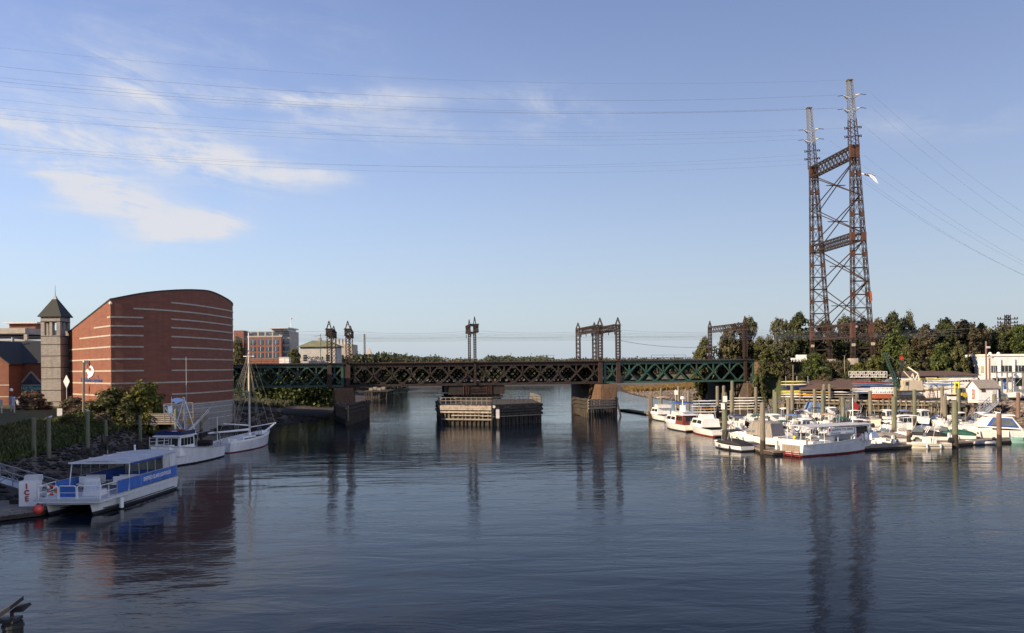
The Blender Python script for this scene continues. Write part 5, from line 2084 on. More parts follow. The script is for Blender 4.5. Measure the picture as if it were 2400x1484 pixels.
# ------------------------------------------------------------------ left moorings
def ferry():
    """catamaran ferry, bow towards the viewer"""
    t = thing("catamaran_ferry", "white catamaran ferry with blue side panels and long grey canopy", "ferry", (-35.4, 75.6, 0), radians(270 - 1.5))
    L, B = 15.0, 5.3
    W = M['gelcoat_c']
    for y in (1.78, -1.78):
        hull(t, L, 1.75, 1.05, 1.15, W, M['bottom'], tw=.9, fine=2.8, rake=.05, stripe=.22, y0=y)
        MB().box((-.4, y, .36), (12.5, 1.70, .05)).build("hull_stripe", M['black'], t)
    MB().box((0, 0, .98), (L - .3, B - 1.7, .24)).build("bridge_deck_underside", W, t)
    MB().box((.15, 0, 1.2), (L, B + .06, .18)).build("deck", M['greytrim'], t)
    MB().box((.15, 0, 1.08), (L + .04, B + .12, .08)).build("deck_edge", W, t)
    z = 1.29
    for sg in (1, -1):
        y = sg * (B / 2 - .06)
        xs_ = [(-7.2, 2.35), (2.45, 4.55)]
        for a, b in xs_:
            MB().box(((a + b) / 2, y, z + .56), (b - a, .04, .96)).build("side_panel", M['blue_panel'], t)
        for x in (-7.25, -5.4, -3.5, -1.6, .3, 2.4, 4.6):
            MB().tube((x, y, z - .05), (x, y, z + 1.08), .032, .032, 6).build("stanchion", M['alu'], t)
        MB().tube((-7.25, y, z + 1.08), (4.6, y, z + 1.08), .035, .035, 6).build("side_rail", M['alu'], t)
        # canopy posts and side screens
        for x in (-7.1, -5.6, -4.2, -2.6, -1.0, .6):
            MB().tube((x, y, z + 1.0), (x, y * .98, 3.62), .03, .03, 6).build("canopy_post", M['alu'], t)
        MB().tube((2.6, y, z), (2.2, y * .97, 3.66), .045, .045, 6).build("canopy_post", M['white'], t)
        for a, b, mm in ((-7.1, -5.6, W), (-5.55, -4.25, M['greytrim'])):
            MB().box(((a + b) / 2, y * .99, 2.98), (b - a - .06, .03, 1.2)).build("side_screen", mm, t)
        rl_ = MB().tube((-4.2, y * .97, 3.5), (2.1, y * .97, 3.5), .1, .1, 6)
        rl_.build("rolled_blind", M['blue_canvas'], t)
    put("lettering", text_mesh("SHEFFIELD ISLAND LIGHTHOUSE", .50, M['white'], .012, .78, bold=.006), t, (-3.0, B / 2 - .03, z + .58), (pi / 2, 0, pi))
    # canopy roof
    n = 10
    rings = [[(x, -2.62 + 5.24 * k / n, 3.70 + .16 * (1 - (2 * k / n - 1) ** 2)) for k in range(n + 1)] + [(x, 2.62 - 5.24 * k / n, 3.62 + .16 * (1 - (2 * k / n - 1) ** 2)) for k in range(n + 1)] for x in (-7.4, -5, -2.5, 0, 2.55)]
    rf = MB().loft(rings).build("canopy_roof", M['greytrim'], t, False)
    for x in (-5, -2.5, 0):
        MB().box((x, 0, 3.83), (.06, 4.4, .06)).build("roof_rib", W, rf)
    MB().box((2.56, 0, 3.66), (.06, 5.26, .14)).build("roof_edge", W, rf)
    MB().tube((2.0, .5, 3.8), (2.0, .5, 4.7), .025, .02, 5).build("aerial", M['chrome'], rf)
    MB().tube((-6.6, -1.2, 3.75), (-6.6, -1.2, 4.2), .09, .09, 8).sphere((-6.6, -1.2, 4.3), .11, 8, 5).build("roof_lamp", M['white'], rf)
    MB().box((-7.3, 0, 2.5), (.08, 5.0, 2.2)).build("aft_bulkhead", W, t)
    # bow railing with gate and life ring
    x = 7.2
    for a, b, mm in ((-2.5, -.95, None), (-.85, .55, M['blue_panel']), (.65, 2.5, None)):
        fr = MB()
        fr.path([Vector((x, a, z)), Vector((x, a, z + .95)), Vector((x, a + .12, z + 1.05)), Vector((x, b - .12, z + 1.05)), Vector((x, b, z + .95)), Vector((x, b, z)), ], .05, 6)
        fr.tube((x, a, z + .1), (x, b, z + .1), .03, .03, 6).tube((x, a, z + .5), (x, b, z + .5), .025, .025, 6)
        g_ = fr.build("bow_gate" if mm else "bow_rail", M['white'], t)
        if mm:
            MB().box((x - .03, (a + b) / 2, z + .58), (.03, b - a - .16, .86)).build("gate_panel", mm, g_)
    for sg in (1, -1):
        fr = MB()
        fr.path([Vector((x, sg * 2.5, z + 1.05)), Vector((4.6, sg * 2.59, z + 1.08))], .035, 6)
        fr.path([Vector((x, sg * 2.5, z + .5)), Vector((4.6, sg * 2.59, z + .5))], .025, 6)
        fr.tube((5.9, sg * 2.55, z), (5.9, sg * 2.55, z + 1.06), .03, .03, 6)
        fr.build("side_bow_rail", M['white'], t)
    lr = MB()
    cx, cy, cz, R_, r_ = x + .1, -1.35, z + .72, .34, .085
    ring = []
    for i in range(20):
        a = 2 * pi * i / 20
        ring.append([(cx + r_ * sin(2 * pi * j / 8), cy + (R_ + r_ * cos(2 * pi * j / 8)) * cos(a), cz + (R_ + r_ * cos(2 * pi * j / 8)) * sin(a)) for j in range(8)])
    lr.loft(ring + [ring[0]], cap0=False, cap1=False)
    lo = lr.build("life_ring", M['orange_ring'], t, True)
    for i in range(4):
        a = pi / 4 + pi / 2 * i
        MB().box((cx, cy + R_ * cos(a), cz + R_ * sin(a)), (.2, .16, .16)).build("ring_band", M['white'], lo)
    # helm, seats and lockers
    MB().box((3.2, -.2, z + .45), (.9, 1.2, .9), taper=(.75, .85)).build("helm_console", W, t)
    MB().box((3.15, -.2, z + 1.02), (.5, 1.0, .28)).build("instrument_box", M['white'], t)
    MB().box((4.9, .9, z + .22), (1.3, 1.5, .44), taper=(.9, .9)).build("bow_locker", M['white'], t)
    for xx in (1.6, .4, -.8, -2.0, -3.2):
        for yy in (-1.5, 1.5):
            s = MB().box((xx, yy, z + .45), (.5, 1.7, .12)).build("bench_seat", M['white'], t)
            MB().box((xx - .25, yy, z + .8), (.1, 1.7, .55)).build("bench_back", M['blue_canvas'] if xx < 0 else M['white'], s)
    MB().tube((4.2, 2.75, .1), (4.2, 2.75, .95), .18, .18, 10).build("side_fender", M['white'], t)
    outboard(t, -7.7, .75, M['black'], 1.7)
    outboard(t, -7.7, .75, M['black'], -1.7)
    return t


ferry()
b = G(97, 1210, 0)
t = thing("buoy_fender", "round coral-red ball fender hanging at the ferry's bow", "fender", (b.x - .25, b.y, .35))
MB().sphere((0, 0, .2), .4, 14, 10).build("ball", M['coral'], t, True)
MB().tube((0, 0, .55), (0, 0, .78), .1, .07, 8).build("neck", M['black'], t)
MB().tube((0, 0, .75), (.1, .3, 1.3), .02, .02, 5).build("rope", M['rope'], t)


def workboat():
    t = thing("fishing_boat", "white wooden fishing boat with boxy wheelhouse moored behind the ferry", "boat", (-41.0, 106.4, 0), radians(263))
    L, B = 15.5, 4.6
    rg = hull(t, L, B, 1.6, 2.85, M['gelcoat_c'], M['bottom'], tw=.75, fine=2.0, rake=.08, stripe=.16, draft=.9, m_stripe=M['grey_paint'])
    deck(t, rg, .35, M['wood_deck'])
    c = cabin(t, .3, 4.1, 3.2, 1.2, 2.5, .35, .05, m_=M['white'], nside=4, wz=(.50, .86), wtop=.95)
    MB().box((2.1, 0, 3.62), (4.2, 3.5, .12)).build("wheelhouse_roof", M['white'], t)
    for sg in (-1, 1):
        MB().box((1.9, sg * 1.6, 3.95), (3.4, .06, .5)).build("weather_cloth", M['navy'], t)
    MB().box((3.7, 0, 3.95), (.06, 3.2, .5)).build("weather_cloth", M['navy'], t)
    MB().tube((2.9, .3, 3.7), (2.9, .3, 4.1), .5, .5, 14).tube((2.9, .3, 4.1), (2.9, .3, 4.2), .5, .25, 14).build("radar_dome", M['white'], t)
    MB().box((1.4, -.2, 4.0), (.9, 1.8, .5)).build("raft_canister", M['red_dark'], t)
    MB().box((4.8, 0, 2.35), (1.6, 2.4, .5), taper=(.85, .8)).build("trunk_cabin", M['white'], t)
    # mast, A-frame and raised booms
    MB().tube((-.2, 0, 1.2), (-.2, 0, 8.2), .13, .09, 8).build("mast", M['greytrim'], t)
    MB().tube((.2, .5, 3.6), (.2, .5, 13.2), .03, .02, 5).build("whip_aerial", M['greytrim'], t)
    for sg in (-1, 1):
        MB().tube((-.2, sg * 1.5, 3.6), (-.2, 0, 8.0), .06, .06, 6).build("a_frame_leg", M['white'], t)
        MB().tube((-.2, sg * .2, 3.7), (-1.0, sg * 3.0, 6.8), .07, .05, 6).build("boom", M['white'], t)
        MB().tube((-.6, sg * .2, 3.7), (-1.6, sg * 2.6, 6.4), .05, .04, 6).build("boom_strut", M['white'], t)
        for k in range(4):
            MB().tube((-.2, sg * 1.3 * k / 4, 8 - k * 1.0), (-1.0, sg * (.9 + .6 * k), 4.8 + .4 * k), .018, .018, 4).build("stay", M['rope'], t)
    MB().box((-.4, .7, 5.2), (.05, .8, .5)).build("signal_flag", M['amber'], t)
    gl = MB()
    gl.tube((-5.5, 0, 1.0), (-5.5, 0, 2.4), .2, .2, 8).tube((-5.5, -.9, 2.0), (-5.5, .9, 2.0), .4, .4, 10)
    gl.box((-5.0, 0, 1.5), (.8, 1.2, .5))
    gl.build("winch_gear", M['rust_dark'], t)
    gf_ = MB()
    for sg in (-1, 1):
        gf_.path([Vector((-6.5, sg * 1.7, 1.2)), Vector((-6.5, sg * 1.5, 3.2)), Vector((-6.5, 0, 3.5))], .07, 6)
    gf_.build("stern_gallows", M['grey_paint'], t)
    MB().box((-3.4, .4, 1.25), (1.6, 1.4, .5)).build("fish_hatch", M['white'], t)
    # pulpit
    pr = MB()
    for zz in (2.9, 3.3, 3.7):
        pr.path([Vector((5.8, -1.2, zz)), Vector((7.9, 0, zz)), Vector((5.8, 1.2, zz))], .03, 5)
    for x, y in ((5.8, -1.2), (7, -.5), (7.9, 0), (7, .5), (5.8, 1.2)):
        pr.tube((x, y, 2.3), (x, y, 3.7), .03, .03, 5)
    pr.build("bow_pulpit", M['greytrim'], t)


workboat()


def sloop():
    t = thing("wooden_sloop", "white wooden sailing sloop with tall bare mast and long boom", "sailboat", (-39.1, 125.4, 0), radians(80))
    L, B = 14.6, 4.4
    rg = hull(t, L, B, 1.35, 2.0, M['gelcoat_c'], M['red_dark'], tw=.62, fine=2.2, rake=.06, stripe=.12, draft=.8)
    deck(t, rg, .28, M['wood_deck'])
    c = cabin(t, -3.2, 1.0, 2.4, 1.1, .75, .25, .1, m_=M['white'], nside=3, wz=(.4, .75))
    MB().box((-5.0, 0, 1.4), (1.2, 1.6, .7)).build("cockpit_box", M['white'], t)
    MB().box((-5.9, 0, 1.5), (.5, .9, .9)).build("wheel_box", M['white'], t)
    MB().box((4.4, 0, 1.95), (1.6, 1.3, .5), taper=(.8, .8)).build("fore_hatch", M['white'], t)
    for x, y in ((2.6, .9), (5.2, -.5), (5.8, .4)):
        MB().sphere((x, y, 1.95), .3, 8, 6).build("deck_fender", M['white'], t)
    mx = .9
    top = 17.0
    MB().tube((mx, 0, .8), (mx, 0, 2.2), .26, .26, 10).build("mast_step", M['white'], t)
    ms = MB().tube((mx, 0, 2.0), (mx, 0, 13.8), .17, .13, 10).build("mast", M['mast'], t)
    MB().tube((mx, 0, 13.6), (mx, 0, top), .1, .06, 8).build("topmast", M['white'], ms)
    MB().tube((mx, -.85, 13.5), (mx, .85, 13.5), .06, .06, 6).build("crosstree", M['white'], ms)
    MB().sphere((mx - .7, .1, 8.2), .28, 8, 6).build("mast_hoop_bundle", M['rope'], ms)
    MB().tube((mx - .2, 0, 2.7), (mx - 11.6, 0, 3.0), .16, .1, 8).build("boom", M['white'], t)
    MB().tube((mx - .1, .15, 3.3), (mx - 6.6, .5, 3.95), .11, .08, 8).build("gaff", M['white'], t)
    MB().tube((5.8, 0, 2.0), (9.6, 0, 3.1), .16, .1, 8).build("bowsprit", M['white'], t)
    MB().tube((1.2, 0, 3.0), (9.2, 0, 3.1), .07, .07, 6).build("jib_boom", M['white'], t)
    stays = [((mx, 0, 15.5), (9.4, 0, 3.1)), ((mx, 0, 13.6), (7.4, 0, 2.5))]
    for sg in (-1, 1):
        stays += [((mx, 0, 13.5), (mx - k * .55, sg * 2.05, 1.6)) for k in range(3)]
        stays += [((mx, 0, 14.5), (mx - 6, sg * .3, 3.6))]
    stays += [((mx - .7, 0, 8.2), (mx - 6.5, 0, 3.9)), ((mx - .7, 0, 8.2), (mx - 3.5, 0, 2.9)), ((mx, 0, 13.4), (mx - .7, 0, 8.2)), ((mx, 0, 14.6), (mx - 4.5, 0, 3.3)), ((mx, 0, 14), (mx - 8.5, 0, 3))]
    for a, b_ in stays:
        MB().tube(a, b_, .028, .028, 4).build("stay", M['rope'], t)
    MB().tube((-6.2, 1.2, 1.4), (-6.2, 1.2, 5.0), .06, .05, 6).build("ensign_staff", M['white'], t)
    for sg in (-1, 1):
        rs = [r for r in rg]
        bw_ = MB()
        for a, b_ in zip(rs[:-1], rs[1:]):
            bw_.beam((a[0][0], a[0][1] * sg * .98, a[0][2] + .1), (b_[0][0], b_[0][1] * sg * .98, b_[0][2] + .1), .08, .26)
        bw_.build("bulwark", M['white'], t)


sloop()


# ------------------------------------------------------------------ mooring piles
def pile(px, ytop, ybot, wpx, mat_, label, group, z0=None, name="mooring_pile", lean=0.0, cap=None):
    g = G(px, ybot, 0.0)
    zt = P(px, ytop, g.y).z
    t = thing(name, label, 'pile', (g.x, g.y, 0), 0, group)
    r = wpx * g.y / FPX / 2
    MB().tube((lean, 0, -4), (0, 0, zt), r * 1.08, r, 10).build("shaft", mat_, t)
    MB().tube((0, 0, zt - .01), (0, 0, zt + .1), r * .96, r * .7, 10).build("head", mat_, t)
    if cap == 'sign':
        MB().box((-.02, -r - .05, zt - .55), (.75, .06, .95)).build("slip_sign", M['white'], t)
    elif cap == 'twosigns':
        MB().box((-.02, -r - .05, zt - .9), (.6, .06, .9)).build("slip_sign", M['white'], t)
        MB().box((-.35, -r - .05, zt - 2.0), (.55, .06, .9)).build("slip_sign", M['white'], t)
    return t


LP_ = "green mooring piles along the left bank"
for k, (px, yt, yb, w, lab) in enumerate((
        (80, 981, 1116, 10.5, "thick green-grey mooring pile, leftmost of the bank piles, behind the ICE box"), (115, 982, 1112, 10, "green mooring pile, second from the left on the bank"),
        (206, 967, 1086, 10, "tall green mooring pile with a gull perched on it"), (248, 986, 1070, 8, "short leaning green mooring pile right of the gull's pile"),
        (329, 975, 1062, 7.5, "green mooring pile in front of the boardwalk"), (413, 960, 1040, 6.5, "green mooring pile at the left of the fishing boat's mast"),
        (432, 957, 1032, 6.5, "grey-green mooring pile just behind the fishing boat's mast"), (549, 947, 1012, 6, "pale mooring pile at the sloop's stern, by the brick drum's edge"))):
    pile(px, yt, yb, w, M['pile_green'] if k not in (7,) else M['pile_grey'], lab, LP_, lean=.25 if k == 3 else 0)


def gull(px, py, d, label, face=1):
    p = P(px, py, d)
    t = thing("gull", label, 'bird', p)
    s = .28
    rings = []
    for x, r in ((-.9, .05), (-.55, .22), (0, .34), (.5, .3), (.8, .2)):
        rings.append([(x * s * face, cos(a) * r * s, sin(a) * r * s + .35 * s + x * .12 * s) for a in (2 * pi * i / 8 for i in range(8))])
    MB().loft(rings).sphere((.85 * s * face, 0, .72 * s), .22 * s, 8, 6).build("body", M['feather_w'], t, True)
    MB().box((-.2 * s * face, 0, .5 * s), (1.2 * s, .62 * s, .22 * s), taper=(.6, .6)).build("folded_wings", M['feather_g'], t)
    MB().tube((1.02 * s * face, 0, .7 * s), (1.3 * s * face, 0, .66 * s), .06 * s, .02 * s, 5).build("beak", M['yellow'], t)
    for sg in (-1, 1):
        MB().tube((0, sg * .1 * s, -.05), (0, sg * .1 * s, .1 * s), .012, .012, 4).build("leg", M['yellow'], t)
    return t


pp = G(206, 1086, 0)
gull(205, 963.5, pp.y, "white gull standing on a bank mooring pile", -1)
pp = G(115, 1112, 0)
gull(116, 979.5, pp.y, "brown-grey gull standing on the second bank pile", 1)
sr = random.Random(5)
for k in range(16):
    px = sr.uniform(135, 400)
    y_ = sr.uniform(100, 120)
    x_ = lerp_table(XL, y_) - sr.uniform(-2.5, 2.5)
    h_ = sr.uniform(.8, 2.2)
    t = thing("old_stub_pile", f"rotten dark stub of an old pile on the left mud, {ORD[k]} of the scattered stubs", 'pile', (x_, y_, height(x_, y_)), 0, "rotten stubs on the left mud")
    MB().tube((0, 0, -.6), (sr.uniform(-.1, .1), 0, h_), .15, .10, 6).build("shaft", M['wood_dark'], t)

# ------------------------------------------------------------------ near dock at the left edge, ICE box, gangway
def left_dock():
    t = thing("floating_dock", "weathered floating dock at the left edge below the ICE box", "dock", (-38, 69.3, 0))
    poly = [(-10, -5), (-3.2, -5.2), (.3, -1.2), (.3, 4.5), (-5.0, 4.5), (-10, 2.5)]
    MB().prism([(x, y) for x, y in poly], .05, .36).build("float_frame", M['wood_dark'], t)
    r = random.Random(3)
    y = -4.9
    while y < 4.4:
        # plank across, clipped to the outline
        def xr_at(yy):
            return -3.2 + (yy + 5.2) * 3.5 / 4.0 if yy < -1.2 else .3
        x1_ = xr_at(y + .15)
        MB().box(((-10 + x1_) / 2, y + .14, .40 + r.uniform(-.01, .015)), (x1_ + 10 - .08, .265, .06)).build("plank", M['wood'], t)
        y += .285
    for x, y_ in ((-4.6, -.4), (-3.6, 2.9)):
        MB().box((x, y_, .62), (1.5, 1.0, .38)).build("dock_box", M['wood_dark'], t)
    for x, y_ in ((-3.8, -4), (-1.4, -2.2), (-.2, .4)):
        MB().beam((x - .25, y_, .55), (x + .25, y_, .55), .08, .08).box((x, y_, .48), (.12, .1, .14)).build("cleat", M['galv'], t)
    MB().path([Vector((-4.6, -3.4, .46)), Vector((-3.0, -2.0, .46)), Vector((-2.2, -.9, .47)), Vector((-1.4, -1.6, .46)), Vector((-.8, -1.2, .5))], .035, 5).build("mooring_rope", M['rope'], t)


left_dock()
t = thing("ice_box", "tall white box with red letters ICE on the left dock", "ice box", (-40.15, 71.0, .4), radians(8))
MB().box((0, 0, 1.05), (1.35, 1.3, 2.1), taper=(.97, .97)).build("cabinet", M['white'], t)
MB().box((.1, .35, 2.3), (1.3, .7, .42), taper=(.9, .9)).build("top_hopper", M['greytrim'], t)
for k, ch in enumerate("ICE"):
    put("letter", text_mesh(ch, .46, M['sign_red'], .02, bold=.018), t, (-.05, -.69, 1.68 - k * .52), (pi / 2, 0, 0), (1.25, 1.25, 1))


def gangway(name, label, a, b, w, h, mat_, n=8, deckm=None):
    """sloping footbridge with trussed side railings from a to b (world points)"""
    a, b = Vector(a), Vector(b)
    t = thing(name, label, 'gangway', a)
    d = b - a
    fl = Vector((d.x, d.y, 0)).normalized()
    nr = Vector((-fl.y, fl.x, 0))
    MB().slab([nr * w / 2, d + nr * w / 2, d - nr * w / 2, -nr * w / 2], .1, (0, 0, -1)).build("walkway", deckm or mat_, t)
    for sg in (-1, 1):
        o = nr * (sg * w / 2)
        for z, r_ in ((0, .06), (h * .5, .035), (h, .045)):
            MB().beam(o + Vector((0, 0, z)), o + d + Vector((0, 0, z)), r_ * 2, r_ * 2).build("rail", mat_, t)
        for k in range(n + 1):
            q = o + d * (k / n)
            MB().beam(q, q + Vector((0, 0, h)), .06, .06).build("post", mat_, t)
            if k < n:
                MB().beam(q + Vector((0, 0, h if k % 2 else 0)), o + d * ((k + 1) / n) + Vector((0, 0, 0 if k % 2 else h)), .045, .045).build("brace", mat_, t)
    return t


gangway("dock_gangway", "aluminium gangway sloping down to the left dock beside the ICE box", (-55, 80, 3.6), (-38.6, 73.4, .55), 1.5, 1.15, M['alu'], 10)
# ------------------------------------------------------------------ right marina: docks
def dock(label, a, b, w, z=.55):
    a, b = Vector((*a, 0)), Vector((*b, 0))
    d = b - a
    ln = d.length
    t = thing("floating_dock", label, 'dock', a, atan2(d.y, d.x))
    MB().box((ln / 2, 0, z - .3), (ln, w, .42)).build("float_frame", M['wood_dark'], t)
    n = int(ln / .62)
    pl = MB().box((0, 0, 0), (ln / n - .02, w + .06, .07)).mesh("plank", M['wood_deck'])
    r = random.Random(int(ln * 10))
    for k in range(n):
        put("plank", pl, t, ((k + .5) * ln / n, r.uniform(-.02, .02), z - .05 + r.uniform(0, .012)))
    MB().box((ln / 2, -w / 2 - .06, z - .14), (ln, .08, .2)).build("edge_board", M['wood'], t)
    MB().box((ln / 2, w / 2 + .06, z - .14), (ln, .08, .2)).build("edge_board", M['wood'], t)
    return t


dock("long plank dock along the near edge of the marina", (32.3, 108.8), (79, 125.2), 2.6)
dock("short finger dock beside the black-covered runabout", (33.4, 122), (33.0, 109.6), 1.9)
dock("middle marina dock between the rows of boats", (37, 143), (86, 147), 2.0)
dock("back marina dock below the bulkhead", (40, 166), (88, 166.5), 2.0)
dock("low grey floating dock reaching left into the channel", (28.6, 219), (34.5, 188), 2.2, .45)
dock("dock spine joining the marina rows", (58.5, 118.5), (60.5, 166), 1.6, .548)

# pedestals and rafts on the near dock
r_ = random.Random(17)
for k, s in enumerate((.04, .3, .42, .62, .8)):
    p = Vector((32.3, 108.8, .55)).lerp(Vector((79, 125.2, .55)), s)
    t = thing("power_pedestal", f"white dock power pedestal, {ORD[k]} from the left on the near dock", 'pedestal', p, .3, "power pedestals on the near dock")
    MB().box((0, .5, .5), (.3, .3, 1.0)).build("column", M['white'], t)
    MB().box((0, .5, 1.05), (.36, .36, .14), taper=(.6, .6)).build("cap", M['greytrim'], t)

# ------------------------------------------------------------------ dive charter boat
def dive_boat():
    t = thing("dive_charter_boat", "white dive charter boat with LEARN TO DIVE banner and red waterline", "boat", (41.6, 110.6, 0), radians(27.5))
    L, B = 15.0, 4.7
    rg = hull(t, L, B, 1.55, 2.35, M['gelcoat_c'], M['red_dark'], tw=.86, fine=2.1, rake=.08, stripe=.2, draft=.7, m_stripe=M['greytrim'])
    deck(t, rg, .55, M['greytrim'], -99, 3)
    deck(t, rg, .05, M['gelcoat'], 2.2, 99)
    x = -L / 2 - .02
    MB().box((x, 0, .95), (.06, 2.9, .85)).build("transom_slats", M['wood'], t)
    fr = MB()
    for y in [-1.45 + .29 * k for k in range(11)]:
        fr.box((x - .05, y, .95), (.03, .04, .8))
    fr.build("transom_grille", M['tan_canvas'], t)
    for z in (.42, .2):
        MB().box((x - .12, 0, z), (.24, 3.7, .08)).build("swim_step", M['red_dark'], t)
    for y in (-1.6, -.3, 1.0):
        MB().box((x - .2, y, .28), (.08, .08, .6)).build("step_bracket", M['red_dark'], t)
    MB().box((-6.9, 0, 1.75), (.35, 4.0, .5)).build("transom_cap", M['gelcoat'], t)
    c = cabin(t, 2.0, 5.0, 3.3, 1.5, 2.15, .45, .02, m_=M['gelcoat_c'], nside=1, wz=(.42, .86), wtop=.94)
    MB().box((5.6, 0, 2.05), (2.6, 2.9, .75), taper=(.78, .8)).build("trunk_cabin", M['gelcoat_c'], t)
    n = 8
    rings = [[(xx, -1.95 + 3.9 * k / n, 3.62 + .14 * (1 - (2 * k / n - 1) ** 2)) for k in range(n + 1)] + [(xx, 1.95 - 3.9 * k / n, 3.54 + .14 * (1 - (2 * k / n - 1) ** 2)) for k in range(n + 1)] for xx in (-6.4, -3, 0, 3, 4.95)]
    MB().loft(rings).build("hardtop", M['greytrim'], t)
    for xx in (-6.2, -3.8, -1.4, 1.0):
        for sg in (-1, 1):
            MB().tube((xx, sg * 1.95, 1.5), (xx, sg * 1.88, 3.55), .035, .035, 6).build("roof_post", M['white'], t)
    # banner
    bn = MB().box((-.9, -1.98, 2.98), (4.6, .04, .82)).build("banner", M['white'], t)
    put("lettering", text_mesh("LEARN TO DIVE", .50, M['steel_dark'], .01, bold=.006), bn, (-.65, -2.01, 3.14), (pi / 2, 0, 0), (1.06, .9, 1))
    put("lettering", text_mesh("203-32-SCUBA", .27, M['black'], .01), bn, (-1.9, -2.01, 2.72), (pi / 2, 0, 0), (1.05, 1, 1))
    MB().box((.6, -2.01, 2.72), (1.5, .02, .07)).build("small_print", M['grey_paint'], bn)
    MB().tube((-2.95, -2.0, 3.14), (-2.95, -2.03, 3.14), .17, .17, 14).build("round_badge", M['red'], bn)
    fl = MB().box((2.75, -1.66, 1.95), (.85, .05, .85)).build("dive_flag", M['red_dark'], t)
    MB().beam((2.35, -1.70, 1.55), (3.15, -1.70, 2.35), .03, .14, up=(0, -1, 0)).build("flag_stripe", M['white'], fl)
    # gear: cylinders, benches, rack
    for k in range(9):
        MB().tube((-5.8 + k * .32, 1.3, 1.05), (-5.8 + k * .32, 1.3, 1.75), .1, .1, 7).build("air_cylinder", M['yellow'] if k % 4 == 0 else M['alu'], t)
    MB().box((-3.6, -1.0, 1.35), (3.2, .8, .7)).build("gear_bench", M['white'], t)
    MB().box((-1.0, .2, 1.6), (1.4, 1.2, 1.1)).build("engine_box", M['white'], t)
    MB().tube((-5.6, -1.2, 2.3), (-4.4, -1.2, 2.3), .22, .22, 10).build("rolled_raft", M['greytrim'], t)
    for xx in (-6.6, -5.0):
        MB().tube((xx, -1.5, 1.6), (xx, -1.5, 3.0), .03, .03, 5).build("ladder_pole", M['chrome'], t)
    MB().sphere((-6.3, .6, 2.2), .22, 8, 6).build("buoy", M['yellow'], t)
    MB().tube((3.9, .3, 3.7), (3.9, .3, 7.0), .07, .05, 6).build("mast", M['white'], t)
    MB().box((4.35, -.2, 3.88), (.9, .8, .3)).build("roof_box", M['steel_dark'], t)
    fg = MB().slab([(3.95, .3, 6.6), (4.9, .1, 6.0), (4.7, .1, 5.3), (3.95, .3, 5.6)], .03, (0, -1, 0)).build("red_pennant", M['red'], t)
    MB().box((3.9, -1.72, 2.1), (.4, .08, 1.0)).build("side_door", M['white'], t)
    for xx in (1.3, 4.4):
        MB().beam((xx, -2.1, 1.55), (xx + .4, -1.7, 2.4), .25, .08).build("side_bracket", M['white'], t)
    pr = MB()
    pr.box((8.0, 0, 2.3), (1.2, .5, .12))
    pr.build("anchor_platform", M['wood'], t)


dive_boat()

# ------------------------------------------------------------------ individual boats that stand out
def gp(px, py):
    g = G(px, py)
    return (g.x, g.y)


def flybridge(par, x, w, z, tm, L):
    f = MB().loft([[(x - 1.4, -w * .38, z), (x + 1.3, -w * .34, z), (x + 1.3, w * .34, z), (x - 1.4, w * .38, z)],
                   [(x - 1.4, -w * .40, z + .6), (x + 1.0, -w * .34, z + .75), (x + 1.0, w * .34, z + .75), (x - 1.4, w * .40, z + .6)]]).build("flybridge", M['gelcoat'], par)
    canopy(par, x - 1.5, x + 1.2, w * .78, z + 2.1, tm, z + .5, .14, "flybridge_top", 2)


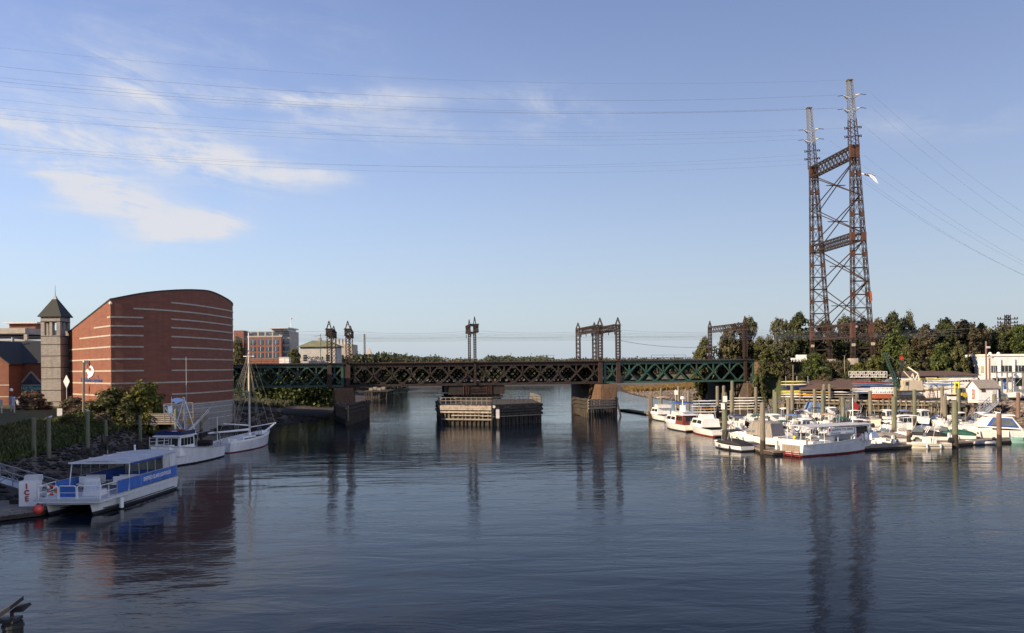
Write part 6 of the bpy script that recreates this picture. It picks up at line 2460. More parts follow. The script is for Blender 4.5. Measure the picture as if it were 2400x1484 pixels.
def big_boat(label, pos, head, L, B, feats):
    t = thing("cabin_cruiser", label, 'boat', (*pos, 0), radians(head), BOATS)
    rg = hull(t, L, B, 1.15, 1.9, M['gelcoat'], feats.get('low', M['bottom']), fine=2.2, rake=.09, draft=.7, stripe=.2, m_stripe=M['greytrim'])
    deck(t, rg, .05, M['gelcoat'], -L * .18)
    deck(t, rg, .55, M['greytrim'], -99, -L * .1)
    z = 1.25
    cabin(t, -L * .16, L * .24, B * .74, z, 1.35, 1.0, .05, nside=2, wz=(.40, .82))
    bow_rail(t, rg, L * .12, .65)
    if feats.get('canvas'):
        c = MB().box((-L * .30, 0, z + .65), (L * .26, B * .80, 1.75), taper=(.92, .9)).build("cockpit_canvas", feats['canvas'], t)
        for sg in (-1, 1):
            for k in (-.33, .0, .33):
                MB().box((-L * .30 + k * L * .2, sg * B * .375, z + .85), (L * .055, .06, .85)).build("clear_panel", M['glass'], c)
        MB().box((-L * .432, 0, z + .85), (.06, B * .5, .8)).build("clear_panel", M['glass'], c)
        MB().box((-L * .30, 0, z + 1.56), (L * .29, B * .82, .08)).build("canvas_roof", M['white'], c)
        lad = MB()
        for sg in (-.22, .22):
            lad.tube((-L * .34, -B * .42 + 0, z + .1), (-L * .30, -B * .42, z + 1.7), .03, .03, 5)
        lad.build("ladder", M['chrome'], t)
    if feats.get('fly'):
        flybridge(t, -L * .08, B, z + 1.35, feats['fly'], L)
    if feats.get('radar'):
        mb = MB()
        mb.tube((-L * .22, .5, z + 1.3), (-L * .22, .5, z + 4.3), .09, .07, 6)
        rm = mb.build("radar_mast", M['white'], t)
        MB().tube((-L * .22, .5, z + 4.3), (-L * .22, .5, z + 4.75), .38, .32, 12).build("radar_dome", M['white'], rm)
        MB().box((-L * .22, .5, z + 2.6), (.5, .9, 1.2)).build("mast_locker", M['white'], rm)
    if feats.get('whip'):
        for y in (-.9, .9):
            MB().tube((-L * .05, y, z + 1.3), (-L * .05, y, z + 6), .03, .015, 5).build("whip_aerial", M['white'], t)
    if feats.get('tower'):
        tw_ = MB()
        for sx in (-.9, .7):
            for sg in (-1, 1):
                tw_.tube((L * .0 + sx, sg * B * .32, z + 1.3), (L * .0 + sx * .8, sg * B * .26, z + 3.3), .035, .035, 5)
        tw_.tube((.6, -B * .26, z + 3.3), (.6, B * .26, z + 3.3), .035, .035, 5).tube((-.7, -B * .26, z + 3.3), (-.7, B * .26, z + 3.3), .035, .035, 5)
        tw_.tube((.6, -B * .26, z + 3.3), (-.7, -B * .26, z + 3.3), .035, .035, 5).tube((.6, B * .26, z + 3.3), (-.7, B * .26, z + 3.3), .035, .035, 5)
        tw_.tube((-.6, -B * .3, z + 1.6), (1.6, -B * .45, z + 4.2), .03, .02, 5).tube((.5, B * .26, z + 3.3), (-.6, -B * .3, z + 1.6), .03, .03, 5)
        tw_.build("tower_frame", M['chrome'], t)
        cabin(t, -1.0, .9, B * .5, z + 1.35, .7, .3, .1, nside=0, front=True)
    if feats.get('ring'):
        ring = []
        for i in range(14):
            a = 2 * pi * i / 14
            ring.append([(-L / 2 - .1 + .07 * sin(2 * pi * j / 6), -B * .3 + (.33 + .07 * cos(2 * pi * j / 6)) * cos(a), 1.5 + (.33 + .07 * cos(2 * pi * j / 6)) * sin(a)) for j in range(6)])
        MB().loft(ring + [ring[0]], cap0=False, cap1=False).build("life_ring", M['orange_ring'], t)
    MB().box((-L * .53, 0, .3), (.7, B * .75, .1)).build("swim_platform", M['wood_deck'], t)
    return t


big_boat("white cabin cruiser with tan flybridge top, farthest left of the marina boats", gp(1549, 984), 100, 11.5, 3.8, {'fly': M['tan_canvas']})
big_boat("white cruiser with russet cockpit canvas, blue flybridge top and radar mast", gp(1592, 1006), 101, 13.2, 4.2, {'fly': M['blue_canvas'], 'canvas': M['rust_canvas'], 'radar': True, 'whip': True, 'ring': True})
big_boat("large white sport cruiser with steel tower frame, right of the russet-canvas cruiser", gp(1655, 1017), 99, 13.5, 4.3, {'tower': True, 'low': M['red_dark']})
boat("black-hulled runabout under a tight black canvas cover at the near left corner", gp(1712, 1053), 112, 7.4, 2.7, 'bowrider', M['white'], M['black'], cov=M['black_canvas'], motors=0, group=BOATS, fs=.7, fb=1.0, top='bimini', topm=M['black_canvas'])
boat("white express cruiser with tall grey canvas enclosure", gp(1772, 1040), 126, 11.2, 3.6, 'cruiser', top='enclosure', topm=M['grey_canvas'], motors=0, fs=1.15, fb=1.7)
boat("white bowrider under a wide dark green bimini behind the dive boat", (44.2, 122), 100, 8.0, 2.9, 'bowrider', top='bimini', topm=M['green_canvas'], motors=1)
boat("grey-hulled cuddy boat with folding windshield just behind the grey-canvas cruiser", (40.4, 119), 108, 7.6, 2.6, 'cuddy', M['grey_paint'], motors=1)
boat("white bowrider with raised tubular tower beyond the dive boat's bow", (49.6, 120.5), 150, 7.2, 2.6, 'bowrider', top='arch', motors=1, motorm=M['black'])
boat("small white runabout with grey cover beside the near dock", (53.4, 122.6), 170, 6.2, 2.3, 'bowrider', cov=M['grey_canvas'], motors=1)
boat("white runabout with black canvas cover behind the cream skiff", (58.5, 124.3), 158, 8.8, 2.9, 'cruiser', M['gelcoat'], M['gelcoat_b'], cov=M['black_canvas'], motors=0, fs=.9, fb=1.4, top='arch')
boat("white runabout under a dark green tarpaulin between two cruisers", (64.6, 127.5), 150, 8.2, 2.8, 'cuddy', cov=M['green_canvas'], motors=0, top='arch')
boat("cream open skiff with black outboard tied outside the near dock", gp(2174, 1050), 181, 5.8, 2.0, 'console', M['gelcoat_b'], M['gelcoat_b'], motors=1, fs=.62, fb=.8, name="skiff")
boat("aqua-green open boat at the right picture edge", gp(2412, 1038), 184, 5.6, 2.1, 'console', M['aqua'], M['aqua'], motors=1, fs=.7, fb=.9, name="skiff")
t = boat("white hardtop cruiser with blue-framed screens and radar near the right edge", (71.2, 128.5), 163, 11.8, 3.9, 'cruiser', motors=0, fs=1.35, fb=1.8)
c = MB().loft([[(-4.6, -1.75, 1.5), (1.6, -1.65, 1.9), (1.6, 1.65, 1.9), (-4.6, 1.75, 1.5)], [(-3.2, -1.45, 3.35), (-.2, -1.35, 3.55), (-.2, 1.35, 3.55), (-3.2, 1.45, 3.35)]]).build("screen_enclosure", M['gelcoat'], t)
for sg in (-1, 1):
    MB().slab([(-4.1, sg * 1.74, 1.75), (.2, sg * 1.66, 2.0), (-.7, sg * 1.42, 3.3), (-3.2, sg * 1.50, 3.15)], .05, (0, sg, .1)).build("panel_trim", M['blue_canvas'], c)
    MB().slab([(-3.75, sg * 1.77, 1.95), (-.35, sg * 1.72, 2.12), (-.95, sg * 1.48, 3.15), (-3.05, sg * 1.56, 3.02)], .07, (0, sg, .1)).build("clear_panel", M['clear'], c)
MB().box((-1.6, 0, 3.58), (4.2, 3.1, .16), taper=(.9, .9)).build("hardtop", M['gelcoat'], t)
MB().box((-1.6, 0, 3.95), (.3, 2.6, .12)).tube((-1.6, 0, 3.6), (-1.6, 0, 3.9), .3, .22, 10).build("radar_scanner", M['white'], t)
t = thing("inflatable_tender", "grey inflatable dinghy tied outside the near dock", 'dinghy', (*gp(2298, 1042), 0), radians(180))
tb = MB()
for sg in (-1, 1):
    tb.path([Vector((-1.9, sg * .65, .28)), Vector((.8, sg * .65, .28)), Vector((1.6, sg * .4, .36)), Vector((1.95, 0, .42))], .24, 10)
tb.build("tubes", M['greytrim'], t, True)
MB().box((-.2, 0, .2), (3.0, 1.1, .08)).build("floor", M['grey_paint'], t)
MB().box((-.1, 0, .45), (.3, 1.1, .08)).build("thwart", M['grey_paint'], t)
outboard(t, -1.8, .5, M['black'], s=.7)
boat("white pilothouse fishing boat with round hardtop in the middle row, right side", (66.5, 143.2), 181, 9.8, 3.1, 'pilothouse', M['gelcoat'], motors=2, motorm=M['white'])
boat("navy-hulled center console with white T-top in the back row", gp(2003, 996), 175, 7.8, 2.6, 'console', M['navy'], M['gelcoat_b'], top='ttop', motors=2)
boat("navy and white boat with long white bimini behind the dive boat's flag", (57.4, 130.5), 176, 8.4, 2.8, 'bowrider', M['navy'], top='bimini', topm=M['white'], motors=1)
boat("white cruiser with dusty-blue canvas top at the foot of the bulkhead", gp(1893, 978), 188, 9.0, 3.1, 'cruiser', top='enclosure', topm=M['steel_blue'], motors=0, fs=1.0, fb=1.5)
boat("white cuddy boat with violet bimini left of the blue-topped cruiser", (53.0, 159), 190, 7.4, 2.6, 'cuddy', top='bimini', topm=M['violet_canvas'], motors=1)
boat("white cruiser with blue canvas behind the hardtop cruiser", (75.0, 136), 165, 9.2, 3.2, 'cruiser', top='enclosure', topm=M['steel_blue'], motors=0, fs=1.1, fb=1.6)
boat("small dark-tarped boat floating by the mudflat under the bridge", (53.5, 182), 100, 6.4, 2.3, 'bowrider', cov=M['black_canvas'], motors=0)

# ------------------------------------------------------------------ the crowd of ordinary boats, row by row
rb = random.Random(41)
rows = [  # y, x0, x1, headings, n, row words
    (133.5, 40.5, 56, 92, 5, "front row"), (138.2, 38.5, 62, 270, 7, "middle row, near side"), (149.6, 38, 63, 90, 8, "middle row, far side"),
    (160.5, 41, 52, 270, 4, "back row, near side"), (160.0, 63, 84, 270, 7, "back row, near side, right half"), (171.5, 43, 66, 90, 7, "back row, far side"), (150.5, 74, 84, 92, 3, "far right slips")]
kinds = ['console', 'cuddy', 'bowrider', 'console', 'cuddy', 'pilothouse', 'console']
tops = [None, 'bimini', 'ttop', None, 'bimini', None, 'arch']
canv = [('white', M['white']), ('navy', M['navy']), ('tan', M['tan_canvas']), ('green', M['green_canvas']), ('pale blue', M['steel_blue']), ('grey', M['grey_canvas']), ('black', M['black_canvas'])]
for y, x0, x1, hd, n, rw in rows:
    for k in range(n):
        x = x0 + (x1 - x0) * (k + .5) / n + rb.uniform(-.25, .25)
        kd, tp = rb.choice(kinds), rb.choice(tops)
        if kd == 'pilothouse':
            tp = None
        if kd == 'console' and tp == 'arch':
            tp = 'ttop'
        cn, cm = rb.choice(canv)
        cov_ = rb.random() < .22 and kd != 'pilothouse' and tp is None
        hm, hn = rb.choice([(M['gelcoat'], 'white'), (M['gelcoat'], 'white'), (M['gelcoat_c'], 'white'), (M['gelcoat_b'], 'cream')])
        desc = {'console': 'center console boat', 'cuddy': 'cuddy boat', 'bowrider': 'bowrider', 'pilothouse': 'pilothouse boat'}[kd]
        ex = f" with {cn} {'cover' if cov_ else 'bimini' if tp == 'bimini' else 'T-top' if tp == 'ttop' else ''}".rstrip() if (cov_ or tp in ('bimini', 'ttop')) else ""
        mm, mn = rb.choice([(M['black'], 'black'), (M['white'], 'white'), (M['grey_paint'], 'grey')])
        boat(f"{hn} {desc}{ex}, {ORD[k]} from left, {rw}".replace('center console boat', 'console boat'), (x, y + rb.uniform(-.6, .6)), hd + rb.uniform(-9, 9), rb.uniform(5.8, 7.4), 2.35, kd, hm, rb.choice([M['bottom'], M['navy'], M['red_dark'], M['gelcoat']]),
             tp, cm, cm if cov_ else None, rb.choice([1, 1, 2]), mm, stripe=rb.choice([None, M['navy'], M['greytrim']]))

# ------------------------------------------------------------------ marina piles
MP = "timber mooring piles in the marina"
pl = [(1523, 926, 982, 6, 'r'), (1527, 924, 982, 6, 'g'), (1550, 911, 980, 6, 'g'), (1585, 914, 984, 6, 's'), (1591, 906, 984, 6.5, 'y'), (1614, 917, 986, 7, 'y'), (1682, 906, 982, 7.5, 'y'),
      (1697, 905, 984, 7, 'y'), (1699, 921, 1036, 12, 't'), (1717, 894, 985, 7.5, 'g'), (1715, 916, 985, 8, 'y'), (1772, 908, 980, 7.5, 'y'), (1815, 915, 988, 7, 'g'), (1819, 920, 996, 8, 'g'),
      (1788, 945, 1064, 12, 'y'), (1848, 934, 1004, 9.5, 'y'), (1857, 903, 980, 8, 'y'), (1910, 913, 986, 8, 'y'), (1929, 915, 998, 8, 'g'), (1932, 902, 984, 7.5, 'y'), (1945, 901, 972, 6.5, 'y'),
      (1976, 932, 996, 9.5, 'g'), (2009, 910, 972, 8, 'g'), (2040, 917, 994, 8, 'y'), (2096, 931, 1032, 11, 'g'), (2099, 908, 990, 8, 'g'), (2144, 914, 1002, 8.5, 'g'), (2209, 906, 990, 8, 'y'),
      (2215, 930, 998, 9, 'y'), (2239, 942, 1049, 13, 'g'), (2247, 911, 992, 8.5, 'g'), (2331, 925, 992, 9, 'g'), (2342, 906, 980, 8, 'g'), (2387, 921, 1002, 8, 'r'), (2342, 970, 1046, 11, 'r'), (2130, 989, 1049, 9, 'q')]
pl.sort()
for k, (px, yt, yb, w, c_) in enumerate(pl):
    mm = {'y': M['pile_grey'], 'g': M['pile_green'], 'r': M['pile_red'], 's': M['pile_grey'], 't': M['pile_green'], 'q': M['pile_red']}[c_]
    cn = {'y': 'grey-brown', 'g': 'greenish', 'r': 'reddish', 's': 'grey-brown', 't': 'thick greenish', 'q': 'reddish'}[c_]
    ex = {'s': ' with a small white slip sign', 't': ' with two white slip signs', 'q': ' with a white slip sign'}.get(c_, '')
    pile(px, yt, yb, w, mm, f"{cn} marina mooring pile{ex}, {ORD[k]} from the left", MP, cap={'s': 'sign', 't': 'twosigns', 'q': 'sign'}.get(c_))


# ------------------------------------------------------------------ bulkhead along the yard
def bulkhead():
    a, b = Vector((63.2, 198.2, 0)), Vector((93.0, 174.6, 0))
    d = b - a
    ln = d.length
    t = thing("timber_bulkhead", "long timber pile bulkhead holding the boatyard above the marina", "bulkhead", a, atan2(d.y, d.x))
    z = 3.25
    MB().box((ln / 2, .35, .6), (ln, .3, 5.0)).build("sheeting", M['wood_dark'], t)
    r = random.Random(8)
    n = int(ln / 1.15)
    for k in range(n + 1):
        x = ln * k / n + r.uniform(-.15, .15)
        MB().tube((x, -.12, -3), (x, -.05, z + r.uniform(.0, .55)), .24, .22, 8).build("pile", M['bulk_tide'], t)
    for zz, hh in ((2.6, .4), (1.2, .4)):
        for c0, c1 in ((0, .33), (.335, .66), (.665, 1)):
            MB().box((ln * (c0 + c1) / 2, -.42, zz), (ln * (c1 - c0), .3, hh)).build("wale", M['bulk_tide'], t)
    MB().box((ln / 2, .55, z + .05), (ln, 1.1, .22)).build("cap_beam", M['concrete'], t)
    # north return towards the abutment
    t2 = thing("stone_quay_wall", "pale stone quay wall between the bulkhead and the railway abutment", "wall", (61.2, 208.2, 0), 0)
    stone_courses(t2, [(0, 0), (2.0, -10)], -.5, 3.2, .7, M['bulk_tide'], 12, (0,))
    MB().prism([(.2, .2), (2.2, -9.8), (6, -9), (4, .2)], -1, 3.15).build("core", M['joint'], t2)


bulkhead()
gangway("marina_gangway", "grey gangway sloping from the bulkhead down to the marina, middle of the yard", P(2003, 938, 190) + Vector((0, 0, .2)), (63.5, 167, .6), 1.5, 1.1, M['galv'], 9)
gangway("marina_gangway", "grey timber-rail gangway sloping down beside the small white shed", P(2330, 930, 160) + Vector((0, 0, -1.2)), (80.5, 150, .6), 1.6, 1.1, M['grey_paint'], 8)
gangway("marina_gangway", "low gangway beside the stacked rowing shells near the bridge", (62.0, 196, 3.3), (50.5, 176, .6), 1.4, 1.0, M['wood'], 8)
t = thing("quay_platform", "raised timber platform with posts in front of the small white shed", "platform", (88, 165, 0), radians(-35))
MB().box((0, 0, 3.1), (13, 4.5, .35)).build("deck", M['wood_dark'], t)
for k in range(6):
    for y in (-2, 2):
        MB().tube((-6 + k * 2.4, y, -2), (-6 + k * 2.4, y, 3.6 if y < 0 else 3.0), .2, .2, 8).build("post", M['pile_red' if k % 2 else 'pile_grey'], t)
MB().beam((-6.3, -2.1, 4.2), (6.3, -2.1, 4.2), .06, .06).beam((-6.3, -2.1, 3.8), (6.3, -2.1, 3.8), .05, .05).build("hand_rail", M['steel_dark'], t)
# ------------------------------------------------------------------ embankment trees and slope shrubs (right)
ET = "trees along the railway embankment"
trees_r = [  # px, top y, d, width px, leaf, kind, gap, label
    (1650, 796, 246, 72, 'olive', 'tree', 0, "small rounded olive tree left of the right-hand gantry"),
    (1722, 762, 248, 92, 'brown', 'tree', 0, "broad brownish-olive tree behind the right-hand gantry"),
    (1758, 748, 250, 74, 'grey', 'oval', .22, "thin pale grey-green tree just right of the right-hand gantry"),
    (1782, 790, 244, 44, 'olive', 'oval', 0, "narrow olive tree beside the thin pale tree"),
    (1832, 744, 246, 66, 'grey', 'tree', .22, "sparse grey-green tree left of the big dark tree"),
    (1872, 737, 244, 84, 'dark', 'tree', 0, "big dense dark green tree at the tower's left leg"),
    (1935, 752, 246, 60, 'dark', 'tree', .15, "dark tree seen through the tower's left leg"),
    (1982, 742, 248, 62, 'grey', 'tree', .2, "sparse green tree between the tower legs"),
    (2022, 752, 246, 58, 'dark', 'oval', .1, "dark tree directly behind the tower's right leg"),
    (2064, 748, 244, 56, 'brown', 'tree', .15, "russet-green tree just right of the tower"),
    (2092, 735, 246, 66, 'dark', 'tree', .18, "tall dark ragged tree right of the tower"),
    (2128, 738, 248, 50, 'grey', 'oval', .22, "wispy grey-green tree beyond the ragged tree"),
    (2172, 764, 240, 70, 'brown', 'tree', .05, "russet-brown tree left of the tall middle group"),
    (2216, 750, 242, 74, 'dark', 'tree', .1, "tall dark tree in the right-hand group"),
    (2262, 753, 240, 78, 'brown', 'tree', .05, "large russet tree in the right-hand group"),
    (2298, 762, 242, 56, 'brown', 'tree', .1, "russet tree left of the small lattice pylon"),
    (2338, 776, 244, 60, 'dark', 'tree', .05, "dark tree below the small lattice pylon"),
    (2388, 762, 242, 70, 'green', 'tree', 0, "green tree at the right picture edge"),
    (2430, 748, 244, 80, 'dark', 'tree', 0, "dark tree just beyond the right picture edge"),
]
for k, (px, yt, d, wpx, lf, kd, gp_, lab) in enumerate(trees_r):
    b = on_ground(px, d, -.3)
    h = P(px, yt, d).z - b.z
    tree(b, wpx * d / FPX, h, lf, k % 5, lab, ET, kd, .12, gp_)
ES = "shrubs on the embankment slope"
shr = [(1806, 812, 209, 84, 'olive', "round olive bush beside the stone abutment"), (1845, 850, 207, 46, 'brown', "brown scrub right of the abutment bush"),
       (1908, 826, 207, 84, 'green', "large green bush on the slope below the tower's left leg"), (1962, 856, 208, 46, 'brown', "brown scrub below the tower"),
       (2010, 850, 208, 60, 'yellow', "yellow-green scrub left of the green crane boom"), (2048, 836, 209, 60, 'yellow', "bright yellow-green bush at the crane boom"),
       (2098, 776, 213, 86, 'green', "big green bush-like tree in front of the ragged tree"), (2128, 806, 210, 60, 'olive', "olive bush right of the big green one"),
       (2160, 842, 211, 60, 'brown', "dry brown scrub above the long shed"), (2204, 804, 210, 80, 'green', "tall green bush above the long shed"),
       (2246, 806, 210, 66, 'olive', "olive bush left of the white building"), (2282, 818, 214, 50, 'brown', "russet bush against the white building's wall"),
       (1880, 872, 204, 50, 'dark', "dark low scrub above the kayak rack"), (1935, 874, 204, 56, 'brown', "low brown scrub above the brown-roofed shed"), (1985, 872, 204, 50, 'dark', "dark scrub behind the white stored gangway"),
       (1779, 864, 206, 52, 'olive', "olive bush hiding the foot of the abutment wing wall"), (1764, 905, 205, 34, 'brown', "small brown bush low beside the abutment"),
       (1790, 880, 207, 40, 'dark', "dark ivy-like scrub at the foot of the abutment wing wall")]
for k, (px, yt, d, wpx, lf, lab) in enumerate(shr):
    b = on_ground(px, d, -.4)
    h = max(2.0, P(px, yt, d).z - b.z)
    tree(b, wpx * d / FPX, h, lf, (k * 3 + 1) % 5, lab, ES, 'bush', 0.0, name='shrub')


def slope_zone(s0, s1, p0, p1):
    def fn(r):
        q = bw(r.uniform(s0, s1), r.uniform(p0, p1), 0)
        return q.x, q.y
    return fn


def grass_patch(name, label, fn, n, size, matk, seed, zr):
    r = random.Random(seed)
    v, f = [], []
    k = 0
    guard = 0
    while k < n and guard < n * 20:
        guard += 1
        x, y = fn(r)
        z = height(x, y)
        if not zr[0] < z < zr[1]:
            continue
        k += 1
        for _ in range(5):
            a = r.uniform(0, 2 * pi)
            hh = size * r.uniform(.6, 1.3)
            p = Vector((x + r.gauss(0, .3), y + r.gauss(0, .3), z - .1))
            tip = p + Vector((cos(a) * .3 * hh, sin(a) * .3 * hh, hh))
            w = Vector((-sin(a), cos(a), 0)) * size * .13
            o = len(v)
            v += [p - w, p + w, tip + w * .4, tip - w * .4]
            f.append((o, o + 1, o + 2, o + 3))
    me = bpy.data.meshes.new(name)
    me.from_pydata([tuple(p) for p in v], [], f)
    me.materials.append(L[matk])
    me.update()
    tag(put(name, me), label, "grass", kind="stuff")


grass_patch("slope_scrub", "dry brown scrub covering the railway embankment slope", slope_zone(74, 170, -17, -2), 4200, 1.0, 'brown', 31, (3.4, 11.8))
grass_patch("slope_scrub", "green scrub mixed over the railway embankment slope", slope_zone(74, 170, -17, -3), 2200, 1.2, 'dark', 32, (3.4, 11.5))
grass_patch("marsh_reeds", "tawny marsh reeds on the far right mudflat", lambda r: (r.uniform(50, 105), r.uniform(365, 412)), 6000, 1.5, 'reed', 33, (.15, 3.6))
grass_patch("marsh_grass", "green-brown marsh grass on the far left shore seen below the bridge", lambda r: (lerp_table(XL, 280) - r.uniform(4, 60), r.uniform(225, 330)), 5000, 1.3, 'grey', 34, (1.2, 5))

# ------------------------------------------------------------------ far woods
def far_wood(name, label, segs, leaf, matk, seed):
    """mass of leaf clumps along a line of far tree tops: (px0, px1, d, y_top, depth)"""
    r = random.Random(seed)
    v, f = [], []
    for px0, px1, d, ytop, yvar, n in segs:
        for _ in range(n):
            px = r.uniform(px0, px1)
            dd = d * r.uniform(.93, 1.07)
            x = P(px, 850, dd).x
            tall = (ytop + yvar * (mnoise.noise(Vector((px * .035, seed, 0))) + .6 * mnoise.noise(Vector((px * .11, seed, 4)))))
            ztop = P(px, tall, dd).z
            zb = max(0.5, height(x, dd))
            zz = zb + (ztop - zb) * (1 - r.random() ** 1.7 * .95)
            cr = leaf * 2.2
            for _ in range(10):
                p = Vector((x + r.gauss(0, cr), dd + r.gauss(0, cr), zz + r.gauss(0, cr * .5) - cr * .6))
                nr = Vector((r.gauss(0, 1), r.gauss(-.5, 1), r.gauss(.4, .8))).normalized()
                t_ = nr.cross(Vector((r.gauss(0, 1), r.gauss(0, 1), r.gauss(0, 1)))).normalized()
                b_ = nr.cross(t_)
                s = leaf * r.uniform(.6, 1.3)
                o = len(v)
                v += [p - t_ * s, p - b_ * s * .7, p + t_ * s, p + b_ * s * .7]
                f.append((o, o + 1, o + 2, o + 3))
    me = bpy.data.meshes.new(name)
    me.from_pydata([tuple(p) for p in v], [], f)
    me.materials.append(L[matk])
    me.update()
    tag(put(name, me), label, "woodland", kind="stuff")


far_wood("far_woodland", "haze-tinted green woodland along the far shore behind the bridge", [(840, 1760, 820, 843, 4, 3400), (905, 1040, 700, 838, 6, 900), (1140, 1290, 740, 838, 5, 900), (1330, 1640, 900, 841, 3, 900)], 1.0, 'far', 51)
far_wood("far_woodland", "rusty autumn patches in the far woodland behind the bridge", [(1190, 1260, 760, 840, 4, 300), (960, 1120, 800, 843, 3, 260), (1450, 1600, 880, 843, 3, 200)], 1.0, 'far_red', 52)
far_wood("left_shore_wood", "darker trees on the left shore beyond the white buildings", [(800, 950, 430, 832, 10, 900), (690, 830, 380, 838, 8, 500)], .7, 'dark', 53)
far_wood("under_bridge_scrub", "dark scrub on the left bank under and behind the green bridge span", [(548, 800, 262, 872, 10, 1500)], .5, 'green', 54)
far_wood("embankment_wood", "continuous belt of olive scrub and saplings behind the embankment trees", [(1690, 1890, 262, 812, 18, 1100), (2050, 2460, 262, 784, 22, 2800), (1890, 2050, 262, 806, 20, 800)], .42, 'olive', 56)
far_wood("embankment_wood", "russet autumn saplings mixed in behind the embankment trees", [(1700, 1890, 264, 808, 16, 500), (2130, 2460, 264, 774, 22, 1200)], .42, 'brown', 57)
far_wood("right_shore_wood", "low scrub on the right shore behind the green bridge span", [(1640, 1790, 262, 862, 14, 900)], .5, 'olive', 55)

# ------------------------------------------------------------------ background buildings at the left
def office():
    d = 330.0
    t = thing("brick_office_building", "modern brick and glass office block behind the left end of the bridge", "building", P(630, 850, d))
    o = P(630, 850, d)
    X = lambda px: P(px, 800, d).x - o.x
    Z = lambda py, px=630: P(px, py, d).z - o.z
    MB().box(((X(545) + X(676)) / 2, 9, (Z(776) + Z(870)) / 2), (X(676) - X(545), 14, Z(776) - Z(870))).build("rear_block", M['concrete'], t)
    MB().box(((X(583) + X(660)) / 2, 1.0, (Z(790) + Z(870)) / 2), (X(660) - X(583), 3, Z(790) - Z(870))).build("brick_front", M['brick_pale'], t)
    MB().box(((X(583) + X(660)) / 2, 1.0, Z(789)), (X(660) - X(583) + .6, 3.6, .6)).build("front_coping", M['stripe'], t)
    MB().box(((X(548) + X(571)) / 2, 3.0, (Z(774) + Z(870)) / 2), (X(571) - X(548), 6, Z(774) - Z(870))).build("brick_wing", M['brick_pale'], t)
    for r_, (y0, y1) in enumerate(((797, 808), (813, 823), (827, 838), (842, 850))):
        for k in range(4):
            c = 594 + k * 17.8
            w = MB().box(((X(c - 6) + X(c + 6)) / 2, -.55, (Z(y0) + Z(y1)) / 2), (X(c + 6) - X(c - 6), .12, Z(y0) - Z(y1))).build("window", M['glass_blue'], t)
            MB().box((X(c), -.64, (Z(y0) + Z(y1)) / 2), (.14, .08, Z(y0) - Z(y1))).build("mullion", M['greytrim'], w)
    for y0, y1 in ((779, 790), (795, 806), (812, 822), (827, 836)):
        MB().box(((X(661) + X(676)) / 2, 1.9, (Z(y0) + Z(y1)) / 2), (X(676) - X(661), .15, Z(y0) - Z(y1))).build("window", M['glass_blue'], t)
    for k in range(5):
        c = 575 + k * 17
        MB().box((X(c), 1.9, (Z(778) + Z(787)) / 2), (1.9, .15, Z(778) - Z(787))).build("window", M['glass_blue'], t)
    pr = MB().box(((X(633) + X(679)) / 2, 6, Z(769.5)), (X(679) - X(633), 16, .5)).build("flat_canopy", M['greytrim'], t)
    MB().box(((X(638) + X(675)) / 2, 6, Z(773)), (X(675) - X(638), 13, 1.0)).build("penthouse", M['greytrim'], pr)
    MB().tube((X(673), 6, Z(770)), (X(673), 6, Z(742)), .12, .06, 6).build("flagpole", M['white'], t)
    MB().slab([(X(673), 6, Z(743)), (X(677), 5.6, Z(744)), (X(676.5), 5.8, Z(747.5)), (X(673), 6, Z(747))], .05, (0, 1, 0)).build("flag", M['red_window'], t)


office()


def trackside_house():
    d = 240.0
    o = P(745, 855, d)
    t = thing("small_white_house", "small pale square house with mossy hipped roof and graffiti by the tracks", "building", (o.x, d, 11.9))
    X = lambda px: P(px, 800, d).x - o.x
    zt = P(745, 812, d).z - 11.9
    w = X(787) - X(703)
    cx = (X(787) + X(703)) / 2
    MB().box((cx, 4, zt / 2), (w, 8, zt)).build("wall", M['house_shaded'], t)
    e = .6
    ring0 = [(cx - w / 2 - e, -e, zt), (cx + w / 2 + e, -e, zt), (cx + w / 2 + e, 8 + e, zt), (cx - w / 2 - e, 8 + e, zt)]
    zr = P(745, 797.5, d).z - 11.9
    ring1 = [(cx - w * .24, 3.4, zr), (cx + w * .20, 3.4, zr), (cx + w * .20, 4.6, zr), (cx - w * .24, 4.6, zr)]
    rf = MB().loft([[(x, y, z - .18) for x, y, z in ring0], ring0, ring1]).build("roof", M['roof_moss'], t)
    MB().box((cx - .2, 3.4, zr + .1), (.9, .9, 1.2)).build("chimney", M['concrete'], rf)
    for px in (714.5, 767.5):
        wd_ = MB().box((X(px), -.03, zt * .46), (.95, .1, 1.75)).build("window", M['glass'], t)
        for k in (-.45, 0, .45):
            MB().box((X(px), -.1, zt * .46 + k), (.95, .06, .08)).build("glazing_bar", M['grey_paint'], wd_)
    r = random.Random(77)
    gr = MB()
    x = X(720)
    while x < X(760):
        pts = [Vector((x + r.uniform(-.15, .5), -.03, zt * .36 + r.uniform(0, 1.1))) for _ in range(5)]
        gr.path(pts, .045, 4)
        x += .48
    gr.build("graffiti", M['steel_dark'], t)


